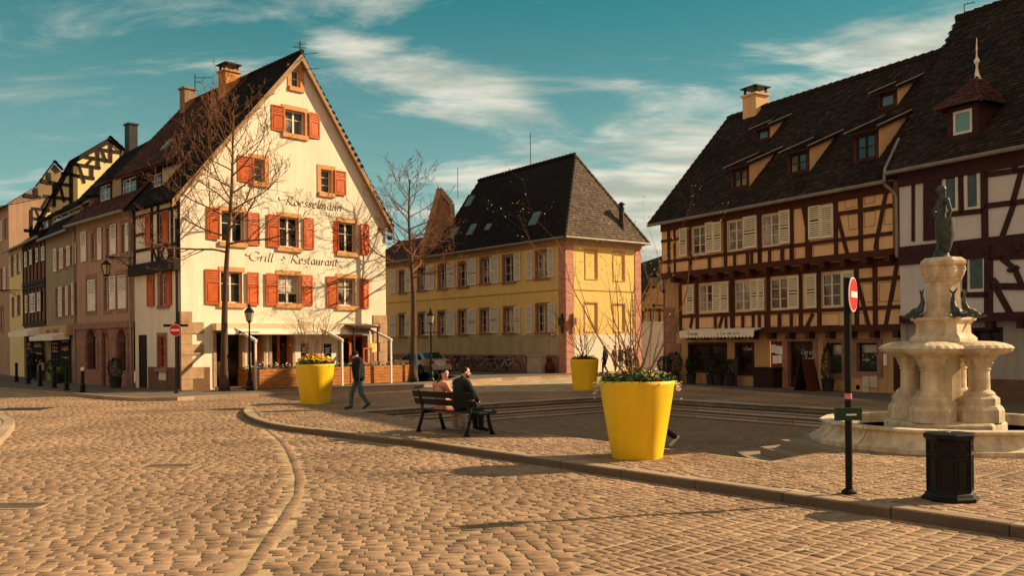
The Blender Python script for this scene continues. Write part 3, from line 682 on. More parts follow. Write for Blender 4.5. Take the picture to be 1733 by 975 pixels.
# side dormer
def shed_dormer(B,F,d_in,eave_z,slope,u0,u1,zb,zt,fm,cheek,roofm,m_gl=None,pitch=.35,ovh=.25,flash=True,wname='dormer',cols=2,rows=2,winm=None,jamb=.14,surm=None):
    """F eave-side wall frame; dormer front plane lies d_in behind F; main roof z = eave_z + slope*depth"""
    f=MB(); r=(u0+jamb,u1-jamb,zb+jamb*.8,zt-jamb*1.2)
    wall(F.off(-d_in),f,[(u0,zb-.3),(u1,zb-.3),(u1,zt),(u0,zt)],[r]); dm=f.build(wname,surm or cheek,B)
    P=F.P; D=lambda z:(z-eave_z)/slope         # roof depth at height z
    Lr=(eave_z+slope*d_in-zt)/(pitch-slope) if False else None
    # depth where dormer roof meets main roof: zt+pitch*(x-d_in)=eave_z+slope*x
    xm=(zt-pitch*d_in-eave_z)/(slope-pitch); zm_=eave_z+slope*xm
    w=MB()
    for u in (u0,u1): w.poly([P(u,eave_z+slope*d_in-.1,-d_in),P(u,zt,-d_in),P(u,zm_,-xm)])
    w.build('cheek',cheek,dm)
    window(F.off(-d_in),dm,r,fm,m_gl or M_gl,rec=.07,cols=cols,rows=rows,fw=.05,revm=surm or cheek)
    r_=MB(); a=zt-pitch*ovh+.05; p=[P(u0-.14,a,-(d_in-ovh)),P(u1+.14,a,-(d_in-ovh)),P(u1+.14,zm_+.08,-xm-.1),P(u0-.14,zm_+.08,-xm-.1)]
    tiled(r_,p,p[1]-p[0]); 
    q=[x-Vector((0,0,.1)) for x in p]; r_.hexa(q+[x-Vector((0,0,.01)) for x in p]); r_.build('dormer_roof',roofm,dm)
    if flash:
        fl=MB()
        for k in (0,1):
            u=(u0-.16) if k==0 else (u1+.16); fl.tube([P(u,a+.03,-(d_in-ovh-.02)),P(u,zm_+.14,-xm-.12)],.035,5)
        fl.build('flashing',M_zinc,dm)
    return dm
eZ=zE-sl*le*.8; 
u_,z_=S1.px(277,330,-1.0)
q1=S1.px(259,300,-.35); q0=S1.px(275,300,-.35)
shed_dormer(BW,S1,.35,zE,sl,q0[0],q1[0]+.1,S1.px(268,320,-.35)[1],S1.px(268,286,-.35)[1],M_wht,M_cream,M_rdk,flash=False,pitch=.5,cols=1,rows=2,jamb=.16,surm=M_timd)
# ---------------- pink arcade house A (continues the side front)
tA=S1.px(128,500)[0]; zEA=S1.px(170,369)[1]
BA=bld('arcade_house','pinkish house with ivory shutters above an arched red sandstone ground floor',S1.P((tS+tA)/2,0))
Aw=[((156,394,163,437),(139,147.6,392,443),None,2),((181,387,188,433),(167,173.5,386,440),(188.5,198,380,431),2),((207,381,214,427),None,(214.5,223.5,377,425),2),
    ((177.6,470,186,526),None,(187,197,468,524),2)]
Acl=[(147,472,162,527),(198,465,214,523)]
ra=[S1.rect(*w[0]) for w in Aw]; rc=[S1.rect(*w) for w in Acl]
ar=[S1.rect(148,580,165,626),S1.rect(175.5,572,182.5,655),S1.rect(200,578,216,628)]
zc=S1.px(170,552)[1]
mb=MB(); wall(S1,mb,[(tS+.002,zc),(tA,zc),(tA,zEA),(tS+.002,zEA)],ra+rc); mb.build('wall',M_pinkw,BA)
# ground floor with arches
mb=MB(); hol=[]
for r in ar:
    w=r[1]-r[0]; hol.append((r[0],r[1],r[2],r[3]+w/2))
wall(S1,mb,[(tS+.002,0),(tA,0),(tA,zc),(tS+.002,zc)],hol,.06)
for r in ar:
    w=r[1]-r[0]; cx=(r[0]+r[1])/2; n=10
    for k in range(n):
        a0=math.pi*k/n;a1=math.pi*(k+1)/n; x0,z0=cx+w/2*math.cos(a0),r[3]+w/2*math.sin(a0); x1,z1_=cx+w/2*math.cos(a1),r[3]+w/2*math.sin(a1)
        mb.poly([S1.P(x0,z0,.06),S1.P(x0,r[3]+w/2,.06),S1.P(x1,r[3]+w/2,.06),S1.P(x1,z1_,.06)]); mb.poly([S1.P(x0,z0,.06),S1.P(x1,z1_,.06),S1.P(x1,z1_,-.35),S1.P(x0,z0,-.35)])
        am=(a0+a1)/2; S1.beam(mb,(cx+(w/2+.02)*math.cos(am),r[3]+(w/2+.02)*math.sin(am)),(cx+(w/2+.30)*math.cos(am),r[3]+(w/2+.30)*math.sin(am)),.3*w/n*3.0,.062,.10)
    for x in (r[0],r[1]): mb.poly([S1.P(x,r[2],.06),S1.P(x,r[3],.06),S1.P(x,r[3],-.35),S1.P(x,r[2],-.35)])
    z=r[2]
    while z<r[3]-.1:
        for x in (r[0]-.3,r[1]+.02): S1.box(mb,x,x+.28,z,z+.27,.062,.10)
        z+=.29
mb.build('arcade_wall',M_rsand,BA)
for i,r in enumerate(ar):
    w=window(S1,BA,(r[0],r[1],r[2],r[3]+(r[1]-r[0])/2),M_dkw,M_gls,rec=.34,cols=1 if i==1 else 2,rows=2,revm=M_rsand,name='shop_door' if i==1 else 'shop_window')
b2=MB(); S1.box(b2,tS+.02,tA,zc-.12,zc+.16,.062,.16); b2.build('cornice',M_rsand,BA)
for (g,L,R_,_),r in zip(Aw,ra):
    sh=[(*S1.rect(q[0],q[2],q[1],q[3]),M_shw,dict(louvre=.5,d=.04)) for q in (L,R_) if q]
    window(S1,BA,r,M_wht,M_gl,rec=.14,cols=1,rows=3,sur=(M_rsand,.16,.22,.16,.03),sh=sh,revm=M_rsand)
for r in rc:
    w=window(S1,BA,r,M_wht,M_gl,rec=.14,cols=1,rows=2,sur=(M_rsand,.14,.22,.16,.03),revm=M_rsand,sh=[(r[0]+.01,r[1]-.01,r[2]+.02,r[3]-.02,M_shw,dict(louvre=.5,d=-.05))])
slA=sl; b2=MB(); b2.tube([S1.P(tS+.25,zEA-.1,.5),S1.P(tS+.2,zEA-.4,.15),S1.P(tS+.2,.2,.1)],.055,8); b2.build('downpipe',M_zinc,BA); gutter(S1,BA,tS+.1,tA+.05,zEA-.12,.5)
b2=MB(); b2.tube([S1.P(tA-.1,zEA-.3,.1),S1.P(tA-.1,.2,.1)],.055,8); b2.build('downpipe',M_zinc,BA)
zrA=zA+.1; P=S1.P; dA=uA
rf=MB(); dE=.45
zb1=lambda x: zE-sl*.45*.8+ (zA+.12-(zE-sl*.45*.8))*(x+.45)/(uA+.45)    # same slope as the restaurant roof
eA=zEA-.1; kx=1.7; kz_=zb1(kx)
p=[P(tS,eA,.5),P(tA,eA,.5),P(tA,kz_,-kx),P(tS,kz_,-kx)]; tiled(rf,p,p[1]-p[0])
p=[P(tS,kz_,-kx),P(tA,kz_,-kx),P(tA,zA+.1,-uA),P(tS,zA+.1,-uA)]; tiled(rf,p,p[1]-p[0])
p=[P(tS,zR-1,-uR),P(tA,zR-1,-uR),P(tA,zA+.1,-uA),P(tS,zA+.1,-uA)]; tiled(rf,p,p[1]-p[0])
ridge_tiles(rf,P(tS,zA+.16,-uA),P(tA,zA+.16,-uA),.12); rf.build('roof',M_rbr,BA)
mb=MB()
for u in (tS+.01,tA): mb.poly([P(u,0,0),P(u,0,-uR),P(u,zR,-uR),P(u,zA,-uA),P(u,kz_-.1,-kx),P(u,eA-.1,.35),P(u,eA-.4,0)])
mb.build('party_wall',M_crm2,BA)
# long shed dormer of A
for (l,t,r_,b) in ((168,308,188,342),(206,296,232,332)):
    a=S1.px(l,(t+b)/2,-.4);c=S1.px(r_,(t+b)/2,-.4); shed_dormer(BA,S1,.4,eA,(kz_-eA)/(kx+.5)*.98,min(a[0],c[0]),max(a[0],c[0]),S1.px((l+r_)/2,b,-.4)[1],S1.px((l+r_)/2,t,-.4)[1],M_wht,M_timd,M_rbr,flash=False,pitch=.45,jamb=.12,cols=2,rows=2)
mb=MB(); a=S1.px(189,320,-.45)[0];c=S1.px(206,320,-.45)[0]; z0=S1.px(198,336,-.45)[1];z1=S1.px(198,302,-.45)[1]; S1.box(mb,min(a,c)+.05,max(a,c)-.05,z0,z1,-1.0,-.45); mb.build('dormer_panel',M_crm2,BA)
q=WY(330,150,44.0)
o=gpt(uA-.35,0,S1.off(-uA).px(330,175)[0]); chimney(BA,(o.x,o.y),.6,.6,zA-1.0,zA+.62,math.atan2(gd.y,gd.x),mat('chimney_render',(0.30,0.2,0.13),.9,.3,4,.3,20))
b2=MB()
def on_roofA(px_,py_):   # point of roof plane seen at that pixel
    A0=P(tS,zE-sl*.45*.8,.45); A1=P(tA,zE-sl*.45*.8,.45); A2=P(tS,zA+.12,-uA); n=(A1-A0).cross(A2-A0)
    X,Z=ray(px_,py_); d=Vector((X,1,Z)); c=Vector((0,0,CH)); return c+d*((A0-c).dot(n)/d.dot(n)),n.normalized()
def skylight(B,c,n,e,w=.55,h=.8,m=None):
    n=n if n.z>0 else -n; e=(e-n*e.dot(n)).normalized(); s=n.cross(e); mb=MB(); 
    mb.hexa([c-e*w/2-s*h/2,c+e*w/2-s*h/2,c+e*w/2+s*h/2,c-e*w/2+s*h/2]+[c-e*w/2-s*h/2+n*.1,c+e*w/2-s*h/2+n*.1,c+e*w/2+s*h/2+n*.1,c-e*w/2+s*h/2+n*.1])
    f=mb.build('skylight',M_zinc,B); mb=MB(); w-=.12;h-=.12; mb.poly([c-e*w/2-s*h/2+n*.105,c+e*w/2-s*h/2+n*.105,c+e*w/2+s*h/2+n*.105,c-e*w/2+s*h/2+n*.105]); mb.build('pane',M_gly,f)
c,n=on_roofA(284,246); skylight(BA,c,n,Vector((sd.x,sd.y,0)),.5,.8)
# ---------------- further houses of the street
A1=S1.P(tA,0); cur=Vector((A1.x,A1.y))
def street_house(name,label,pxend,vp,zpx,wallm,roofm,rows_,dep=8,rp=1.0,base=None,timber=None,ridgeh=4.5):
    global cur
    d=Vector(((vp-866)/FPX,1)).normalized(); F=Fac(cur,d); u1=F.px(pxend,500)[0]
    ze=F.px(zpx[0],zpx[1])[1]; B=bld(name,label,F.P(u1/2,0)); hs=[F.rect(*w[0]) for w in rows_]; mb=MB()
    wall(F,mb,[(0.003,0),(u1,0),(u1,ze),(0.003,ze)],hs); 
    for u in (0.003,u1): mb.poly([F.P(u,0,0),F.P(u,0,-dep),F.P(u,ze,-dep),F.P(u,ze+ridgeh,-dep/2),F.P(u,ze,0)])
    mb.build('wall',wallm,B)
    for w,r in zip(rows_,hs):
        sh=[]
        for q in w[1]: 
            a=F.rect(*q); sh.append((a[0],a[1],a[2],a[3],w[2] if len(w)>2 else M_shw,dict(louvre=1.0,d=.03)))
        window(F,B,r,w[3] if len(w)>3 else M_wht,M_gl if len(w)<5 else w[4],rec=.12,cols=2 if r[1]-r[0]>.8 else 1,rows=3,sur=(M_rsand,.07,.1,.1,.03) if not timber else None,revm=M_timd,sh=sh)
    rf=MB(); p=[F.P(-.05,ze-.2,.4),F.P(u1+.05,ze-.2,.4),F.P(u1+.05,ze+ridgeh,-dep/2),F.P(-.05,ze+ridgeh,-dep/2)]; tiled(rf,p,p[1]-p[0],tw=.2,th=.18)
    p=[F.P(-.05,ze-.2,-dep-.4),F.P(u1+.05,ze-.2,-dep-.4),F.P(u1+.05,ze+ridgeh,-dep/2),F.P(-.05,ze+ridgeh,-dep/2)]; tiled(rf,p,p[1]-p[0],tw=.2,th=.18)
    rf.build('roof',roofm,B); gutter(F,B,0,u1,ze-.2,.42)
    if timber:
        t=MB()
        for zz in timber: z=F.px(zpx[0],zz)[1]; F.beam(t,(0,z),(u1,z),.2,.004,.09)
        n=6
        for k in range(n+1):
            u=.1+(u1-.2)*k/n; F.beam(t,(u,F.px(zpx[0],timber[-1])[1]),(u,ze-.2),.13,.004,.06)
        t.build('timber_frame',M_timd,B)
    cur=Vector(F.P(u1,0)[:2]); return F,B,u1,ze
def shopfront(F,B,r,lab=None):
    mb=MB(); F.box(mb,r[0]-.1,r[1]+.1,.1,r[3]+.12,.004,.06); mb.build('shopfront_frame',M_dkw,B)
    mb=MB(); F.box(mb,r[0],r[1],r[2],r[3],.062,.075); g=mb.build('shop_pane',M_int,B)
    for k in range(3):
        u=r[0]+(r[1]-r[0])*(.25+.25*k); mb=MB(); F.box(mb,u-.06,u+.06,r[3]-.45-.1*(k%2),r[3]-.3,.077,.09); mb.build('shop_lamp',M_flo,g)
    for k in range(3): mb=MB(); F.box(mb,r[0]+.15,r[1]-.15,r[2]+.35+.42*k,r[2]+.42+.42*k,.077,.085); mb.build('shelf',M_sand,g)
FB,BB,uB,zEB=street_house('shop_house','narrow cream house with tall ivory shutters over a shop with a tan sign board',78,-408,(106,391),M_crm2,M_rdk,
 [((97,426,102,457),[(92,421,96.5,460),(102.6,420,108,455)]),((109.5,422,114,453),[(114.6,416,119.5,450)]),((120,417,124.5,449),[(125,411,129.5,447)]),
  ((95,490,100.5,537),[(101,486,106,536)]),((107.5,486,112.5,535),[(113,484,116,534)]),((118.5,483,122.5,533),[(123,478,128.5,533)])],ridgeh=5.0,dep=8)
mb=MB(); r=FB.rect(79,552,125,568); FB.box(mb,r[0],r[1],r[2],r[3],.01,.35); sg_=mb.build('sign_board',mat('tan_sign',(0.50,0.31,0.14),.6,.15),BB)
r2=FB.rect(80,569,121,575); mb=MB(); mb.hexa([FB.P(r2[0],r2[2]-.05,.9),FB.P(r2[1],r2[2]-.05,.9),FB.P(r2[1],r2[2]-.0,.1),FB.P(r2[0],r2[2]-.0,.1),FB.P(r2[0],r2[3]-.02,.92),FB.P(r2[1],r2[3]-.02,.92),FB.P(r2[1],r2[3]+.2,.1),FB.P(r2[0],r2[3]+.2,.1)]); mb.build('awning',M_shw,BB)
for q in ((89,577,102,620),(106,577,120,618)): shopfront(FB,BB,FB.rect(*q))
for k,(l,t,r_,b) in enumerate(((117,352,124,377),(131,346,137,371),(144.5,337,151,362))):
    a=FB.px(l-1,(t+b)/2,-1.6 if False else -1.3);c=FB.px(r_+1,(t+b)/2,-.45)
# three little dormers standing on the junction of the roofs
    z0=FB.px(l,b,-.45)[1]; z1=FB.px(l,t,-.45)[1]; u0=min(a[0],c[0]);u1=max(a[0],c[0])
    shed_dormer(BB,FB,.45,zEB-.2,5.2/4.4,u0,u1,z0,z1,M_wht,M_crm2,M_rdk,flash=False,pitch=.3,jamb=.1,cols=1,rows=2)
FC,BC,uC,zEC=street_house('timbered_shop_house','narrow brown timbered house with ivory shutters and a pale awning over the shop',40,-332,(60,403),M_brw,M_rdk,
 [((47,426,51,449),[(43,427,46.5,452),(51.5,423,55,448)]),((57.5,424,61.5,445),[(62,420,65.5,444)]),((68,420,71,442),[(71.5,417,77,441)]),
  ((48,500,51,529),[(44,500,47.5,530),(51.5,497,60.5,529)]),((61.5,497,64,527),[(64.5,495,70,527)]),((70.6,494,74,526),[])],ridgeh=3.0,dep=7,timber=(412,478,486,548))
r2=FC.rect(42,562,77,567); mb=MB(); mb.hexa([FC.P(r2[0],r2[2]-.1,.9),FC.P(r2[1],r2[2]-.1,.9),FC.P(r2[1],r2[2],.1),FC.P(r2[0],r2[2],.1),FC.P(r2[0],r2[3],.92),FC.P(r2[1],r2[3],.92),FC.P(r2[1],r2[3]+.25,.1),FC.P(r2[0],r2[3]+.25,.1)]); mb.build('awning',M_shw,BC)
for q in ((47,572,56,625),(60,572,74,622)): shopfront(FC,BC,FC.rect(*q))
for k,(l,t,r_,b) in enumerate(((75,372,81,398),(90,358,97,385),(104,352,110,375))):
    a=FC.px(l-1,(t+b)/2,-.4);c=FC.px(r_+1,(t+b)/2,-.4); u0=min(a[0],c[0]);u1=max(a[0],c[0]); z0=FC.px(l,b,-.4)[1]; z1=FC.px(l,t,-.4)[1]
    if u0>-1: shed_dormer(BC,FC,.4,zEC-.2,3.2/3.9,max(u0,.05),u1,z0,z1,M_wht,M_brw,M_rdk,flash=False,pitch=.25,jamb=.1,cols=1,rows=2)
cD=cur.copy()
FD,BD,uD,zED=street_house('steep_timbered_house','tall house with a sunlit yellow half-timbered side gable rising over lower roofs',16,-332,(28,418),M_yl2,M_rdk,
 [((30,430,33,462),[(26,432,29,464),(33.5,428,36.5,460)]),((20,434,23,466),[(16.5,436,19.5,467)]),((31,502,34,532),[(27,503,30,534)]),((21,505,24,535),[])],ridgeh=.8,dep=6)
# its big side gable
GD=Fac(cD,(.97,1.0)); 
gp=[GD.px(*q) for q in ((46,420),(72,365),(120,275),(186,236),(207,254),(225,300),(225,430))]
base=[(gp[0][0],2.0),(gp[-1][0],2.0)]
ol=[(gp[0][0],2.0)]+gp[:-1]+[(gp[-1][0],gp[-1][1]),(gp[-1][0],2.0)]
mb=MB(); mb.poly([GD.P(u,z) for u,z in ol]); mb.build('gable_wall',M_yl2,BD)
t=MB()
def gb(*p,w=.22):
    for a,b in zip(p[:-1],p[1:]): GD.beam(t,GD.px(*a),GD.px(*b),w,.004,.06)
for q in (((120,275),(120,345)),((187,240),(187,275)),((91,312),(91,350)),((52,355),(52,400)),((165,255),(166,285)),((155,283),(155,300))): gb(*q)
for q in (((52,353),(85,356)),((72,332),(122,337)),((90,310),(122,314)),((103,293),(160,302)),((120,277),(170,284)),((143,265),(185,272)),((164,252),(205,258)),((55,370),(70,372)),((40,390),(62,392))): gb(*q,w=.2)
for q in (((101,312),(108,342)),((134,281),(143,310)),((173,256),(180,275)),((80,334),(70,352)),((60,355),(72,385)),((157,268),(145,280))): gb(*q,w=.16)
gb((46,420),(72,365),(120,275),(187,237),(208,253),w=.3)
t.build('timber_frame',M_timd,BD)
rf=MB()
back_=Vector((sd.x,sd.y,0))*.5
prof=[GD.P(*GD.px(*q),.25) for q in ((44,424),(72,363),(119,272),(187,232),(210,253),(226,298))]
for a,b in zip(prof[:-1],prof[1:]): tiled(rf,[a,a+back_,b+back_,b],back_,tw=.2,th=.2)
rf.build('gable_roof',M_rdk,BD)
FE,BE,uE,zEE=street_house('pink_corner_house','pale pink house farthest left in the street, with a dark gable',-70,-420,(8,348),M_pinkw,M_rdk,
 [((8,372,12,402),[(1,374,5,408)]),((-8,378,-3,410),[]),((2,455,6,492),[(7,452,11,490)]),((-12,460,-8,497),[]),((2,520,6,560),[]),((-20,385,-14,415),[]),((-22,462,-16,500),[])],ridgeh=1.0,dep=7)
GE=Fac(Vector(FE.P(0,0)[:2]),(.97,1.0)); mb=MB()
gq=[GE.px(*q) for q in ((16,342),(60,318),(92,277),(104,290),(104,420))]; mb.poly([GE.P(gq[0][0],3)]+[GE.P(*q) for q in gq]+[GE.P(gq[-1][0],3)]); mb.build('gable_wall',mat('dim_render',(0.26,0.18,0.11),.9,.2),BE)
t=MB()
for a,b in (((60,318),(62,345)),((70,306),(92,310)),((40,330),(70,335)),((82,292),(84,312))): GE.beam(t,GE.px(*a),GE.px(*b),.25,.004,.06)
t.build('timber_frame',M_timd,BE)
rf=MB(); prof=[GE.P(*GE.px(*q),.3) for q in ((12,345),(60,316),(92,273),(106,288))]
for a,b in zip(prof[:-1],prof[1:]): tiled(rf,[a,a+back_,b+back_,b],back_,tw=.2,th=.2)
rf.build('gable_roof',M_rdk,BE)
q=WY(222,232,58); chimney(BB,(q.x,q.y),.55,.7,q.z-3.0,q.z+.75,.8,M_dkm)
# ---------------- the yellow hip-roofed building
C0=W(959,632,kz); yf=Vector((-.794,1.0)).normalized(); ys=Vector((1.305,1.0)).normalized(); ys=Vector((yf.y,-yf.x))*(1 if yf.y>0 else -1)
YF=Fac(C0,yf); YS=Fac(C0,ys)
zY=YF.px(955,403)[1]; LY=24.0; wS=YS.px(1084,520)[0]; zw=8.2
BY=bld('yellow_house','long yellow building with white shutters and a dark hipped tile roof',YF.P(8,0))
up=[((908,426,927.4,470.5),[(891,902,425,473),(928,938.5,419,469)]),((852.4,434,870.5,477),[(871,881.7,429,475)]),((814,438,829.6,479),[(830,845,434.5,479.5)]),((777,445,791,485),[(791.5,807,439.5,482.5)]),
((743,449,756,488),[(757,770.5,444.5,486.5)]),((708,453,720.6,491),[(721,735.6,449.5,491)]),((676.6,460,686.5,495),[(661.5,671,457,496.5),(687,696,455.5,494)])]
lo=[((909,516.6,928,562),[(891,902,516,564),(928.5,941,513,562)]),((853.7,522,870.5,563),[(871,881.7,519,564.5)]),((814,524.5,829.6,563),[(830,845,521,564)]),((777,526.5,791,565),[(791.5,807,523.5,566)]),
((742.5,528.5,755.5,567),[(756,770.5,525.5,567.5)]),((709,531,720.6,568),[(721,735.6,529,568)]),((676.6,533,686.5,568.5),[(661.5,671,532,569.5),(687,696,531,569)])]
ru=[YF.rect(*w[0]) for w in up+lo]
# far part hidden by the restaurant keeps the rhythm
vents=[YF.rect(*q) for q in ((771,603,781,615),(825,602,838,614),(889,602.5,903,616))]
side=[(991,424,1010.5,472),(1038.5,426.6,1056.6,475),(990,513,1010.5,561),(1039,515,1057,561)]
rsd=[YS.rect(*q) for q in side]
mb=MB(); zb=YF.px(800,569.5)[1]; zp=YF.px(800,600)[1]
wall(YF,mb,[(0,zb),(LY,zb),(LY,zY),(0,zY)],ru); zbs=YS.px(1020,561)[1]; wall(YS,mb,[(0,zb-.02),(wS,zb-.02),(wS,zY),(0,zY)],rsd)
mb.poly([YF.P(LY,0),YF.P(LY,zY),YF.P(LY,zY,-wS),YF.P(LY,0,-wS)]); mb.poly([YS.P(wS,0),YS.P(wS,zY),YS.P(wS,zY,-LY),YS.P(wS,0,-LY)]); mb.poly([YF.P(0,0,-wS),YF.P(LY,0,-wS),YF.P(LY,zY,-wS),YF.P(0,zY,-wS)])
mb.build('wall',M_yel,BY)
mb=MB(); wall(YF,mb,[(0,zp),(LY,zp),(LY,zb),(0,zb)],ru); mb.build('base_band',M_beige,BY); mb=MB(); wall(YS,mb,[(0,0),(wS,0),(wS,zb-.02),(0,zb-.02)],rsd); mb.build('base_band',M_cream,BY)  # side band coloured lighter to stand for the sun on it
mb=MB(); wall(YF,mb,[(0,0),(LY,0),(LY,zp),(0,zp)],vents,.03); mb.poly([YF.P(0,zp,0),YF.P(LY,zp,0),YF.P(LY,zp,.03),YF.P(0,zp,.03)]); mb.build('plinth',M_rsand,BY)
for v in vents: window(YF,BY,v,M_zinc,M_gls,rec=.12,cols=3,rows=2,fw=.03,revm=M_rsand,name='basement_window')
for w,r in zip(up+lo,ru):
    window(YF,BY,r,M_wht,M_gl if random.random()<.5 else M_glc,rec=.2,cols=2,rows=3,fw=.05,sur=(M_rsand,.14,.16,.10,.04),sill=(M_rsand,.22,.12,.10),revm=M_rsand,
       sh=[(*YF.rect(q[0],q[2],q[1],q[3]),M_shw,dict(louvre=1.0,d=.05)) for q in w[1]])
for r in rsd:
    mb=MB(); u0,u1,z0,z1=r; P=YS.P; mb.poly([P(u0,z0,-.06),P(u1,z0,-.06),P(u1,z1,-.06),P(u0,z1,-.06)])
    for q in ([(u0,z0),(u0,z1)],[(u1,z0),(u1,z1)],[(u0,z0),(u1,z0)],[(u0,z1),(u1,z1)]): mb.poly([P(*q[0],.001),P(*q[1],.001),P(*q[1],-.06),P(*q[0],-.06)])
    o=mb.build('blind_window',M_yel,BY); mb=MB()
    for a,b,c,d in ((u0-.07,u0,z0-.07,z1+.07),(u1,u1+.07,z0-.07,z1+.07),(u0,u1,z0-.07,z0),(u0,u1,z1,z1+.07)): YS.box(mb,a,b,c,d,.003,.025)
    mb.build('surround',M_psand,o)
mb=MB(); mq=MB(); zq=.12
while zq<zY-.02:
    h=min(.43,zY-zq)-.015; YF.box(mb,-.03,.62,zq,zq+h,.004,.035); YS.box(mb,.0,.62,zq,zq+h,.004,.035); YS.box(mq,wS-.5,wS+.03,zq,zq+h,.004,.035); zq+=.43
mb.build('quoin',M_psand,BY); mq.build('quoin',M_psand,BY)
mb=MB(); 
for F,L in ((YF,LY),(YS,wS)):
    F.box(mb,-.05,L+.05,zY-.35,zY-.12,.04,.12); F.box(mb,-.2,L+.2,zY-.12,zY+.06,.04,.26)
    z=F.px(800 if F is YF else 1020,498 if F is YS else 509)[1]; z=(ru[0][2]+ru[7][3])/2; F.box(mb,.62,L-.5 if F is YS else L,z,z+.05,.004,.03)
mb.build('cornice',M_sand,BY)
P=YF.P; ovr=.42; zr0=13.85; zee=zY+.02; hm=wS/2; uA_=2.55; uB_=12.85
rf=MB(); a=P(-ovr,zee,ovr);b=P(16.4,zee,ovr);r0=P(uA_,zr0,-hm);r1=P(uB_,zr0-.15,-hm); c=P(-ovr,zee,-wS-ovr); d_=P(16.4,zee,-wS-ovr); e1=P(14.0,zee,ovr); e2=P(14.0,zee,-wS-ovr)
tiled(rf,[a,e1,r1,r0],yf.to_3d(),tw=.19,th=.17); tiled(rf,[c,e2,r1,r0],yf.to_3d(),tw=.19,th=.17,); tiled(rf,[e1,e2,r1],ys.to_3d(),tw=.19,th=.17)
ridge_tiles(rf,r0+Vector((0,0,.05)),r1+Vector((0,0,.05)),.14); ridge_tiles(rf,a+Vector((0,0,.02)),r0,.11)
rf.build('roof',M_rdk,BY)
rf=MB(); m1=a.lerp(r0,.12); m2=c.lerp(r0,.12); tiled(rf,[a,c,r0],ys.to_3d(),tw=.19,th=.17); ridge_tiles(rf,c+Vector((0,0,.02)),r0,.11); rf.build('hip_roof',M_ryl,BY)  # sunlight put into the colour: hip tiles lighter than this roof's other sides
rf=MB(); x0=P(13.0,zee,ovr);x1=P(LY,zee,ovr);y0=P(13.0,zee+2.2,-hm);y1=P(LY,zee+2.2,-hm); tiled(rf,[x0,x1,y1,y0],yf.to_3d(),tw=.2,th=.2); rf.build('low_roof',M_rbr,BY)
gutter(YF,BY,-.4,LY,zee-.02,ovr+.05); gutter(YS,BY,-.4,wS+.4,zee-.02,ovr+.05)
def onplane(px_,py_,A0,A1,A2):
    n=(A1-A0).cross(A2-A0); X,Z=ray(px_,py_); d=Vector((X,1,Z)); c=Vector((0,0,CH)); return c+d*((A0-c).dot(n)/d.dot(n)),n.normalized()
for q in ((796,341,.6,.9),(769,395,.6,.9),(799,389.5,.6,.9),(906,371,.7,1.0),(827,385,.5,.5)):
    c_,n=onplane(q[0],q[1],a,e1,r0); skylight(BY,c_,n,yf.to_3d(),q[2],q[3])
c_,n=onplane(1052,382,a,c,r0); mb=MB(); mb.lathe([(.2,-.5),(.2,.15),(.15,.2),(.15,.95),(.19,1.0),(.19,1.15),(.13,1.16),(.13,1.3),(.27,1.32),(.03,1.5)],tuple(c_),12); mb.build('flue_pipe',M_dkm,BY)
mb=MB(); YF.box(mb,1.55,2.75,.1,1.12,.25,.75); YF.box(mb,1.5,2.8,1.122,1.2,.2,.8); YF.box(mb,2.14,2.16,.15,1.1,.752,.756); tag(mb.build('utility_cabinet',mat('cabinet_paint',(0.62,0.50,0.40),.7,.2,3,.2,20),None),'pale electricity cabinet at the foot of the yellow house corner','cabinet')
mb=MB(); q=YF.P(.95,.12,.5); mb.lathe([(.22,0),(.3,.25),(.28,.5),(.2,.62),(.08,.7)],tuple(q),12); mb.lathe([(.1,.7),(.17,.8),(.1,.95),(0,.98)],tuple(q),10); tag(mb.build('hydrant',mat('hydrant_red',(0.12,0.02,0.012),.6,.2)),'dark red hydrant next to the pale cabinet at the yellow house corner','hydrant')
# wall fittings
mb=MB(); q=YF.px(938,564); c_=YF.P(q[0],q[1],.12); u=yf.to_3d(); 
def disc(mb,c,r,n,th=.02,seg=24,ri=0):
    n=Vector(n).normalized(); e=n.orthogonal().normalized(); 
    e=Vector((0,0,1)).cross(n).normalized(); s=n.cross(e)
    f=[c+(e*math.cos(2*math.pi*k/seg)+s*math.sin(2*math.pi*k/seg))*r+n*th for k in range(seg)]
    b=[p-n*th for p in f]; 
    if ri:
        g=[c+(p-n*th-c)*(ri/r)+n*th for p in f]
        for k in range(seg): mb.poly([f[k],f[(k+1)%seg],g[(k+1)%seg],g[k]])
    else: mb.poly(f)
    for k in range(seg): mb.poly([f[k],f[(k+1)%seg],b[(k+1)%seg],b[k]])
disc(mb,c_,.2,YF.n,.02); sgn_=tag(mb.build('round_sign',M_signw),'small round red-rimmed sign on the yellow house beside the pink corner stones','sign')
mb=MB(); disc(mb,c_+YF.n*.021,.2,YF.n,.008,ri=.145); mb.build('red_rim',M_signr,None).parent=sgn_
mb=MB(); YF.box(mb,q[0]-.09,q[0]+.09,q[1]-.045,q[1]+.045,.142,.147); mb.build('black_pictogram',M_blk,None).parent=sgn_
for F,u_,nm in ((YF,.25,'left'),(YS,.45,'right')):
    z=YF.px(957,548)[1]; mb=MB(); c_=F.P(u_,z,.16); F.box(mb,u_-.13,u_+.13,z-.1,z+.35,.04,.3); F.box(mb,u_-.09,u_+.09,z-.55,z-.15,.04,.12); mb.tube([F.P(u_,z+.35,.1),F.P(u_,z+.6,.1)],.06,6)
    tag(mb.build('alarm_box',M_dkm if nm=='left' else M_rsand),'small wall box on the %s face of the pink corner stones of the yellow house'%('shaded' if nm=='left' else 'sunlit'),'wall box')
antenna('antenna','thin mast above the middle of the dark roof of the yellow house',P(7.2,zr0-.3,-hm-.2),2.6,[])
antenna('antenna','thin mast further left behind the dark roof of the yellow house',WY(775,335,72),2.4,[])
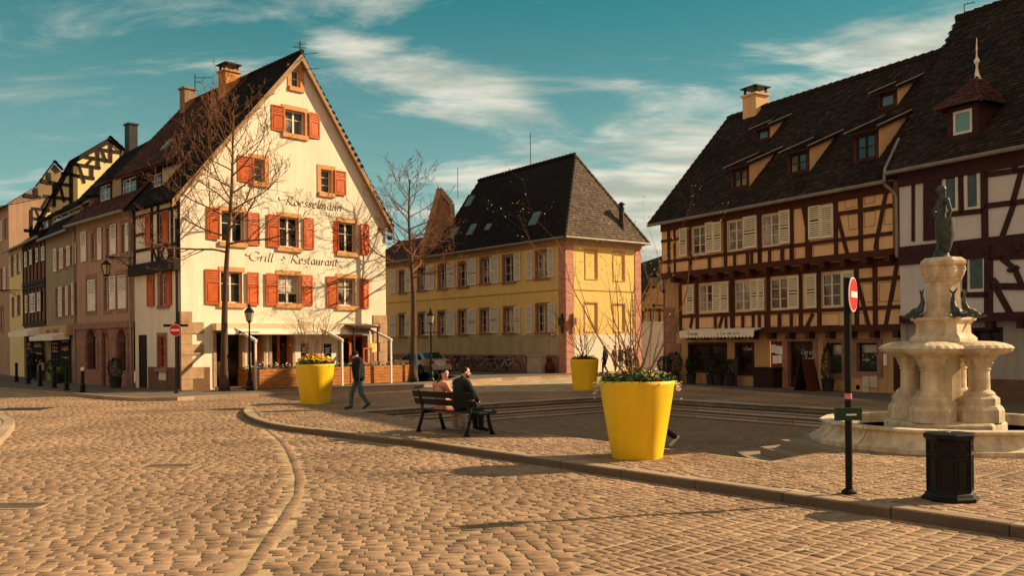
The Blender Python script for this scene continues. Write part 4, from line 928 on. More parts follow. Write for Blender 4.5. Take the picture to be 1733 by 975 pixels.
# brown gable behind the tree
q0=WY(738,420,66); F=Fac((q0.x,q0.y),(1,.25)); B2=bld('brown_gable_house','narrow orange-brown gable rising behind the left end of the yellow house',(q0.x,q0.y))
pts=[F.px(*q) for q in ((712,432),(743,320),(764,345),(770,432))]
mb=MB(); mb.poly([F.P(pts[0][0],2)]+[F.P(*p) for p in pts]+[F.P(pts[3][0],2)]); mb.poly([F.P(pts[3][0],2),F.P(pts[3][0],2,-5),F.P(pts[3][0],pts[3][1],-5),F.P(*pts[3])]); mb.build('wall',mat('brown_gable',(0.42,0.22,0.12),.9,.2),B2)
rf=MB()
for a_,b_ in zip(pts[:-1],pts[1:]): A=F.P(*a_,.15);Bq=F.P(*b_,.15); tiled(rf,[A,A-F.n*1.2,Bq-F.n*1.2,Bq],F.n,tw=.25,th=.25)
rf.build('roof',M_rbr,B2); mb=MB(); 
for a_,b_ in zip(pts[:-1],pts[1:]): F.beam(mb,a_,b_,.35,.02,.2)
mb.build('coping',M_sand,B2)
# ---------------- the brown timbered house on the right
R0=W(1545,668,kz); rv=Vector((-.57,1.0)).normalized(); RF=Fac(R0,rv); R1=RF.off(.3); R2=RF.off(.62)
zj1=R1.px(1340,562)[1]; zj2=R2.px(1340,448)[1]; zER=R2.px(1530,300)[1]
uL2=R2.px(1120,420)[0]; uL1=R1.px(1150,500)[0]; uG=RF.px(1126,560)[0]
BR=bld('timbered_house','ochre half-timbered house with ivory louvred shutters and shed dormers on a brown tile roof',RF.P(6,0))
Z6=lambda x,y:(1080+x/2.867,360+y/2.867)
Z5=lambda x,y:(1080+x/2.867,80+y/2.867)
def z6r(l,t,r,b): a=Z6(l,t);c=Z6(r,b); return (a[0],a[1],c[0],c[1])
w2=[(z6r(265,67,333,200),[z6r(207,75,243,213),z6r(334,47,372,194),z6r(373,45,412,191)]),(z6r(437,38,515,182),[z6r(516,17,582,172)]),(z6r(602,8,690,160),[z6r(691,-12,743,150)])]
w1=[(z6r(298,348,367,481),[z6r(240,349,277,490),z6r(368,338,406,486),z6r(408,336,447,484)]),(z6r(470,334,550,476),[z6r(551,323,588,475),z6r(590,321,620,473)]),(z6r(642,318,732,468),[z6r(733,307,787,467)]),(z6r(893,294,985,456),[z6r(820,300,872,463),z6r(996,283,1055,455)])]
r2=[R2.rect(*w[0]) for w in w2]; r1=[R1.rect(*w[0]) for w in w1]
mb=MB(); wall(R2,mb,[(.25,zj2),(uL2,zj2),(uL2,zER),(.25,zER)],r2); wall(R1,mb,[(.05,zj1),(uL1,zj1),(uL1,zj2),(.05,zj2)],r1)
mb.poly([R2.P(.25,zj2),R2.P(.25,zER),R2.P(.25,zER,-9),R2.P(.25,zj2,-9)]); mb.poly([R2.P(uL2,zj2),R2.P(uL2,zER),R2.P(uL2,zER,-9),R2.P(uL2,zj2,-9)])
mb.poly([R1.P(.05,zj2),R1.P(uL2,zj2),R1.P(uL2,zj2,.32),R1.P(.05,zj2,.32)])
mb.build('wall',M_ochre,BR)
gw=[RF.rect(*z6r(250,640,425,768)),RF.rect(*z6r(478,640,556,780)),RF.rect(*z6r(640,625,700,752)),RF.rect(*z6r(728,625,850,852)),RF.rect(*z6r(922,632,990,780)),RF.rect(*z6r(1062,632,1162,772)),RF.rect(*z6r(1238,640,1310,868))]
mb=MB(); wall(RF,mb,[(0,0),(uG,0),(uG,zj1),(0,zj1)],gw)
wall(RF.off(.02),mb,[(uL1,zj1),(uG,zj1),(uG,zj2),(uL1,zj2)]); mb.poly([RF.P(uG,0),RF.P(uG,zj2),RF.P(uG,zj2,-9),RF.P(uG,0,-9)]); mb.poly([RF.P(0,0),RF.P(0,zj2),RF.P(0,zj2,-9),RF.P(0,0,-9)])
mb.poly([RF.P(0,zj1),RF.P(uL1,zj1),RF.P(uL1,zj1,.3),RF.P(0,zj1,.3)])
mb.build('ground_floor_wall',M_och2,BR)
mb=MB(); z=.1; i=0
while z<zj1+.9:
    h=random.uniform(.35,.5); l=[1.1,.7,.9][i%3]; RF.box(mb,uG-l,uG+.03,z,z+h-.015,.025,.05); z+=h;i+=1
mb.build('quoin',M_rsand,BR)
def tri(F,B,ws,rs_):
    for w,r in zip(ws,rs_):
        window(F,B,r,M_wht,M_glc if random.random()<.6 else M_gl,rec=.07,cols=2,rows=4 if False else 3,fw=.05,revm=M_timb,sh=[(*F.rect(*q),M_shg,dict(louvre=1.0,d=.07+.01*k)) for k,q in enumerate(w[1])])
tri(R2,BR,w2,r2); tri(R1,BR,w1,r1)
for k,q in enumerate((z6r(833,-33,890,128),z6r(892,-38,953,122))): shutter(R2,BR,*R2.rect(*q),M_shg,d=.06)
T=MB()
def tb(F,z,a,b,w,d1=.045): F.beam(T,F.px(*z(*a)),F.px(*z(*b)),w,.004,d1)
uu=R2
R2.box(T,.2,uL2,zER-.42,zER-.05,.004,.07); R2.box(T,.2,uL2,zj2-.02,zj2+.2,.004,.06)
zrl=(r2[0][2]+r2[2][2])/2-.1
R2.box(T,.25,uL2,zrl-.1,zrl+.03,.004,.05)
zrr=R2.px(*Z5(1120,785))[1]; R2.box(T,.25,R2.px(*Z6(955,0))[0],zrr-.07,zrr+.07,.004,.048)
zrt=R2.px(*Z5(1120,905))[1]; R2.box(T,.25,R2.px(*Z6(985,100))[0],zrt-.07,zrt+.07,.004,.048) if abs(zrt-zrl)>.25 else None
R2.box(T,R2.px(*Z6(200,100))[0],uL2,R2.px(*Z6(175,130))[1]-.06,R2.px(*Z6(175,130))[1]+.06,.004,.048)
def post(F,x,z0,z1,w=.16,zz=Z6,y=100): u=F.px(*zz(x,y))[0]; F.box(T,u-w/2,u+w/2,z0,z1,.004,.05)
for x in (150,178,253,424,592,748,822,962,1082,1283): post(R2,x,zj2+.2,zER-.4,.16 if x not in(178,) else .1)
for x in (348,470,534,553,590,640,702,745,838): post(R2,x,zj2+.2,zrl-.1,.13,y=240)
for x in (1160,): post(R2,x,zj2+.2,zrl,.13,y=160)
for a,b in (((790,-100),(830,130)),((948,-70),(1018,205)),((1212,-135),(1152,175)),): tb(R2,Z6,a,b,.14)
# first floor
R1.box(T,.05,uL1,zj2-.35,zj2-.06,.004,.05); R1.box(T,.05,uL1,zj1-.02,zj1+.2,.004,.06)
zr1=(r1[0][2]+r1[3][2])/2-.1; R1.box(T,.05,uL1,zr1-.1,zr1+.03,.004,.055)
z=R1.px(*Z6(1190,320))[1]; R1.box(T,.05,R1.px(*Z6(1062,320))[0],z-.07,z+.07,.004,.048)
for x in (206,287,455,462,633,790,880,1062,1152,1312): post(R1,x,zj1+.2,zj2-.3,.17,y=400)
for x in (377,428,510,560,590,622,688,745,1022): post(R1,x,zj1+.2,zr1-.1,.13,y=520)
for a,b in (((268,495),(255,560)),((415,490),(395,560)),((850,490),(820,555)),((1065,330),(1122,555)),((1258,250),(1203,550)),((880,300),(880,301))): tb(R1,Z6,a,b,.14)
# beam ends under both jetties
k=.35
while k<uL2-.2: R2.box(T,k,k+.2,zj2-.24,zj2-.022,-.30,.06); k+=.92
k=.3
while k<uL1-.2: R1.box(T,k,k+.2,zj1-.26,zj1-.022,-.28,.05); k+=.95
# fine dark lines inside the plaster panels
PL=T2=MB()
def panel_line(F,pts,zz=Z6):
    q=[F.px(*zz(*p)) for p in pts]; c=(sum(p[0] for p in q)/len(q),sum(p[1] for p in q)/len(q))
    for i in range(len(q)): F.beam(PL,q[i],q[(i+1)%len(q)],.018,.001,.003)
for x0,x1 in ((260,335),(358,408),(432,462),(482,522),(600,632),(655,690),(712,738),(762,828),(850,958)):
    s_=-.088; yy=lambda x,b:b+s_*(x-150); panel_line(R2,[(x0,yy(x0,222)),(x1,yy(x1,222)),(x1,yy(x1,290)),(x0,yy(x0,290))])
for x0,x1 in ((295,365),(465,500),(520,553),(636,676),(697,736),(762,835),(890,975),(1035,1100)):
    yy=lambda x,b:b-.02*(x-200); panel_line(R1,[(x0,yy(x0,505)),(x1,yy(x1,505)),(x1,yy(x1,562)),(x0,yy(x0,562))])
for q in ([(1003,-98),(1063,-112),(1066,-34),(1005,-18)],[(1097,-115),(1145,-124),(1148,-52),(1097,-40)],[(1018,12),(1066,3),(1068,76),(1024,84)],[(1097,-2),(1150,-10),(1148,62),(1097,70)],[(1205,-22),(1262,-32),(1266,48),(1192,58)]): panel_line(R2,q)
for q in ([(1085,345),(1140,343),(1145,432),(1100,436)],[(1172,340),(1230,335),(1215,430),(1170,432)],[(1255,330),(1300,328),(1300,425),(1235,430)],[(1215,468),(1300,460),(1300,545),(1200,550)]): panel_line(R1,q)
T.v,T.f,T.t=T.v+PL.v,T.f+[tuple(i+len(T.v) for i in f) for f in PL.f],T.t+PL.t; T.build('timber_frame',M_timb,BR)
# ground floor openings
for i,r in enumerate(gw):
    if i==2: continue
    window(RF,BR,r,M_dkw if i not in (3,) else mat('dark_red_door',(.10,.012,.010),.5,.2),M_gls if i not in (4,5) else M_glp,rec=.2 if i!=6 else .5,cols=2 if i in (0,) else 1,rows=1,revm=M_rsand if i>2 else M_och2,fw=.07,
      sur=(M_rsand,.22,.15,.0 if i in(3,6) else .2,.035) if i in (3,4,5) else ((M_timb,.09,.09,.09,.03) if i<2 else None),name={0:'shop_window',1:'shop_door',3:'entrance_door',4:'shop_window',5:'shop_window',6:'doorway'}[i])
r=gw[2]; mb=MB(); RF.box(mb,r[0],r[1],r[2],r[3],-.1,-.05); mb2=MB()
o=mb.build('menu_board',M_red if False else mat('dark_red_board',(0.16,0.02,0.015),.6,.2),BR)
for (a,b) in ((.2,.72),(.5,.68),(.78,.66),(.3,.3),(.68,.32)): uw=r[1]-r[0]; h=r[3]-r[2]; RF.box(mb2,r[1]-uw*a-.13,r[1]-uw*a+.1,r[2]+h*b-.16,r[2]+h*b+.16,-.045,-.04)
mb2.build('menu_sheet',M_signw,o)
# blinds: plants visible behind the pale windows
for i in (4,5):
    r=gw[i]; mb=MB()
    for k in range(150):
        u=random.uniform(r[0]+.1,r[1]-.1); z=r[2]+.1+random.random()**2*.55; a=random.uniform(0,6.3); s_=.06; c_=RF.P(u,z,-.165+random.uniform(0,.03)); mb.poly([c_+RF.u*s_*math.cos(a)+Vector((0,0,s_*math.sin(a))),c_+RF.u*s_*math.cos(a+2)+Vector((0,0,s_*math.sin(a+2))),c_+RF.u*s_*math.cos(a+4)+Vector((0,0,s_*math.sin(a+4)))],random.random())
    mb.build('window_plant',M_dgr,BR)
# awning with scalloped edge
r=RF.rect(*z6r(200,572,562,600)); mb=MB(); u0,u1=r[0],r[1]; zt=R2.px(*Z6(380,572))[1]; o1=.75
rA=RF.rect(*z6r(200,572,562,600),o1); u0,u1,zl,zt=rA[0],rA[1],rA[2],rA[3]
mb.hexa([RF.P(u0,zt-.05,o1),RF.P(u1,zt-.05,o1),RF.P(u1,zt+.08,.12),RF.P(u0,zt+.08,.12),RF.P(u0,zt,o1),RF.P(u1,zt,o1),RF.P(u1,zt+.13,.12),RF.P(u0,zt+.13,.12)])
n=22
for k in range(n):
    a=u0+(u1-u0)*k/n;b=u0+(u1-u0)*(k+1)/n; pts_=[RF.P(a,zt-.02,o1+.005),RF.P(b,zt-.02,o1+.005)]+[RF.P(b+(a-b)*j/6,zl-.07*math.sin(math.pi*j/6),o1+.005) for j in range(7)]; mb.poly(pts_)
AWN=tag(mb.build('shop_awning',M_shw,None),'cream shop awning with scalloped edge and small lettering on the ochre timbered house','awning')
AWF=(u0,u1,zl,zt,o1)
# cabinet, boxes
mb=MB(); a=RF.px(*Z6(603,780))[0];b=RF.px(*Z6(700,790))[0]; RF.box(mb,min(a,b),max(a,b),.12,.85,.02,.5); RF.box(mb,min(a,b)-.05,max(a,b)+.05,.852,.91,.02,.55)
for kk in range(5): RF.box(mb,min(a,b)+.05,max(a,b)-.05,.18+kk*.13,.27+kk*.13,.502,.515)
tag(mb.build('wooden_cabinet',M_dkw),'dark wooden chest under the red menu board','cabinet')
mb=MB(); 
for q in (z6r(1090,795,1125,848),z6r(1127,793,1165,850),z6r(1090,850,1125,875)): r=RF.rect(*q); RF.box(mb,r[0],r[1]-.02,r[2]+.01,r[3],.004,.06)
mb.build('meter_box',mat('meter_box_paint',(0.62,0.52,0.38),.7,.1),BR)
mb=MB(); q=RF.px(*Z6(1202,715)); RF.box(mb,q[0]-.07,q[0]+.07,q[1]-.2,q[1]+.2,.004,.05); mb.build('intercom',M_signw,BR)
mb=MB(); q=RF.px(*Z6(1066,848)); disc(mb,RF.P(q[0],q[1],.004),.09,RF.n,.004); mb.build('round_vent',M_int,BR)
# roof
INN=5.0; zRg=12.75; sR=(zRg-zER)/INN; ev=.35
P=lambda u,z,d:R2.P(u,z,d)
uE0=.35; uE1=uL2+.45; uR1_=14.6; uR0_=1.2
ea=P(uE0,zER-.02,ev);eb=P(uE1,zER-.02,ev); ra_=P(uR0_,zRg,-INN);rb_=P(uR1_-.9,zRg,-INN)
q_=R2.off(-INN).px(1233,203); rb_=P(q_[0],zRg,-INN)
rf=MB(); tiled(rf,[ea,eb,rb_,P(uE0,zRg,-INN)],rv.to_3d(),tw=.18,th=.16,jit=.016); ebk=P(uE1,zER,-2*INN-ev); tiled(rf,[eb,ebk,rb_],rv.to_3d().cross(Vector((0,0,1))),tw=.18,th=.16)
tiled(rf,[P(uE0,zER,-2*INN-ev),ebk,rb_,P(uE0,zRg,-INN)],rv.to_3d(),tw=.25,th=.25)
ridge_tiles(rf,P(uE0,zRg+.05,-INN),rb_+Vector((0,0,.05)),.13); ridge_tiles(rf,eb,rb_,.11); rf.build('roof',M_rms,BR)
gutter(R2,BR,.2,uE1,zER-.1,ev+.06); 
mb=MB(); mb.tube([R2.P(.3,zER-.15,ev),R2.P(.1,zER-.45,.12),R2.P(.02,zER-.6,.1),R2.P(.02,zj2-.1,.08),R2.P(-.1,zj2-.3,-.2),R2.P(-.1,.2,-.45)],.06,8); mb.build('downpipe',M_zinc,BR)
EA0=P(uE0,zER-.02,ev); sRr=(zRg-zER+.02)/(INN+ev)
def rdorm(l,r_,b,t,pitch=.42,**k):
    # base corners on the roof plane
    cA,_=onplane(l,b,ea,eb,rb_); cB,_=onplane(r_,b-2,ea,eb,rb_); 
    dA_=-(cA-R2.o).dot(R2.n); dB_=-(cB-R2.o).dot(R2.n); dd=(dA_+dB_)/2
    ua=R2.px(l,(t+b)/2,-dd)[0];ub=R2.px(r_,(t+b)/2,-dd)[0]; zt_=R2.px((l+r_)/2,t,-dd)[1]; zb_=R2.px((l+r_)/2,b,-dd)[1]
    return shed_dormer(BR,R2,dd,zER-.02+sRr*ev,sRr,min(ua,ub),max(ua,ub),zb_,zt_,M_dkw,M_ochre,M_rms,pitch=pitch,surm=M_timb,**k)
rdorm(*[Z5(450,690)[0],Z5(540,690)[0],Z5(0,690)[1],Z5(0,572)[1]])
rdorm(*[Z5(722,620)[0],Z5(832,620)[0],Z5(0,618)[1],Z5(0,495)[1]])
rdorm(*[Z5(1043,560)[0],Z5(1168,560)[0],Z5(0,556)[1],Z5(0,400)[1]])
rdorm(*[Z5(572,456)[0],Z5(640,456)[0],Z5(0,456)[1],Z5(0,385)[1]],rows=1,cols=1,m_gl=M_gly,jamb=.12)
rdorm(*[Z5(1160,302)[0],Z5(1258,302)[0],Z5(0,300)[1],Z5(0,205)[1]],rows=1,cols=1,m_gl=M_gly,jamb=.14)
q=R2.off(-INN).px(1279,215); o=P(q[0],0,-INN); chimney(BR,(o.x,o.y),.85,.8,zRg-.6,zRg+.62,math.atan2(rv.y,rv.x),M_ochre,M_dkm)
# ---------------- the lavender timbered house at the right edge
LF=RF.off(.55); L2=RF.off(.75); uEnd=-10.2
BL=bld('lavender_house','tall pale lavender half-timbered house with leaded windows at the right edge',LF.P(-4,0))
zLj=LF.px(1680,541)[1]; zLe=L2.px(1600,273)[1]; zm2=L2.px(1690,416)[1]
lw=[(1597,292,1622,358),(1633,287,1659,355),(1614,427,1631,493),(1637,426,1669,494)]
rl=[L2.rect(*q) for q in lw]; 
mb=MB(); wall(L2,mb,[(uEnd,zLj),(-.12,zLj),(-.12,zLe),(uEnd,zLe)],rl); 
mb.poly([L2.P(-.12,0),L2.P(-.12,zLe),L2.P(-.12,zLe,-12),L2.P(-.12,0,-12)]); mb.poly([L2.P(uEnd,0),L2.P(uEnd,zLe),L2.P(uEnd,15,-6.6),L2.P(uEnd,zLe,-12),L2.P(uEnd,0,-12)]); mb.build('wall',M_lav,BL)
gl_=[RF.off(.5).rect(1648,560,1693,588)]; mb=MB(); GL=RF.off(.5); wall(GL,mb,[(uEnd,0),(-.12,0),(-.12,zLj),(uEnd,zLj)],gl_); mb.poly([GL.P(uEnd,zLj),GL.P(-.12,zLj),GL.P(-.12,zLj,.26),GL.P(uEnd,zLj,.26)]); mb.build('ground_floor_wall',M_greyw,BL)
window(GL,BL,gl_[0],M_dkw,M_gls,rec=.2,cols=2,rows=2,revm=M_greyw,sur=(M_timp,.08,.1,.08,.03))
mb=MB(); GL.box(mb,uEnd,-.12,0,.75,.004,.06); mb.build('plinth',M_plinth,BL)
m_lead,nt,b_=newmat('leaded_glass'); vo=N(nt,'ShaderNodeTexVoronoi'); vo.inputs['Scale'].default_value=7; tc=N(nt,'ShaderNodeTexCoord'); nt.links.new(tc.outputs['Object'],vo.inputs['Vector']); rp=N(nt,'ShaderNodeValToRGB'); nt.links.new(vo.outputs['Color'],rp.inputs[0]); rp.color_ramp.elements[0].color=(.03,.05,.06,1); rp.color_ramp.elements[1].color=(.09,.10,.10,1); nt.links.new(rp.outputs[0],b_.inputs['Base Color']); b_.inputs['Roughness'].default_value=.2; b_.inputs['Specular IOR Level'].default_value=.35
for i,r in enumerate(rl): window(L2,BL,r,M_wht,m_lead,rec=.02,cols=1,rows=1,fw=.09,revm=M_timp)
T=MB()
def lb(a,b,w): L2.beam(T,L2.px(*a),L2.px(*b),w,.004,.05)
L2.box(T,uEnd,-.12,zLe-.55,zLe-.02,.004,.08); L2.box(T,uEnd,-.12,zLj-.05,zLj+.2,.004,.08); L2.box(T,uEnd,-.12,zm2-.32,zm2+.28,.004,.07)
z7=lambda x,y:(1380+x/2.436,y/2.436)
for a,b,w in ((z7(484,690),z7(484,990),.62),(z7(405,690),z7(405,995),.1),(z7(600,690),z7(604,880),.14),(z7(697,660),z7(701,990),.2),(z7(500,697),z7(700,672),.16),(z7(500,890),z7(700,868),.16),
  (z7(700,722),z7(930,690),.16),(z7(700,850),z7(930,822),.16),(z7(854,695),z7(812,845),.15),(z7(822,835),z7(772,975),.15),(z7(790,650),z7(835,705),.14)): lb(a,b,w)
z8=lambda x,y:(1480+x/4.874,420+y/4.874)
for a,b,w in ((z8(750,20),z8(750,370),.16),(z8(945,0),z8(945,550),.26),(z8(690,385),z8(945,385),.16),(z8(945,80),z8(1300,68),.15),(z8(960,315),z8(1300,318),.2),(z8(1000,0),z8(1060,90),.16),(z8(1060,90),z8(1160,170),.16),(z8(1160,170),z8(1215,300),.16),(z8(1000,315),z8(1130,550),.18),(z8(610,30),z8(610,200),.16),(z8(480,20),z8(480,90),.12)): lb(a,b,w)
for q in ((z8(1100,180),z8(1140,190)),(z8(1165,150),z8(1195,170)),(z8(985,250),z8(1020,290)),(z8(1165,160),z8(1160,190))): lb(q[0],q[1],.1)
k=uEnd+.3
while k<-.4: L2.box(T,k,k+.2,zLj-.28,zLj-.052,-.2,.05); L2.box(T,k,k+.18,zm2-.2,zm2-.0,.072,.14); k+=.95
k=-6.0
while k>uEnd: L2.box(T,k-.08,k+.08,zLj+.2,zLe-.5,.004,.048); k-=1.1
T.build('timber_frame',M_timp,BL)
# roof
zLr=14.9; inL=6.3
e0=L2.px(1549,278,.3)[0]; ea2=L2.P(.15,zLe-.02,.35); eb2=L2.P(uEnd-.3,zLe-.02,.35); rr0=L2.P(L2.off(-inL).px(1619,30)[0],zLr,-inL); rr1=L2.P(uEnd-.3,zLr,-inL)
q=L2.off(-inL).px(1619,32); zLr=q[1]; rr0=L2.P(q[0],zLr,-inL); rr1=L2.P(uEnd-.3,zLr,-inL)
rf=MB(); tiled(rf,[ea2,eb2,rr1,rr0],rv.to_3d(),tw=.18,th=.16,jit=.016); bk0=L2.P(q[0],zLe,-2*inL);bk1=L2.P(uEnd-.3,zLe,-2*inL); tiled(rf,[bk0,bk1,rr1,rr0],rv.to_3d(),tw=.3,th=.3)
rf.poly([ea2,rr0,bk0,L2.P(.15,zLe,-2*inL)]); ridge_tiles(rf,rr0+Vector((0,0,.04)),rr1+Vector((0,0,.04)),.14); rf.build('roof',M_rms,BL); gutter(L2,BL,.1,uEnd,zLe-.1,.42)
mb=MB(); pz=L2.P(.15,zLe-.35,.4); mb.tube([pz,ea2+Vector((0,0,.1)),ea2.lerp(rr0,.17)+Vector((0,0,.12))],.05,6); mb.build('verge_flashing',M_zinc,BL)
# turret dormer
cA,_=onplane(1607,240,ea2,eb2,rr0); dd=-(cA-L2.o).dot(L2.n); FD2=L2.off(-dd); u0=FD2.px(1603,205)[0];u1=FD2.px(1656,205)[0]; u0,u1=min(u0,u1),max(u0,u1); zb_=FD2.px(1630,234)[1]; zt_=FD2.px(1630,178)[1]
mb=MB(); r=FD2.rect(1613,186,1645,226); wall(FD2,mb,[(u0,zb_-.4),(u1,zb_-.4),(u1,zt_),(u0,zt_)],[r]); 
for u in (u0,u1): mb.poly([FD2.P(u,zb_-.4),FD2.P(u,zt_),FD2.P(u,zt_,-3),FD2.P(u,zb_-.4,-3)])
dm=mb.build('turret_dormer',M_timp,BL); window(FD2,dm,r,M_wht,mat('sky_tinted_glass',(0.16,0.30,0.30),.1,.1,1,0,spec=.8),rec=.05,cols=1,rows=1,fw=.08,revm=M_timp)  # teal of the reflected sky is put into the base colour
zap=FD2.px(1630,122)[1]; um=(u0+u1)/2; ap=FD2.P(um,zap,-.75); o_=.28
A_=[FD2.P(u0-o_,zt_-.02,o_),FD2.P(u1+o_,zt_-.02,o_),FD2.P(u1+o_,zt_-.02,-1.9),FD2.P(u0-o_,zt_-.02,-1.9)]
I_=[FD2.P(um+(u-um)*.62,zt_+.45,d) for u,d in ((u0,-.22),(u1,-.22),(u1,-1.3),(u0,-1.3))]
rf=MB()
for k in range(4):
    tiled(rf,[A_[k],A_[(k+1)%4],I_[(k+1)%4],I_[k]],(A_[(k+1)%4]-A_[k]),tw=.16,th=.13); tiled(rf,[I_[k],I_[(k+1)%4],ap],(A_[(k+1)%4]-A_[k]),tw=.16,th=.13); ridge_tiles(rf,A_[k],I_[k],.07); ridge_tiles(rf,I_[k],ap,.07)
rf.build('turret_roof',M_rbr,dm)
mb=MB(); mb.lathe([(.13,-.12),(.07,.05),(.032,.25),(.04,.36),(.085,.43),(.085,.5),(.03,.58),(.018,.78),(.03,.83),(.006,1.2)],tuple(ap),10); mb.build('finial',M_shw,dm)
antenna('antenna','bent thin antenna on the ridge of the lavender house',rr0+Vector((.2,-.2,0)),.5,[(.5,.3,-.2,2,.3)])
q=L2.off(-inL).px(1697,8); antenna('antenna','small comb-shaped antenna on the ridge near the right edge',L2.P(q[0],q[1]-.2,-inL),.7,[(.5,.5,-.5,5,.3)])
q=gpt(uA,zA,.1); antenna('antenna','many-armed television antenna on the peak of the white gable',q+Vector((.1,0,0)),.75,[(.7,.0,.5,3,.5),(.5,-.1,.3,3,.6),(.1,.9,-.3,2,.2),(-.55,.9,-.1,2,.2)])
o=gpt(uA-.35,zA+.5,S1.off(-uA).px(343,175)[0]); antenna('antenna','pale television antenna beside the brown chimney',o,.8,[(.6,.9,.0,5,.4),(.4,.3,.2,3,.5)])
# distant house between the yellow and the timbered ones
q0=WY(1086,560,75); F=Fac((q0.x,q0.y),(1,.12)); B3=bld('distant_house','distant yellow-brown timbered house seen between the yellow house and the ochre one',(q0.x,q0.y))
pts=[F.px(*q) for q in ((1078,520),(1120,440),(1165,520))]; zt3=pts[1][1]; mb=MB(); x0,x1=F.px(1075,560)[0],F.px(1170,560)[0]; hs=[F.rect(*q) for q in ((1092,530,1098,550),(1106,530,1112,550),(1090,575,1096,592),(1108,575,1114,592))]
wall(F,mb,[(x0,0),(x1,0),(x1,pts[2][1]),(pts[1][0],zt3),(x0,pts[0][1])],hs); mb.build('wall',mat('distant_render',(0.48,0.30,0.15),.9,.2),B3)
for h in hs: window(F,B3,h,M_wht,M_gl,cols=2,rows=2,revm=M_timb)
t=MB()
for z in (525,556,568): F.beam(t,F.px(1077,z),F.px(1168,z),.22,.004,.06)
for x in (1080,1088,1102,1116,1130): F.beam(t,F.px(x,522),F.px(x,556),.18,.004,.055)
t.build('timber_frame',M_timb,B3)
rf=MB()
for a_,b_ in ((pts[0],pts[1]),(pts[2],pts[1])): A=F.P(a_[0],a_[1]-.3,.5);Bq=F.P(b_[0],b_[1]+.2,.5); tiled(rf,[A,A-F.n*10,Bq-F.n*10,Bq],F.n,tw=.3,th=.3)
rf.build('roof',M_rms,B3)
mb=MB(); F=Fac(YS.P(wS+.1,0)[:2],(1,.25)); mb.hexa([F.P(0,0,0),F.P(9,0,0),F.P(9,0,-.3),F.P(0,0,-.3),F.P(0,3.1,0),F.P(9,3.1,0),F.P(9,3.1,-.3),F.P(0,3.1,-.3)]); F.box(mb,-.02,9,3.102,3.2,-.35,.05)
tag(mb.build('garden_wall',M_cream),'pale garden wall running right from the yellow house','wall')
# ================================================================== furniture, plants, people, vehicles
def V3(*a): return Vector(a)
# ---- yellow planters
def make_pot(name='yellow_planter',loc=(0,0,0),r1=.61,r0=.39,h=1.22,label=''):
    e=empty(name,label,'planter',loc,'big yellow planters on the square')
    x,y,z=loc; mb=MB(); seg=48
    # square foot turning into a round rim
    def sup(t,r,sq): c,s=math.cos(t),math.sin(t); k=(abs(c)**sq+abs(s)**sq)**(-1/sq); return r*k
    prof=[(r0,0.0,3.2),(r0+.005,.02,3.2)]+[(r0+(r1-r0)*t,h*t,3.2-1.2*t) for t in (.15,.35,.55,.75,.95)]+[(r1,h,2),(r1-.03,h+.004,2),(r1-.035,h-.06,2)]
    i=0; n=len(prof); vs=[];fs=[]
    for (r,zz,sq) in prof:
        for k in range(seg):
            t=2*math.pi*k/seg; q=sup(t+.35,r,sq); vs.append((x+q*math.cos(t),y+q*math.sin(t),z+zz))
    for a in range(n-1):
        for k in range(seg): fs.append((a*seg+k,a*seg+(k+1)%seg,(a+1)*seg+(k+1)%seg,(a+1)*seg+k))
    mb.mesh(vs,fs); mb.build('pot',M_ywp,e,smooth=True)
    mb=MB(); mb.lathe([(0.001,h-.05),(r1-.04,h-.06)],(x,y,z),32); mb.build('soil',M_soil,e); return e
def leaf_cloud(mb,c,rx,ry,h,n,s0,s1,z0=0,droop=0):
    for k in range(n):
        a=random.uniform(0,2*math.pi); r=math.sqrt(random.random()); x=c[0]+rx*r*math.cos(a); y=c[1]+ry*r*math.sin(a)
        top=h*(1-.55*r*r)*(.6+.5*mnoise.noise(Vector((x*4,y*4,c[2]))))+.02; z=c[2]+z0+top*random.random()**.6
        s=random.uniform(s0,s1); d=Vector((random.gauss(0,1),random.gauss(0,1),random.uniform(-.2,1.3))).normalized(); e=d.orthogonal().normalized(); e=Matrix.Rotation(random.uniform(0,6.3),3,d)@e
        p=Vector((x,y,z)); mb.poly([p,p+d*s*.5+e*s*.22,p+d*s,p+d*s*.5-e*s*.22],random.random())
def petals(mb,p,s,n=5):
    nrm=Vector((random.gauss(0,.5),random.gauss(0,.5)-.5,1)).normalized(); e=nrm.orthogonal().normalized()
    for k in range(n):
        d=Matrix.Rotation(2*math.pi*k/n,3,nrm)@e; f=nrm.cross(d); mb.poly([p,p+d*s*.7+f*s*.4+nrm*.01,p+d*s+nrm*.004,p+d*s*.7-f*s*.4+nrm*.01])
def flower_bed(name,label,c,rx,ry,h,n,nw,ny,no=0,mat_=None,s=(.05,.10),group='spring flowers planted in pots and boxes',fs=.03,cat='flowers'):
    e=empty(name,label,cat,c,group); mb=MB(); leaf_cloud(mb,c,rx,ry,h,n,*s); mb.build('foliage',mat_ or M_grn,e)
    for cnt,m,nm in ((nw,M_flw,'white_blossom'),(ny,M_fly,'yellow_blossom'),(no,M_flo,'orange_blossom')):
        if not cnt: continue
        mb=MB()
        for k in range(cnt):
            a=random.uniform(0,6.283); r=math.sqrt(random.random()); x=c[0]+rx*r*math.cos(a);y=c[1]+ry*r*math.sin(a); z=c[2]+h*(1-.5*r*r)*random.uniform(.75,1.15)+.01; petals(mb,Vector((x,y,z)),fs*random.uniform(.8,1.3))
        mb.build(nm,m,e)
    return e
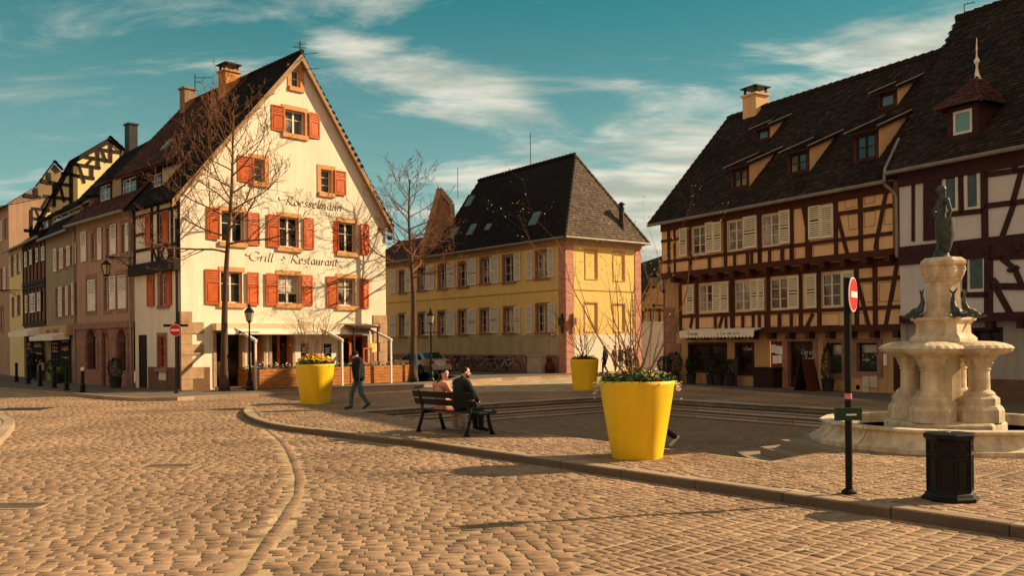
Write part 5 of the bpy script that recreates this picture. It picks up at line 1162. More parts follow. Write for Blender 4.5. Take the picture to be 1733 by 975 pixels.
def stems(name,label,c,n,h,spread,rad=.018,seed=1,buds=60,bias=(0,0),cat='shrub',group='bare shrubs growing in the yellow planters',lean=None,tw=1.0):
    rnd=random.Random(seed); e=empty(name,label,cat,c,group); mb=MB(); bb=MB(); c=Vector(c)
    def shoot(p,d,L,r,lvl):
        k=max(3,int(L/.14)); pts=[p.copy()]; rs=[r]
        for i in range(k):
            d=(d+Vector((rnd.gauss(0,.10),rnd.gauss(0,.10),rnd.gauss(0,.05)+.05))).normalized(); p=p+d*L/k; pts.append(p.copy()); rs.append(r*(1-.75*(i+1)/k))
            if lvl<3 and i>=1 and rnd.random()<(.50,.55,.4)[lvl]*tw:
                q=Matrix.Rotation(rnd.uniform(0,6.28),3,d)@d.orthogonal().normalized(); shoot(p.copy(),(d+q*rnd.uniform(.5,.9)).normalized(),L*rnd.uniform(.3,.55),rs[-1]*.65,lvl+1)
        mb.tube(pts,rs,5 if lvl<2 else 3,False)
        if lvl>=1:
            for j in range(3 if lvl<2 else 2):
                q=pts[-1-j] if j<len(pts) else pts[-1]
                if rnd.random()<buds/100:
                    dd=Vector((rnd.gauss(0,1),rnd.gauss(0,1),rnd.gauss(.5,1))).normalized(); ee=dd.orthogonal().normalized(); s=rnd.uniform(.02,.045); bb.poly([q,q+dd*s*.5+ee*s*.3,q+dd*s,q+dd*s*.5-ee*s*.3],rnd.random())
    for i in range(n):
        a=2*math.pi*i/n+rnd.uniform(-.4,.4); t=rnd.uniform(.25,1)*spread; d=Vector((math.cos(a)*t+bias[0],math.sin(a)*t*.8+bias[1],1)).normalized()
        if lean and i<len(lean): d=Vector(lean[i]).normalized()
        shoot(c+Vector((math.cos(a)*.08,math.sin(a)*.08,-.05)),d,h*rnd.uniform(.7,1.05)/max(d.z,.75),rad*rnd.uniform(.7,1.1),0)
    mb.build('stem',M_shr,e); bb.build('foliage',M_bud,e); return e
P1=farther(W(1079,779,kz),.36)
make_pot(loc=tuple(P1),label='large yellow planter in front on the pavement, the nearest of the three pots',r1=.61,r0=.385,h=1.235)
flower_bed('spring_flowers','white and yellow spring flowers and green leaves filling the nearest yellow planter',(P1.x,P1.y,P1.z+1.16),.57,.57,.27,2100,42,30,8,s=(.05,.12),fs=.026)
mb=MB()
for k in range(60):
    t=random.random(); sd_=random.choice((-1,1)); p=Vector((P1.x+sd_*(.60+.10*t),P1.y+random.uniform(-.2,.1),P1.z+1.22-.30*t*random.random())); petals(mb,p,.02,4)
tag(mb.build('trailing_flowers',M_flw),'tiny white trailing flowers hanging over the rim of the nearest planter','flowers')
stems('bare_shrub','tall spreading bare shrub with thin curved stems in the nearest yellow planter',(P1.x,P1.y,P1.z+1.18),9,2.2,.55,.017,5,80,lean=[(-1.15,.1,.75),(-.75,-.1,1.1),(-.25,.2,1.2),(.12,0,1),(.02,.3,1),(.45,.2,1.15),(.28,-.3,1.1),(.62,.1,1),(-.05,-.2,1)],tw=.75)
P2=farther(W(534,684,kz),.3)
make_pot(loc=tuple(P2),label='yellow planter in the sun in front of the restaurant, the leftmost of the three pots',r1=.60,r0=.40,h=1.24)
flower_bed('spring_flowers','yellow pansies and green leaves filling the leftmost yellow planter',(P2.x,P2.y,P2.z+1.16),.55,.55,.36,1300,10,160,25,s=(.06,.12),fs=.042)
stems('bare_shrub','twiggy bare shrub in the leftmost yellow planter',(P2.x,P2.y,P2.z+1.18),11,2.0,.62,.018,11,55)
P3=farther(W(989.5,660,kz),.3)
make_pot(loc=tuple(P3),label='shaded yellow planter far back on the square, smallest of the three pots',r1=.56,r0=.42,h=1.18)
flower_bed('spring_flowers','dark green plants with a few pale blossoms in the far shaded planter',(P3.x,P3.y,P3.z+1.10),.5,.5,.28,700,25,5,0,mat_=M_dgr,s=(.06,.12),fs=.03)
stems('bare_shrub','sparse bare shrub with arching stems in the far shaded planter',(P3.x,P3.y,P3.z+1.12),7,2.1,.85,.022,21,50,lean=[(-1.0,0,1.25),(-.7,.2,1.2),(.2,0,1),(.8,0,1.2)])
# ---- wooden terrace boxes
nG=G.n
def plank_box(label,a,b,w,h,z=kz,nose=.0,group='wooden planter boxes round the restaurant terrace'):
    a=Vector((a[0],a[1],0));b=Vector((b[0],b[1],0)); d=(b-a).normalized(); n=Vector((-d.y,d.x,0)); L=(b-a).length
    e=empty('terrace_planter_box',label,'planter box',(a.x,a.y,z),group); mb=MB(); k=0; hh=h/6
    for i in range(6):
        p=[a+n*0,b+n*0,b+n*.035,a+n*.035]; zz=z+.02+i*hh; mb.hexa([V3(q.x,q.y,zz) for q in p]+[V3(q.x,q.y,zz+hh-.012) for q in p],random.random())
        p=[x+n*(w-.035) for x in p]; mb.hexa([V3(q.x,q.y,zz) for q in p]+[V3(q.x,q.y,zz+hh-.012) for q in p])
        for s in (a,b-d*.035): p=[s+n*.04,s+d*.035+n*.04,s+d*.035+n*(w-.04),s+n*(w-.04)]; mb.hexa([V3(q.x,q.y,zz) for q in p]+[V3(q.x,q.y,zz+hh-.012) for q in p])
    mb.build('planks',M_plank,e); mb=MB(); p=[a+n*.05+d*.05,b+n*.05-d*.05,b+n*(w-.05)-d*.05,a+n*(w-.05)+d*.05]; mb.poly([V3(q.x,q.y,z+h-.06) for q in p]); mb.build('soil',M_soil,e)
    return a,b,d,n,L
T1=W(439,659,kz); T2=W(505,655.5,kz); T3=W(563,651,kz); T4=W(699,647,kz); gdir=Vector(gd).to_3d(); 
Ta=Vector((T1.x,T1.y,0)); Lb=8.6
def tp(t): return Ta+gdir*t
tA_=tp(0); tB_=tp(2.55); tC_=tp(2.6); 
for lab,a,b in (('long sunlit wooden planter box between the lamp post and the yellow planter',tp(0),tp(2.6)),('wooden planter box behind the leftmost yellow planter',tp(2.65),tp(4.6)),('dark wooden planter box at the right end of the terrace by the tree',tp(4.65),tp(Lb)),
   ('shaded wooden planter box turned sideways behind the lamp post, left end of the terrace',tp(-.03)+Vector((sd.x,sd.y,0))*2.1,tp(-.03)+Vector((sd.x,sd.y,0))*.02)):
    a,b,d,n,L=plank_box(lab,a,b,.45,.82)
    mb=MB(); ff=MB()
    for k in range(int(L*170)):
        t=random.random()*L; p=a+d*t+n*random.uniform(.03,.42); h=.05+.20*max(0,.5+mnoise.noise(V3(t*1.5+a.x,3,0))); z=kz+.76+h*random.random(); s=random.uniform(.06,.12); dd=Vector((random.gauss(0,1),random.gauss(0,1),random.uniform(0,1.2))).normalized(); ee=dd.orthogonal().normalized(); p=V3(p.x,p.y,z); mb.poly([p,p+dd*s*.5+ee*s*.25,p+dd*s,p+dd*s*.5-ee*s*.25],random.random())
        if random.random()<.10: petals(ff,p+V3(0,0,h*.6+.02),.04,4)
    ex=empty('box_plants','low green plants growing in the '+(' '.join(lab.replace('planter box','box').split()[:10])),'plants',(a.x,a.y,kz+.7),'plants in the terrace boxes'); mb.build('foliage',M_dgr,ex); ff.build('white_blossom',M_flw,ex)
# ---- terrace awning on the gable
AW=empty('terrace_awning','long cream terrace awning with sloping side rails on thin posts along the white gable','awning',G.P(1.3,0),None)
ua=G.px(358,553)[0]; ub=G.px(618,559)[0]; zaw=G.px(480,556)[1]
mb=MB(); G.box(mb,ua,ub,zaw-.10,zaw+.20,.02,.42); mb.build('cassette',mat('awning_beige',(0.62,0.50,0.33),.7,.1),AW)
mb=MB(); mb.hexa([G.P(ua+.3,zaw-.28,.75),G.P(ub,zaw-.28,.75),G.P(ub,zaw-.10,.425),G.P(ua+.3,zaw-.10,.425),G.P(ua+.3,zaw-.22,.75),G.P(ub,zaw-.22,.75),G.P(ub,zaw-.03,.425),G.P(ua+.3,zaw-.03,.425)]); mb.build('fabric',M_wht,AW)
for (u,) in ((ua+.9,),(G.px(536,566)[0],),(G.px(618,562)[0],)):
    mb=MB(); a=G.P(u,zaw-.05,.3);b=G.P(u,zaw-.62,2.05); e_=G.u*.05; mb.hexa([a-e_,a+e_,b+e_,b-e_,a-e_+V3(0,0,.11),a+e_+V3(0,0,.11),b+e_+V3(0,0,.11),b-e_+V3(0,0,.11)]); r_=mb.build('rail',M_wht,AW)
    mb=MB(); q=G.P(u,0,1.98); mb.box((q.x,q.y,kz),(.08,.08,zaw-.62-kz+.02),math.atan2(gd.y,gd.x)); mb.build('post',M_wht,AW)
mb=MB(); a,b=G.px(578,600)[0],G.px(618,600)[0]      # dark entrance porch
for u in (a,b): mb.tube([G.P(u,kz,1.0),G.P(u,2.75,1.0)],.05,6)
mb.hexa([G.P(a-.1,2.72,1.1),G.P(b+.1,2.72,1.1),G.P(b+.1,2.85,.03),G.P(a-.1,2.85,.03),G.P(a-.1,2.8,1.1),G.P(b+.1,2.8,1.1),G.P(b+.1,2.95,.03),G.P(a-.1,2.95,.03)])
tag(mb.build('entrance_porch',M_timb),'small dark red-brown porch over the restaurant door at the right of the gable','porch')
mb=MB(); a,b,z0,z1=G.rect(614,589,629,618); 
for q in ((a,a+.06,z0,z1),(b-.06,b,z0,z1),(a+.06,b-.06,z0,z0+.06),(a+.06,b-.06,z1-.06,z1)): G.box(mb,*q,.003,.05)
mb.build('notice_frame',M_red,BW); mb=MB(); q=G.px(631,585); disc(mb,G.P(q[0],q[1],.003),.16,G.n,.02); mb.build('round_notice',M_fly,BW); mb=MB(); q=G.px(641,598); disc(mb,G.P(q[0],q[1],.003),.10,G.n,.02); mb.build('round_plaque',mat('green_plaque',(.05,.15,.05),.5,.1),BW)
# ---- street lamps
def make_lamp():
    e=proto('street_lamp','','street lamp','old style street lamps on posts'); mb=MB()
    mb.lathe([(.19,0),(.19,.10),(.15,.14),(.13,.30),(.16,.36),(.10,.44),(.085,.70),(.10,.74),(.06,.82),(.05,1.2),(.062,1.22),(.048,1.28),(.042,2.5),(.06,2.53),(.035,2.6),(.033,3.02),(.07,3.06),(.03,3.10)],(0,0,0),16); mb.build('post',M_blk,e,True)
    mb=MB(); mb.tube([(-.42,0,2.62),(.42,0,2.62)],.022,6); mb.lathe([(0,-.07),(.06,-.03),(.06,.03),(0,.07)],(-.40,0,2.62),8); mb.build('cross_bar',M_blk,e)
    mb=MB(); seg=6; 
    def ring(r,z): return [V3(r*math.cos(2*math.pi*k/seg),r*math.sin(2*math.pi*k/seg),z) for k in range(seg)]
    a,b=ring(.12,3.12),ring(.20,3.52); g=MB()
    for k in range(seg): g.poly([a[k],a[(k+1)%seg],b[(k+1)%seg],b[k]]); mb.tube([a[k]*1.0,b[k]],.014,4); mb.tube([b[k],b[(k+1)%seg]],.016,4); mb.tube([a[k],a[(k+1)%seg]],.014,4)
    mb.lathe([(.24,3.53),(.21,3.56),(.15,3.66),(.07,3.74),(.05,3.80),(.07,3.83),(.02,3.92),(0,3.94)],(0,0,0),6); mb.lathe([(.02,3.02),(.10,3.10),(.12,3.12)],(0,0,0),6)
    h=mb.build('lantern',M_blk,e); g.build('pane',mat('lantern_glass',(0.45,0.40,0.30),.15,.15,3,0,spec=.7),h); return e
lamp=make_lamp(); q=W(423,661,kz); place(lamp,q,.3,'black lantern post beside the bare tree, in front of the white restaurant'); zf=(CH+ray(423,513)[1]*q.y-kz)/3.94; lamp.scale=(zf,)*3
l2=copy_tree(lamp); q=W(730,646,kz); place(l2,q,.1,'black lantern post in front of the parked silver car and the yellow house'); zf=(CH+ray(729,521)[1]*q.y-kz)/3.94; l2.scale=(zf,)*3
l3=copy_tree(lamp); q=W(1126,646,kz); place(l3,q,.1,'dim lantern post behind the shrub between the yellow and ochre houses'); zf=(CH+ray(1120,452)[1]*q.y-kz)/3.94; l3.scale=(zf,)*3
def wall_lantern(label,base,out,zc,L=1.2):
    e=empty('wall_lantern',label,'lantern',tuple(base),'lanterns on scrolled wall brackets'); o=Vector(out); mb=MB(); b=Vector(base)
    mb.tube([b,b+o*L],.025,6); mb.tube([b+V3(0,0,-.45),b+o*.25+V3(0,0,-.35),b+o*.55+V3(0,0,-.08),b+o*L*.9+V3(0,0,-.03)],.02,6)
    for k in range(4):
        c=b+o*(.2+.22*k)+V3(0,0,-.14-.02*(3-k)); r=.12-.02*k; mb.tube([c+o*r*math.cos(t)+V3(0,0,r*math.sin(t)) for t in [i*.6 for i in range(10)]],.012,4)
    mb.build('bracket',M_dkm,e); t=b+o*L; mb=MB(); mb.tube([t,t+V3(0,0,-.18)],.015,4); mb.lathe([(0,-.15),(.08,-.2),(.2,-.32),(.25,-.36)],tuple(t),6); 
    A=[(t+V3(.22*math.cos(k*math.pi/3),.22*math.sin(k*math.pi/3),-.37)) for k in range(6)];B_=[(t+V3(.12*math.cos(k*math.pi/3),.12*math.sin(k*math.pi/3),-.78)) for k in range(6)]
    g=MB()
    for k in range(6): mb.tube([A[k],B_[k]],.016,4); g.poly([A[k],A[(k+1)%6],B_[(k+1)%6],B_[k]])
    mb.lathe([(.13,-.86),(.13,-.78)],tuple(t),6); h=mb.build('lantern_frame',M_blk,e); g.build('pane',mat('amber_glass',(0.50,0.36,0.16),.2,.15,3,0,spec=.6),h)
u_=S1.px(226,440)[0]; zz=S1.px(226,437)[1]; wall_lantern('black lantern hanging from a scrolled bracket between the white house and the arcade house',S1.P(u_,zz,.05),S1.n,0,1.15)
u_=FC.px(36,500)[0]; zz=FC.px(34,492)[1]; wall_lantern('small far lantern on a bracket at the left edge of the picture',FC.P(FC.px(36,500)[0],zz,.05),FC.n,0,1.9)
q=RF.off(.02).px(1146,452); wall_lantern('lantern on a bracket at the left corner of the ochre timbered house',RF.P(uG-.1,q[1],.05),(rv.x*.9,rv.y*.9,0),0,.9)
# ---- no entry signs
def no_entry(c,n,r,parent_pole=None):
    pass
def sign_post(label,base,H,zc,r,nrm,extra=None,lean=0,rp=.04):
    e=empty('no_entry_sign',label,'traffic sign',tuple(base),'no entry signs on poles'); n=Vector((nrm[0],nrm[1],0)).normalized(); b=Vector(base); mb=MB(); mb.tube([b,b+V3(lean,0,H)],rp,12); mb.lathe([(.09,0),(.09,.03),(.05,.06)],tuple(b),12); mb.build('pole',M_blk,e,False)
    c=b+V3(lean*zc/H,0,zc)+n*(rp+.02); mb=MB(); disc(mb,c,r,n,.012,40); s=mb.build('sign_disc',M_signw,e); mb=MB(); disc(mb,c+n*.0125,r*.93,n,.003,40); mb.build('red_disc',M_signr,s)
    e_=V3(0,0,1).cross(n).normalized(); mb=MB(); w,h=r*.72,r*.17; p=c+n*.018; mb.hexa([p-e_*w-V3(0,0,h),p+e_*w-V3(0,0,h),p+e_*w-V3(0,0,h)+n*.002,p-e_*w-V3(0,0,h)+n*.002,p-e_*w+V3(0,0,h),p+e_*w+V3(0,0,h),p+e_*w+V3(0,0,h)+n*.002,p-e_*w+V3(0,0,h)+n*.002]); mb.build('white_bar',M_signw,s)
    return e,c,n
q=W(298.5,666,.12); zc=(CH+ray(301,559)[1]*q.y)-q.z; e_,c,n=sign_post('red round no entry sign on a thin pole at the corner of the white restaurant',q,zc+.33,zc,.235,(.1,-1),rp=.035)
mb=MB(); zb_=(CH+ray(300,551)[1]*q.y); mb.box((q.x-.02,q.y+.05,zb_-.05),(.95,.03,.10),0.05); mb.build('cross_board',M_blk,e_)
q=W(1437,836,kz); zc=(CH+ray(1434,499)[1]*q.y)-q.z; top=(CH+ray(1433,470)[1]*q.y)-q.z
e_,c,n=sign_post('narrow-looking red no entry sign turned sideways on the tall black pole at the kerb',q,top,zc,.21,(.83,-.555),rp=.042)
# turned: nearly edge-on
zb1=(CH+ray(1431,690)[1]*q.y); zb2=(CH+ray(1431,711)[1]*q.y)
mb=MB(); mb.box((q.x-.03,q.y-.07,zb2),(.33,.05,zb1-zb2),.12); b_=mb.build('direction_board',mat('dark_green_board',(0.02,0.05,0.03),.5,.2),e_); 
mb=MB(); mb.box((q.x-.12,q.y-.098,zb1-.055),(.09,.004,.05),.12,top=.5); mb.box((q.x+.0,q.y-.099,zb2+.06),(.13,.004,.02),.12); mb.build('white_marking',M_signw,b_)
zs=(CH+ray(1432,671)[1]*q.y); mb=MB(); mb.lathe([(.0435,-.035),(.0435,.035)],(q.x,q.y,zs),12); mb.build('sticker',mat('pink_sticker',(.7,.25,.3),.5,.3,30,0),e_)
# ---- litter bin (octagonal cast iron)
q=farther(W(1608,853,kz),.27); bin_=empty('litter_bin','black octagonal cast iron litter bin on the pavement below the fountain','litter bin',tuple(q))
H=(CH+ray(1604,731)[1]*(q.y))-q.z; k=H/.92; rot=math.pi/8+.2
mb=MB(); prof=[(.31,0),(.31,.045),(.285,.06),(.27,.10),(.245,.13),(.245,.60),(.262,.615),(.262,.64),(.245,.655),(.245,.80),(.27,.83),(.285,.845),(.285,.875)]
mb.lathe([(r,z*k) for r,z in prof],tuple(q),8,rot); mb.build('body',M_blk,bin_,bevel=.004)
mb=MB(); mb.lathe([(.29,.876*k),(.295,.89*k),(.27,.905*k),(.12,.918*k),(0.001,.92*k)],tuple(q),8,rot); mb.build('lid',M_blk,bin_)
mb=MB()
for i in range(8):
    t=rot+2*math.pi*i/8; c_,s_=math.cos(t),math.sin(t); mb.tube([(q.x+.247*c_,q.y+.247*s_,q.z+.13*k),(q.x+.247*c_,q.y+.247*s_,q.z+.82*k)],.012,6)
    t2=t+math.pi/8; ap=.245*math.cos(math.pi/8)+.002
    n_=V3(math.cos(t2),math.sin(t2),0); e2=V3(-n_.y,n_.x,0); cc=V3(q.x,q.y,q.z)+n_*ap
    for z0,z1 in ((.17*k,.57*k),(.67*k,.78*k)):
        for (a,b,c0,c1) in ((-.065,-.057,z0,z1),(.057,.065,z0,z1),(-.057,.057,z0,z0+.008),(-.057,.057,z1-.008,z1)): mb.hexa([cc+e2*a+V3(0,0,c0),cc+e2*b+V3(0,0,c0),cc+e2*b+n_*.006+V3(0,0,c0),cc+e2*a+n_*.006+V3(0,0,c0),cc+e2*a+V3(0,0,c1),cc+e2*b+V3(0,0,c1),cc+e2*b+n_*.006+V3(0,0,c1),cc+e2*a+n_*.006+V3(0,0,c1)])
mb.build('panel_moulding',M_blk,bin_)
mb=MB()
for k2 in range(9): mb.box((q.x+random.uniform(-.08,.03),q.y+random.uniform(-.08,.08),q.z+H+.0),(random.uniform(.01,.03),.02,.02),random.random()*3)
tag(mb.build('cigarette_ends',M_signw),'small white butts lying on the lid of the black litter bin','litter')
for px_,py_,lb in ((975,789,'crumpled white paper lying against the kerb near the yellow planter'),(1361,935,'thin white scrap of paper on the road cobbles at the right')):
    q=W(px_,py_); mb=MB(); vs=[]; 
    for j in range(5): mb.poly([(q.x+random.uniform(-.07,.07),q.y+random.uniform(-.03,.03),q.z+.015+random.uniform(0,.05 if px_<1000 else .012)) for _ in range(4)])
    tag(mb.build('paper_litter',M_signw),lb,'litter')
# ---- bollards
def make_bollard():
    e=proto('bollard','','bollard','black bollards along the left street'); mb=MB(); mb.lathe([(.13,0),(.13,.05),(.09,.08),(.10,.28),(.075,.32),(.065,.80),(.08,.83),(.05,.87)],(0,0,0),12); mb.build('post',M_blk,e); mb=MB(); mb.lathe([(.05,.865),(.08,.91),(.085,.96),(.05,1.02),(0,1.04)],(0,0,0),12); return e,mb
e,mb=make_bollard(); bt=mb.build('ball_top',mat('white_ball',(.75,.7,.62),.4,.1),e)
e2,mb=make_bollard(); mb.build('ball_top',M_blk,e2)
bl=[(140,664.5,'bollard with a sunlit white ball top, nearest the restaurant'),(113,661,'second bollard of the row from the white-topped one'),(92,657,'third bollard of the row from the white-topped one'),(68,654,'fourth bollard of the row from the white-topped one, before two dark walkers'),(48,650,'fifth bollard of the row from the white-topped one'),(28,647,'farthest bollard of the row, last from the white-topped one')]
for i,(x,y,lab) in enumerate(bl):
    o=e if i==0 else (e2 if i==1 else copy_tree(e2)); q=W(x,y,kz if i else kz); place(o,q,0,lab)
# ---- A-board, potted shrubs
q=W(1400,655,kz); q=RF.P(RF.px(*Z6(905,855))[0],kz,.9); e=empty('chalk_board','dark folding chalk board standing by the entrance of the ochre house','chalkboard',tuple(q))
u_=RF.u
for s in (-1,1):
    mb=MB(); a=q+u_*s*.33; b=q+u_*s*.03+V3(0,0,1.15); n_=RF.n*.32; mb.hexa([a-n_,a+n_,a+n_+u_*.03,a-n_+u_*.03,b-n_,b+n_,b+n_+u_*.03,b-n_+u_*.03] if True else []); mb.build('board',M_timb if s<0 else M_dkw,e)
def ball_shrub(label,c,r,h,pot,conical=False,seed=0):
    e=empty('potted_shrub',label,'potted shrub',tuple(c),'clipped potted shrubs before the ochre house'); mb=MB(); mb.lathe([(pot*.75,0),(pot,.42),(pot*1.05,.45),(pot*.9,.45)],tuple(c),12); mb.build('pot',M_dkm,e)
    mb=MB()
    for k in range(900):
        d=Vector((random.gauss(0,1),random.gauss(0,1),random.gauss(0,1))).normalized(); f=random.uniform(.8,1.05); z=.42+h/2+d.z*h/2*f; rr=r*f*(1-(z-.42)/h*.75 if conical else 1)
        p=Vector(c)+V3(d.x*rr,d.y*rr,z); s=random.uniform(.05,.09); dd=(d+Vector((random.gauss(0,.6),random.gauss(0,.6),random.gauss(0,.6)))).normalized(); ee=dd.orthogonal().normalized(); mb.poly([p,p+dd*s*.5+ee*s*.3,p+dd*s,p+dd*s*.5-ee*s*.3],random.random())
    mb.build('foliage',M_dgr,e)
for i,(x,r,h,con,lab) in enumerate(((175,.30,.75,0,'dark clipped shrub in a pot at the left corner of the ochre house'),(222,.33,.95,0,'dark shrub in a pot left of the shop window of the ochre house'),(305,.20,.75,0,'slim potted shrub in front of the shop window of the ochre house'),(403,.28,1.15,1,'tall cone-shaped potted shrub between shop window and shop door'),(440,.32,.75,0,'round potted shrub in front of the shop door pillar'),(497,.24,.65,0,'small potted shrub by the shop door with white flowers'),(972,.33,1.3,1,'large cone-shaped potted shrub between the chalk board and the black pole'))):
    u=RF.px(*Z6(x,800))[0]; ball_shrub(lab,RF.P(u,kz,.55),r,h,.24,bool(con))
mb=MB(); q=RF.P(RF.px(*Z6(566,800))[0],kz,1.0); mb.tube([q,q+V3(0,0,1.15)],.03,6); mb.box((q.x,q.y,kz+.5),(.05,.2,.7),.5); tag(mb.build('terrace_screen',M_dkm),'narrow dark screen post right of the shop door of the ochre house','screen')
# ---- bench
def make_bench(c,rz,L=1.75):
    e=empty('park_bench','black slatted bench with cast legs on the pavement, a couple sitting on it','bench',tuple(c)); e.rotation_euler=(0,0,rz); ORG[e.name]=(0,0,0)
    # local: x along bench, +y = the way sitters face, seat at .45
    mb=MB()
    for y,z in ((.02,.445),(.14,.44),(.26,.44),(.38,.445)): mb.box((0,y,z),(L,.105,.035))
    mb.build('seat',M_blk,e,bevel=.004)
    mb=MB()
    for z,y in ((.58,-.10),(.74,-.155)): 
        P_=[(-L/2,y,z),(L/2,y,z),(L/2,y+.03,z),(-L/2,y+.03,z),(-L/2,y-.04,z+.125),(L/2,y-.04,z+.125),(L/2,y-.01,z+.125),(-L/2,y-.01,z+.125)]; mb.hexa(P_)
    mb.build('backrest',M_blk,e)
    for s in (-1,1):
        x=s*(L/2-.22); mb=MB()
        def strip(pts,w=.05,t=.045):
            for a,b,wa,wb in zip(pts[:-1],pts[1:],w[:-1],w[1:]):
                d=Vector((b[0]-a[0],b[1]-a[1])).normalized(); n=Vector((-d.y,d.x)); q=[(a[0]+n.x*wa/2,a[1]+n.y*wa/2),(b[0]+n.x*wb/2,b[1]+n.y*wb/2),(b[0]-n.x*wb/2,b[1]-n.y*wb/2),(a[0]-n.x*wa/2,a[1]-n.y*wa/2)]
                mb.hexa([(x-t/2,p[0],p[1]) for p in q]+[(x+t/2,p[0],p[1]) for p in q])
        strip([(-.20,.0),(-.17,.10),(-.10,.30),(-.06,.44)],[.09,.06,.05,.06]); strip([(-.06,.43),(-.10,.62),(-.19,.88)],[.06,.05,.035]); strip([(.50,.0),(.46,.10),(.40,.30),(.38,.44)],[.10,.065,.055,.06]); strip([(-.08,.40),(.10,.425),(.30,.425),(.42,.42)],[.06,.035,.035,.05])
        strip([(-.24,.012),(-.12,.012)],[.03,.03]); strip([(.44,.012),(.56,.012)],[.03,.03])
        if s>0: strip([(.36,.43),(.50,.46),(.56,.49)],[.03,.03,.03])
        mb.build('leg_frame',M_blk,e)
    return e
bA=W(709,731,kz); bB=W(790,740,kz)   # rear feet
bd=(bB-bA); brz=math.atan2(bd.y,bd.x); Lb_=bd.length+.44
bc=(bA+bB)/2; loc=bc+Matrix.Rotation(brz,3,'Z')@V3(0,.18,0); BE_=make_bench(loc,brz,Lb_)
# ---- trees
def bare_tree(label,base,H,r0,z_first,spread,seed,top_lean=(0,0),fy=.85,by=0,dens=1.0):
    rnd=random.Random(seed); e=empty('bare_tree',label,'tree',tuple(base),'bare pollarded trees before the houses'); b=Vector(base); tr=MB(); cr=MB()
    pts=[];rs=[];n=26
    for i in range(n+1):
        t=i/n; pts.append(b+V3(top_lean[0]*t*t+.10*math.sin(t*7+seed)*t*1.2,.08*math.sin(t*5+seed*2),H*t*.97)); rs.append(r0*(1-.86*t**.8)*(1.35 if i==0 else 1.1 if i==1 else 1))
    tr.tube(pts,rs,12); tr.build('trunk',M_bark,e,True)
    def at(z):
        t=min(1,max(0,z/(H*.97)))*n; i=min(n-1,int(t)); f=t-i; return pts[i].lerp(pts[i+1],f), rs[i]*(1-f)+rs[i+1]*f
    cnt=[0]
    def br(p,d,L,r,lvl,up):
        k=max(3,int(L/(.28 if lvl<2 else .16))); P=[p.copy()];R_=[r]; kids=[]
        for i in range(k):
            f=(i+1)/k; g=up*(f*.34-.10) if lvl==0 else rnd.gauss(.04,.06)
            d=(d+V3(rnd.gauss(0,.11),rnd.gauss(0,.11),g+rnd.gauss(0,.06))).normalized(); p=p+d*L/k; P.append(p.copy()); R_.append(max(.0065,r*(1-.70*f)))
            if lvl<4:
                pr=(.80,.62,.50,.25)[lvl]*dens
                if f>.18 or lvl>0:
                    if rnd.random()<pr: kids.append((p.copy(),d.copy(),R_[-1],f))
                    if lvl==1 and rnd.random()<.4*dens: kids.append((p.copy(),d.copy(),R_[-1],f))
        cr.tube(P,R_,6 if lvl==0 else 4 if lvl==1 else 3,False)
        for (q,dd,rr,f) in kids:
            if cnt[0]>60000: return
            cnt[0]+=1
            o=Matrix.Rotation(rnd.uniform(0,6.28),3,dd)@dd.orthogonal().normalized(); nd=(dd*.75+o*rnd.uniform(.45,.95)+V3(0,0,.12)).normalized()
            br(q,nd,L*rnd.uniform(.28,.5)*(1.15-.35*f),max(.0085,rr*.66),lvl+1,up)
    nb=int(19*dens); a=rnd.uniform(0,6)
    for i in range(nb):
        z=z_first+(H*.95-z_first)*(i/(nb-1))**.9; p,r=at(z); a+=2.4+rnd.uniform(-.4,.4); f=(z-z_first)/(H-z_first)
        L=spread*(1.0-.62*f**1.3)*rnd.uniform(.8,1.1); d=V3(math.cos(a),math.sin(a)*fy+by,.28+.75*f).normalized()
        br(p,d,L,max(.02,min(.085,r*.55)),0,1.0)
    cr.build('crown',M_twig,e); return e
q=W(380,661.5,kz); H=(CH+ray(402,172)[1]*q.y)-kz
bare_tree('tall bare tree with a slender straight trunk in front of the white restaurant gable',q,H,.175,(CH+ray(380,432)[1]*q.y),3.9,3,(.55,0),fy=.5,by=-.22,dens=1.3)
q=W(700,646,kz); H=(CH+ray(697,293)[1]*q.y)-kz
bare_tree('bare tree with reddish twigs in front of the yellow house, its foot painted dark blue',q,H,.19,(CH+ray(700,475)[1]*q.y),3.3,12,(-.1,0),dens=1.3)
mb=MB(); mb.lathe([(.265,0.01),(.215,.25),(.21,1.0),(.205,1.35)],tuple(q),14); tag(mb.build('trunk_guard',mat('blue_guard',(0.02,0.045,0.075),.7,.2)),'dark blue sleeve round the foot of the bare tree by the terrace','tree guard')
# ---- people
M_skin=mat('skin',(0.62,0.34,0.22),0.55,0.05,4,0,spec=.3); M_hair=mat('dark_hair',(0.018,0.011,0.008),.5,.2,20,.2,60); M_hairb=mat('brown_hair',(0.13,0.055,0.025),.5,.2,20,.2,60)
M_black=mat('black_cloth',(0.014,0.014,0.016),.8,.25,8,.3,50); M_navy=mat('charcoal_cloth',(0.020,0.024,0.024),.85,.25,8,.3,50); M_jean=mat('faded_jeans',(0.075,0.125,0.13),.85,.3,6,.3,50)
M_pink=mat('pink_coat_cloth',(0.72,0.32,0.23),.9,.12,6,.3,50); M_pat=mat('patterned_cloth',(0.62,0.48,0.36),.9,.6,22,.2,60,dark=(0.16,0.09,0.07)); M_shoe=mat('dark_shoe',(0.05,0.035,0.028),.6,.2); M_tan=mat('tan_cloth',(0.30,0.17,0.10),.9,.15); M_creamc=mat('cream_cloth',(0.70,0.58,0.42),.9,.1); M_gry=mat('grey_cloth',(0.10,0.09,0.09),.9,.2)
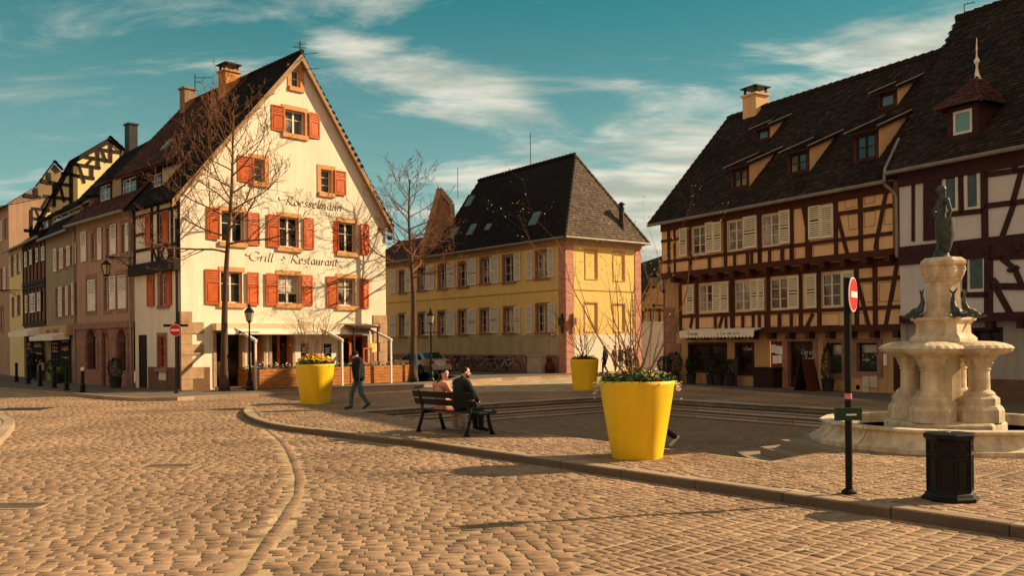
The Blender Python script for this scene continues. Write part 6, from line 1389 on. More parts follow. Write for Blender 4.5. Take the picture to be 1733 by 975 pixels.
def cap_mesh(mb,p0,p1,r0,r1,seg=10):
    p0=Vector(p0);p1=Vector(p1); d=p1-p0; L=d.length
    if L<1e-5: d=V3(0,0,1);L=1e-5
    d=d/L; a=d.orthogonal().normalized(); b=d.cross(a); pr=[]
    for k in range(5): t=math.pi/2*(1-k/4); pr.append((-r0*math.sin(t),max(1e-4,r0*math.cos(t))))
    for k in range(5): t=math.pi/2*k/4; pr.append((L+r1*math.sin(t),max(1e-4,r1*math.cos(t))))
    i=len(mb.v)
    for (x,r) in pr:
        for j in range(seg): t=2*math.pi*j/seg; q=p0+d*x+(a*math.cos(t)+b*math.sin(t))*r; mb.v.append(tuple(q))
    for k in range(len(pr)-1):
        for j in range(seg): mb.f.append((i+k*seg+j,i+k*seg+(j+1)%seg,i+(k+1)*seg+(j+1)%seg,i+(k+1)*seg+j)); mb.t.append(.5)
    mb.f.append(tuple(i+j for j in range(seg))[::-1]); mb.f.append(tuple(i+(len(pr)-1)*seg+j for j in range(seg))); mb.t+=[.5,.5]
def ell_mesh(mb,c,r,axes=None,seg=12):
    c=Vector(c); A=axes or (V3(1,0,0),V3(0,1,0),V3(0,0,1)); i=len(mb.v); n=8
    for k in range(n+1):
        t=math.pi*k/n-math.pi/2; rr=max(1e-3,math.cos(t))
        for j in range(seg): u=2*math.pi*j/seg; q=c+A[0]*r[0]*rr*math.cos(u)+A[1]*r[1]*rr*math.sin(u)+A[2]*r[2]*math.sin(t); mb.v.append(tuple(q))
    for k in range(n):
        for j in range(seg): mb.f.append((i+k*seg+j,i+k*seg+(j+1)%seg,i+(k+1)*seg+(j+1)%seg,i+(k+1)*seg+j)); mb.t.append(.5)
    mb.f.append(tuple(i+j for j in range(seg))[::-1]); mb.f.append(tuple(i+n*seg+j for j in range(seg))); mb.t+=[.5,.5]
def blob(name,prims,m,parent,vox=.014,it=4):
    mb=MB()
    for p in prims:
        if p[0]=='c': cap_mesh(mb,*p[1:])
        else: ell_mesh(mb,*p[1:])
    ob=mb.build(name,m,parent); o=ob.modifiers.new('r','REMESH'); o.mode='VOXEL'; o.voxel_size=vox; o.use_smooth_shade=True
    s=ob.modifiers.new('s','SMOOTH'); s.factor=.5; s.iterations=it
    dg=bpy.context.evaluated_depsgraph_get(); me=bpy.data.meshes.new_from_object(ob.evaluated_get(dg)); ob.modifiers.clear(); old=ob.data; ob.data=me; bpy.data.meshes.remove(old); me.name=name
    if not me.materials: me.materials.append(m)
    me.polygons.foreach_set('use_smooth',[True]*len(me.polygons)); return ob
def hand(w,h,side,fw,small=False):   # palm from wrist w towards h, curled fingers
    w=Vector(w);h=Vector(h); d=(h-w).normalized(); s=Vector(side).normalized(); f=Vector(fw).normalized(); P=[('c',w,w+d*.07,.026,.032)]
    if small: return P+[('c',w+d*.07,w+d*.14,.03,.02)]
    for k,(o,L) in enumerate(((-.027,.062),(-.009,.074),(.010,.070),(.027,.055))):
        a=w+d*.085+s*o; b=a+d*L*.55+f*L*.15; c_=b+d*L*.25+f*L*.4; P+= [('c',a,b,.0095,.009),('c',b,c_,.009,.0075)]
    a=w+d*.03+s*-.03; P+=[('c',a,a+d*.035-s*.02+f*.015,.012,.010),('c',a+d*.035-s*.02+f*.015,a+d*.065-s*.015+f*.03,.010,.008)]
    return P
def figure(label,loc,rz,J,coat,trou,shoe,hair=M_hair,hairstyle='short',skin=M_skin,vox=.014,group=None,coat_len=0.0,hat=None,hd=None,sleeves=True,gloves=None,skirt=None,puff=1.0,beard=False,scale=1.0):
    e=empty('person',label,'person',(0,0,0),group); j={k:Vector(v) for k,v in J.items()}
    hd=Vector(hd or (0,1,0)).normalized(); up=(j['head']-j['neck']).normalized(); side=hd.cross(up).normalized(); up2=side.cross(hd).normalized(); H=j['head']
    ax=(side,hd,up2); B=[('e',H,(.074,.092,.112),ax),('e',H+hd*.03-up2*.06,(.05,.055,.05),ax),('c',H+hd*.088-up2*.005,H+hd*.108-up2*.03,.011,.016),('c',j['neck']-V3(0,0,.03),H-up2*.06,.056,.052)]
    for s in (-1,1): B.append(('e',H+side*s*.076-up2*.01,(.012,.02,.03),ax))
    B+=[('c',j['pel'],j['chest'],.12,.13),('c',j['shL'],j['shR'],.06,.06),('c',j['hipL'],j['hipR'],.10,.10)]
    small=vox>.016
    for s in 'LR':
        B+=[('c',j['sh'+s],j['el'+s],.052,.040),('c',j['el'+s],j['wr'+s],.040,.028),('c',j['hip'+s],j['kn'+s],.085,.055),('c',j['kn'+s],j['an'+s],.055,.038),('c',j['an'+s],j['to'+s],.036,.03)]
        d=(j['wr'+s]-j['el'+s]).normalized(); B+=hand(j['wr'+s],j['wr'+s]+d,V3(0,1,0).cross(d) if abs(d.y)<.9 else V3(1,0,0),V3(-.3 if s=='R' else .3,.2,.3),small)
    blob('body',B,skin,e,vox,2)
    up_=V3(0,0,1); C=[('c',j['pel']+up_*.03,j['chest'],.135*puff,.145*puff),('c',j['shL']*.75+j['shR']*.25,j['shR']*.75+j['shL']*.25,.10*puff,.10*puff),('c',j['shL'],j['shR'],.072*puff,.072*puff),('c',j['hipL']+up_*.04,j['hipR']+up_*.04,.115*puff,.115*puff),('c',j['chest']+up_*.08,j['neck'],.09,.07),('c',j['neck']-up_*.02,j['neck']+up_*.015,.066,.068)]
    if coat_len:
        for s in 'LR': kn=j['hip'+s].lerp(j['kn'+s],coat_len); C.append(('c',j['hip'+s],kn,.125*puff,.13*puff))
        C.append(('c',(j['hipL']+j['hipR'])/2,(j['hipL'].lerp(j['knL'],coat_len)+j['hipR'].lerp(j['knR'],coat_len))/2,.12*puff,.12*puff))
    for s in 'LR': C+=[('c',j['sh'+s],j['el'+s],.070*puff,.060*puff),('c',j['el'+s],j['wr'+s]-(j['wr'+s]-j['el'+s])*.08,.060*puff,.046*puff)]
    blob('coat',C,coat,e,vox,5)
    if gloves:
        Gp=[]
        for s in 'LR': d=(j['wr'+s]-j['el'+s]).normalized(); Gp+=[('c',j['wr'+s]-d*.02,j['wr'+s]+d*.10,.038,.034),('c',j['wr'+s]+d*.1,j['wr'+s]+d*.15+V3(0,0,.01),.028,.02)]
        blob('gloves',Gp,gloves,e,.012,2)
    T=[('c',j['hipL'],j['hipR'],.105,.105)]
    for s in 'LR': T+=[('c',j['hip'+s],j['kn'+s],.10 if not skirt else .11,.072 if not skirt else .11),('c',j['kn'+s],j['an'+s]+(j['kn'+s]-j['an'+s])*.1,.072 if not skirt else .10,.058 if not skirt else .10)]
    blob('trousers' if not skirt else 'wide_trousers',T,trou,e,vox,3)
    S_=[]
    for s in 'LR': a=j['an'+s];t=j['to'+s]; S_+=[('c',a-V3(0,0,.005)-(t-a).normalized()*.03,t,.047,.04)]
    blob('shoes',S_,shoe,e,.012,2)
    if hat: blob('hat',[('e',H+up2*.045-hd*.005,(.088,.10,.095),ax),('c',H+up2*.03-side*.02+hd*.075,H+up2*.03+side*.02+hd*.075,.025,.025)],hat,e,.012,2)
    hp=[('e',H-hd*.018+up2*.02,(.083,.090,.108),ax)]
    if hairstyle=='long': hp+=[('c',H-hd*.05-up2*.02,H-hd*.10-up2*.27,.088,.075),('c',H-hd*.03+side*.06,H-hd*.05+side*.075-up2*.2,.035,.03),('c',H-hd*.03-side*.06,H-hd*.05-side*.075-up2*.2,.035,.03)]
    elif hairstyle=='bun': hp+=[('e',H-hd*.12+up2*.03,(.05,.05,.05),ax)]
    else: hp=[('e',H-hd*.02+up2*.028,(.080,.086,.098),ax)]
    if not hat or hairstyle=='long': blob('hair',hp,hair,e,.011,2)
    if beard: blob('beard',[('e',H+hd*.042-up2*.072,(.053,.05,.042),ax),('c',H+hd*.02+side*.062-up2*.04,H+hd*.03+side*.055-up2*.07,.016,.016),('c',H+hd*.02-side*.062-up2*.04,H+hd*.03-side*.055-up2*.07,.016,.016)],hair,e,.009,2)
    mb=MB()
    for s in (-1,1): ell_mesh(mb,H+hd*.083+side*s*.030+up2*.012,(.011,.008,.007),ax,8); 
    for s in (-1,1): ell_mesh(mb,H+hd*.083+side*s*.030+up2*.034,(.019,.006,.004),ax,6)
    mb.build('eyes',M_hair,e); mb=MB(); ell_mesh(mb,H+hd*.086-up2*.055,(.022,.008,.008),ax,8); mb.build('mouth',mat('lips',(0.42,0.10,0.08),.5,.05) if 'lips' not in bpy.data.materials else bpy.data.materials['lips'],e)
    e.location=loc; e.rotation_euler=(0,0,rz); e.scale=(scale,)*3; return e
def stand(ph=0.0,arm=0.0,lean=0.0,bend=0.0,width=.1):
    # ph: stride length (m), R leg forward
    J=dict(pel=(0,0,.95),chest=(0,lean*.6,1.28),neck=(0,lean,1.50),head=(0,lean+.03,1.64),hipL=(-.09,0,.92),hipR=(.09,0,.92),shL=(-.18,lean*.8,1.42),shR=(.18,lean*.8,1.42))
    f=ph/2; h=-.0
    J.update(knR=(.09,f*.62+.05,.50),anR=(.09,f,.085),toR=(.095,f+.16,.045),knL=(-.09,-f*.35+.06,.49),anL=(-.09,-f-.02,.10+.10*min(1,ph)),toL=(-.095,-f+.12,.045))
    J.update(elR=(.24,lean-.10-arm*.2,1.15),wrR=(.25,lean-.06-arm*.35,.90),elL=(-.24,lean-.02+arm*.15,1.15),wrL=(-.25,lean+.10+arm*.35,.93)); return J
# walker
q=W(608,693,kz); J=stand(.46,.5,.05); J['head']=(0,.11,1.60); J['wrL']=(-.30,.12,.92)
J['elR']=(.30,-.10,1.17); J['wrR']=(.40,-.22,.95)
figure('walking person in black puffy jacket, black cap and faded jeans beside the leftmost planter',q,math.radians(118),J,M_black,M_jean,M_shoe,hat=M_black,gloves=M_black,hd=(.25,.9,-.35),puff=1.38,scale=.965)
# seated couple
def seated(lx,lean=.0,turn=0,feet=(.55,.0),kn=.52,hipz=.52):
    J=dict(pel=(0,.14,hipz),chest=(0,.10+lean*.6,hipz+.33),neck=(0,.12+lean,hipz+.56),head=(0,.14+lean*1.1,hipz+.70),hipL=(-.09,.16,hipz),hipR=(.09,.16,hipz),shL=(-.18,.10+lean*.8,hipz+.48),shR=(.18,.10+lean*.8,hipz+.48))
    J.update(knR=(.11,.60,kn),knL=(-.11,.60,kn),anR=(.12,.60+feet[1],.10),anL=(-.08,.62-feet[1],.10),toR=(.13,.76+feet[1],.045),toL=(-.08,.79-feet[1],.045))
    J.update(elR=(.26,.22+lean,hipz+.22),wrR=(.14,.44+lean*.6,hipz+.12),elL=(-.26,.20+lean,hipz+.22),wrL=(-.10,.42+lean*.6,hipz+.12))
    return {k:(v[0]+lx,v[1],v[2]) for k,v in J.items()}
Rb=Matrix.Rotation(brz,3,'Z'); toloc=lambda v: Rb.inverted()@Vector(v)
Jm=seated(.20,.10,hipz=.56); Jm['head']=(Jm['head'][0]+.03,Jm['head'][1]+.02,Jm['head'][2]+.0)
figure('seated bearded man in a black jacket on the bench, looking right',loc,brz,Jm,M_navy,M_black,M_black,beard=True,hd=toloc((.97,.10,-.12)),group=None,puff=1.17,vox=.012)
Jw=seated(-.42,.03,hipz=.51); Jw['head']=(Jw['head'][0]+.06,Jw['head'][1]+.02,Jw['head'][2]-.01)
figure('seated woman in a pink coat with long black hair on the bench',loc,brz,Jw,M_pink,M_pat,M_creamc,hairstyle='long',hd=toloc((.62,-.76,-.05)),puff=1.0,vox=.012,skirt=True,coat_len=.25)
# striding woman behind the planter
q=W(1092,757,-.33); q=Vector((2.95,19.0,-.33)); 
q=W(1099,757,-.33)
J=stand(1.15,.3,.10); figure('brown-haired person in dark trousers striding left, mostly hidden by the nearest planter',q,math.radians(90),J,M_creamc,M_black,mat('pale_shoe',(0.75,0.66,0.55),.7,.1),hair=M_hairb,hairstyle='long',hd=(.0,.9,-.3),scale=.99,coat_len=0)
# far group
gp_='people standing in the sun beside the yellow house'
for (px_,py_,rz,J,c,t,h,hs_,lab,cl_) in ((1024,633,1.2,stand(.35),M_black,M_gry,M_hairb,'long','person in a long black coat, leftmost of the far group by the yellow house',.6),
  (1041,632.5,-2.2,stand(.1),M_tan,M_gry,M_hair,'short','person in a tan coat standing second from left in the far group',.9),
  (1050,633,-1.2,stand(.1),M_gry,M_creamc,M_hair,'short','person in a grey jacket raising hands to the face in the far group',.2),
  (1064,633,2.6,stand(.1),M_black,M_black,M_hair,'long','person all in black standing rightmost of the far group',.8)):
    if 'raising' in lab: J['elR']=(.26,.16,1.26);J['wrR']=(.10,.28,1.50);J['elL']=(-.26,.16,1.26);J['wrL']=(-.08,.28,1.50)
    q=W(px_,py_,kz); figure(lab,q,rz,J,c,t,M_shoe,hair=h,hairstyle=hs_,vox=.02,group=gp_,coat_len=cl_,scale=.93)
q=W(1083,636,0); J=seated(0,.15); figure('person in black crouched low to the right of the far group',q,1.8,J,M_black,M_black,M_shoe,hair=M_hairb,hairstyle='bun',vox=.02,group=gp_)
mb=MB(); mb.box((q.x,q.y,0),(.5,.45,.44),1.8); tag(mb.build('stone_block',M_kerb),'low stone block on which the crouched far person sits','block')
for i,(px_,py_,sc_) in enumerate(((56,644,1.0),(72,643,.92))):
    q=W(px_,py_,kz); figure(('tall dark-clothed person walking away down the left street behind the bollards','shorter dark-clothed person with a pale bag walking away down the left street')[i],q,-2.6+3.14*1.0,stand(.3,.2),M_black,M_black,M_shoe,vox=.02,group='walkers in the shaded left street',scale=sc_,hairstyle='short')
    if i: mb=MB(); mb.box((q.x+.05,q.y-.25,kz+.55),(.35,.14,.42),.2,top=.9); mb.tube([(q.x-.06,q.y-.25,kz+.95),(q.x+.05,q.y-.25,kz+1.15),(q.x+.16,q.y-.25,kz+.95)],.012,4); tag(mb.build('shoulder_bag',M_creamc),'pale bag held by the shorter walker in the left street','bag')
q=W(98,647,kz); mb=MB(); mb.lathe([(.25,0),(.36,.12),(.42,.5),(.42,.75),(.38,.78),(.36,.70),(0.01,.68)],tuple(q),14); tag(mb.build('green_tub',mat('lime_tub',(.16,.26,.02),.6,.15)),'lime green tub standing before the shop on the left street','tub')
for px_,r,lab in ((121,.5,'dark bushy plant in a pot by the arcade house, right of the green tub'),(222,.3,'small dark plant at the foot of the arcade house downpipe')):
    q=W(px_,652,kz); u=S1.px(px_,600)[0]; ball_shrub(lab,S1.P(u,kz,.7),r,.9,.28)
# ---- cars
def make_car(label,loc,rz,paint,glass=M_gl):
    e=empty('parked_car',label,'car',(0,0,0),'cars parked beside the yellow house'); W_=.86
    side=[(-2.2,.32),(-2.22,.62),(-2.12,.92),(-1.55,1.0),(-1.05,1.36),(-.35,1.44),(.35,1.40),(1.0,1.02),(1.85,.90),(2.15,.72),(2.2,.35)]
    def wdt(x,z): return W_*(1-.22*max(0,(z-.95)/.5))*(1-.10*max(0,(abs(x)-1.5)/.7)**2)
    mb=MB(); 
    zs=[]; n=len(side); top=side
    rows=[]
    for (x,z) in top:
        w=wdt(x,z); rows.append([(x,-w,z),(x,-w*.82,z+.025),(x,0,z+.045),(x,w*.82,z+.025),(x,w,z)])
    for a,b in zip(rows[:-1],rows[1:]):
        for k in range(4): mb.poly([a[k],b[k],b[k+1],a[k+1]])
    for s in (-1,1):
        belt=[(x,min(z,.93)) for x,z in top]
        for (a,b) in zip(belt[:-1],belt[1:]):
            for (z0,z1) in ((None,.62),(.62,None)):
                pass
        def arch(x):
            zz=.22
            for cx in (-1.32,1.38):
                if abs(x-cx)<.36: zz=max(zz,.33+math.sqrt(max(0,.36**2-(x-cx)**2)))
            return zz
        xs=sorted(set([round(-2.2+.08*i,3) for i in range(56)]))
        def topz(x):
            for a,b in zip(top[1:-1],top[2:]):
                if a[0]<=x<=b[0]: return a[1]+(b[1]-a[1])*(x-a[0])/(b[0]-a[0])
            return .4
        for x0,x1 in zip(xs[:-1],xs[1:]):
            t0,t1=topz(x0),topz(x1); lv=lambda t:[.0,.35,.62,.92]
            col=[(arch(x),min(.62,topz(x)) if arch(x)<.6 else arch(x)+.02,min(.93,max(arch(x)+.03,topz(x))),topz(x)) for x in (x0,x1)]
            for k in range(3):
                a0,b0=col[0][k],col[0][k+1];a1,b1=col[1][k],col[1][k+1]; bulge=(.0,.035,.0,.0)
                if k==2 and b0-a0<.01 and b1-a1<.01: continue
                mb.poly([(x0,s*(wdt(x0,a0)+bulge[k]),a0),(x1,s*(wdt(x1,a1)+bulge[k]),a1),(x1,s*(wdt(x1,b1)+bulge[k+1]),b1),(x0,s*(wdt(x0,b0)+bulge[k+1]),b0)])
    mb.poly([(-2.2,-W_*.9,.3),(-2.2,W_*.9,.3),(2.2,W_*.9,.3),(2.2,-W_*.9,.3)])
    mb.build('body',paint,e,True)
    for s in (-1,1):
        mb=MB(); o=s*.012
        for pts in ([(-1.42,.99),(-1.02,1.29),(-.52,1.36),(-.52,.97)],[(-.44,.97),(-.44,1.37),(.28,1.34),(.28,.96)],[(.36,.96),(.36,1.31),(.86,1.02),(.9,.96)]): mb.poly([(x,s*wdt(x,z)+o,z) for x,z in pts])
        mb.build('side_window',glass,e)
    mb=MB(); mb.poly([(-1.56,-.66,1.04),(-1.56,.66,1.04),(-1.12,.58,1.37),(-1.12,-.58,1.37)]); mb.v=[(v[0]-.02,v[1],v[2]+.03) for v in mb.v]; mb.build('rear_window',glass,e)
    mb=MB(); mb.poly([(1.02,-.66,1.05),(1.02,.66,1.05),(.42,.58,1.42),(.42,-.58,1.42)]); mb.v=[(v[0]+.02,v[1],v[2]+.03) for v in mb.v]; mb.build('windscreen',glass,e)
    for s in (-1,1):
        mb=MB(); mb.box((-2.16,s*.62,.72),(.14,.34,.2)); mb.build('tail_light',mat('tail_red',(.45,.02,.015),.2,.1) if 'tail_red' not in bpy.data.materials else bpy.data.materials['tail_red'],e)
        mb=MB(); mb.box((2.08,s*.62,.62),(.16,.34,.15)); mb.build('headlight',M_signw,e)
    mb=MB(); mb.box((-2.2,0,.34),(.10,1.6,.22)); mb.box((2.16,0,.32),(.12,1.6,.24)); mb.build('bumper',paint,e,bevel=.03)
    mb=MB(); mb.box((-2.235,0,.60),(.02,.5,.11)); mb.build('number_plate',M_signw,e)
    for x in (-1.32,1.38):
        for s in (-1,1):
            mb=MB(); 
            def whl(mb,prof):
                i=len(mb.v); sg=24
                for (r,y) in prof:
                    for k in range(sg): t=2*math.pi*k/sg; mb.v.append((x+r*math.cos(t),s*(y),.32+r*math.sin(t)))
                for a in range(len(prof)-1):
                    for k in range(sg): mb.f.append((i+a*sg+k,i+a*sg+(k+1)%sg,i+(a+1)*sg+(k+1)%sg,i+(a+1)*sg+k)); mb.t.append(.5)
                mb.f.append(tuple(i+(len(prof)-1)*sg+k for k in range(sg))); mb.t.append(.5)
            whl(mb,[(.22,.62),(.32,.63),(.325,.70),(.325,.80),(.31,.83),(.22,.84)]); w=mb.build('wheel',M_blk,e); mb=MB(); whl(mb,[(.22,.842),(.20,.845),(.18,.82),(.06,.83),(.05,.85),(.001,.85)]); mb.build('rim',M_zinc,w)
    e.location=loc; e.rotation_euler=(0,0,rz); return e
hy=math.atan2(yf.y,yf.x)
def carpaint(nm,c): 
    m=mat(nm,c,.28,.05,3,0,spec=.6,metal=.4); return m
qr=W(712,636.5,0); fwd=Vector((math.cos(hy),math.sin(hy),0)); lft=Vector((-fwd.y,fwd.x,0))
cpos=qr+fwd*1.32-lft*.86; make_car('silver grey saloon car parked in front of the yellow house',cpos,hy,carpaint('silver_paint',(0.42,0.38,0.33)))
qr=W(672,633,0); cpos=qr+fwd*4.5-lft*.3; make_car('dark car partly hidden behind the white house corner and the terrace',cpos,hy,carpaint('dark_paint',(0.03,0.03,0.032)))
# ---- bicycles
def make_bike(fm):
    e=proto('bicycle','','bicycle','bicycles parked in a row along the yellow house'); 
    def wheel(x):
        mb=MB(); R=.335; mb.tube([(x+R*math.cos(2*math.pi*k/28),0,R+R*math.sin(2*math.pi*k/28)) for k in range(29)],.019,5,False); w=mb.build('wheel',M_blk,e); mb=MB()
        for k in range(14): t=2*math.pi*k/14; mb.tube([(x,0.02*(-1)**k,R),(x+(R-.02)*math.cos(t),0,R+(R-.02)*math.sin(t))],.0025,3,False)
        mb.tube([(x+.31*math.cos(2*math.pi*k/20),0,R+.31*math.sin(2*math.pi*k/20)) for k in range(21)],.008,4,False); mb.build('rim',M_zinc,w)
    wheel(-.52); wheel(.54); mb=MB(); bb=(-.06,0,.29);st_=(-.20,0,.74);hd_=(.36,0,.78);hl=(.39,0,.66)
    for a,b,r in ((bb,st_,.018),(st_,hd_,.016),(bb,hl,.020),((-.52,0.03,.335),bb,.010),((-.52,.03,.335),st_,.009),(hd_,hl,.02),(hl,(.54,.05,.335),.012),(hl,(.54,-.05,.335),.012),((-.52,-.03,.335),st_,.009),(st_,(-.235,0,.88),.013),(hd_,(.33,0,.94),.014)): mb.tube([a,b],r,6)
    mb.build('frame',fm,e); mb=MB(); mb.tube([(.30,-.29,.96),(.38,-.18,.97),(.35,0,.95),(.38,.18,.97),(.30,.29,.96)],.014,6); mb.build('handlebar',M_blk,e)
    mb=MB(); mb.lathe([(0.0,-.02),(.09,-.01),(.10,.03),(.0,.055)],(-.26,0,.88),10); mb.tube([(-.22,0,.91),(-.06,0,.90)],[.05,.02],8); mb.build('saddle',M_blk,e)
    mb=MB(); mb.tube([(-.06,-.05,.29),(-.06,.05,.29)],.075,10); mb.tube([(-.06,.07,.29),(.05,.07,.16),(.05,.15,.16)],.011,5); mb.tube([(-.06,-.07,.29),(-.17,-.07,.42),(-.17,-.15,.42)],.011,5); mb.build('crank',M_dkm,e)
    mb=MB(); mb.box((-.58,0,.70),(.36,.13,.015)); mb.tube([(-.72,.05,.70),(-.52,.06,.34)],.006,4); mb.tube([(-.72,-.05,.70),(-.52,-.06,.34)],.006,4); mb.build('luggage_rack',M_dkm,e); return e
bikes=[make_bike(m) for m in (M_blk,mat('bike_blue',(0.03,0.12,0.22),.4,.1),mat('bike_silver',(0.5,0.5,0.48),.3,.1,metal=.5),mat('bike_red',(.2,.03,.02),.4,.1))]
seq=[1,0,2,0,3,0,0,2,0,0,2]; used=set(); dn=YF.n
names=['leftmost bicycle of the row, blue, beside the silver car','second bicycle from the left in the row, black','third bicycle from the left in the row, with a silver frame','fourth bicycle from the left in the row, black','fifth bicycle from the left in the row, dark red','sixth bicycle from the left in the row, black','seventh bicycle from the left in the row, black','fourth bicycle from the right end of the row, silver frame','third bicycle from the right end of the row, black','second bicycle from the right end of the row, black','rightmost bicycle of the row, silver framed, nearest the pale cabinet']
for i,k in enumerate(seq):
    u=10.9-.70*i; o=bikes[k] if k not in used else copy_tree(bikes[k]); used.add(k); p=YF.P(u,0,1.25+random.uniform(-.1,.1)); p.z=kz if False else .004
    p.z=kz+.02; a=math.atan2(dn.y,dn.x)+math.pi*(1 if i%3 else 0)+random.uniform(-.25,.25)-.35; place(o,p,a,names[i]); o.rotation_euler=(random.uniform(-.12,.12),0,a)
# ---- fountain
fc=Vector((7.95,16.35,0)); fx,fy=fc.x,fc.y
FO=empty('fountain','ornate pale stone fountain with a round basin, clustered columns and a tall carved pedestal','fountain',(fx,fy,kz))
zF=lambda py: 2-(py-572.4)/92.7
mb=MB(); mb.lathe([(2.42,.02),(2.44,.20),(2.36,.22),(2.25,.30),(2.19,.38),(2.18,.43),(2.24,.45),(2.26,.48),(2.24,.505),(2.02,.51),(2.0,.49),(2.02,.10),(0.01,.10)],(fx,fy,0),16,.1); 
mb.build('basin',M_fst,FO,bevel=.006)
mb=MB()
for k in range(16):
    if k%4!=1: continue
    t=.1+2*math.pi*k/16; c_,s_=math.cos(t),math.sin(t); pr_=[(2.425,.03),(2.443,.20),(2.363,.225),(2.253,.305),(2.193,.38),(2.185,.43),(2.243,.452),(2.264,.48),(2.243,.508),(2.03,.514)]
    mb=MB()
    for (r1_,z1_),(r2_,z2_) in zip(pr_[:-1],pr_[1:]): mb.poly([(fx+c_*r1_+s_*.006,fy+s_*r1_-c_*.006,z1_),(fx+c_*r1_-s_*.006,fy+s_*r1_+c_*.006,z1_),(fx+c_*r2_-s_*.006,fy+s_*r2_+c_*.006,z2_),(fx+c_*r2_+s_*.006,fy+s_*r2_-c_*.006,z2_)])
    mb.build('basin_joint',M_timb,FO)
mb=MB(); mb.lathe([(0.01,.30),(2.01,.30)],(fx,fy,0),32); mwat,nt,b_=newmat('water'); b_.inputs['Base Color'].default_value=(.03,.04,.03,1); b_.inputs['Roughness'].default_value=.06; n_=N(nt,'ShaderNodeTexNoise'); n_.inputs['Scale'].default_value=9; bp=N(nt,'ShaderNodeBump'); bp.inputs['Strength'].default_value=.25; bp.inputs['Distance'].default_value=.02; nt.links.new(n_.outputs[0],bp.inputs['Height']); nt.links.new(bp.outputs[0],b_.inputs['Normal']); mb.build('water',mwat,FO)
px0,py0=fx-.07,fy+.05
th=-math.pi/2-.80; sat=[(px0+.60*math.cos(th+k*math.pi/2),py0+.60*math.sin(th+k*math.pi/2),th+k*math.pi/2) for k in range(4)]
mb=MB(); z0=zF(724)
mb.lathe([(1.02,z0-.25),(1.02,z0+.10),(.98,z0+.14),(.5,z0+.145)],(px0,py0,0),8,th+math.pi/8*0+.39); mb.build('plinth',M_fst,FO,bevel=.012)
for (x,y,a) in sat:
    mb=MB(); r8=a+math.pi/8
    mb.lathe([(.40,z0+.14),(.40,z0+.36),(.36,z0+.42),(.33,z0+.44),(.33,z0+.56),(.28,z0+.60),(.25,z0+.63),(.23,z0+.66)],(x,y,0),8,r8,wave=lambda t,z:0)
    mb.lathe([(.255,z0+.61),(.26,z0+.64),(.235,z0+.67),(.21,z0+.69),(.185,z0+.70),(.178,z0+.72),(.172,1.42),(.19,1.425),(.195,1.45),(.175,1.46)],(x,y,0),24)
    mb.build('column',M_fst,FO,bevel=.006)
    mb=MB(); mb.lathe([(.172,1.45),(.20,1.50),(.235,1.55),(.22,1.56),(.25,1.62),(.31,1.665),(.30,1.67)],(x,y,0),48,wave=lambda t,z:.06*math.cos(t*8)*(1 if 1.47<z<1.64 else 0)); mb.lathe([(.31,1.665),(.33,1.675),(.33,1.70)],(x,y,0),8,r8); mb.build('capital',M_fst,FO)
    mb=MB(); mb.lathe([(.40,1.70),(.50,1.74),(.54,1.765),(.54,1.80)],(x,y,0),8,r8); mb.lathe([(.54,1.80),(.545,1.815),(.50,1.86),(.40,1.90),(.25,1.93),(.02,1.94)],(x,y,0),96,r8,wave=lambda t,z:.035*abs(math.sin((t)*12))-.04*0); mb.build('shell_basin',M_fst,FO)
mb=MB(); mb.lathe([(.40,z0+.14),(.40,z0+.45),(.30,z0+.5),(.29,1.60),(.42,1.70),(.7,1.76),(.7,1.92),(.02,1.94)],(px0,py0,0),8,th); mb.build('core',M_fst,FO,bevel=.008)
sq=th+math.pi/4
mb=MB(); mb.lathe([(.62,1.93),(.62,1.99),(.58,2.03),(.51,2.08),(.50,2.24),(.54,2.29),(.60,2.32),(.61,2.37),(.4,2.38)],(px0,py0,0),4,sq); mb.build('pedestal_block',M_fst,FO,bevel=.008)
mb=MB(); mb.lathe([(.35,2.37),(.35,2.47),(.315,2.51),(.30,2.54),(.295,3.02),(.33,3.035),(.34,3.065),(.31,3.085)],(px0,py0,0),8,sq); mb.build('pedestal_shaft',M_fst,FO,bevel=.006)
mb=MB(); mb.lathe([(.31,3.08),(.325,3.12),(.35,3.18),(.36,3.22),(.37,3.27),(.35,3.30)],(px0,py0,0),64,sq,wave=lambda t,z:.07*math.cos(t*8)+.03*math.cos(t*24+z*60)); mb.build('carved_capital',M_fst,FO)
mb=MB(); mb.lathe([(.36,3.29),(.395,3.31),(.405,3.34),(.405,3.395),(.37,3.42),(.32,3.46),(.01,3.465)],(px0,py0,0),8,sq); mb.build('abacus',M_fst,FO,bevel=.006)
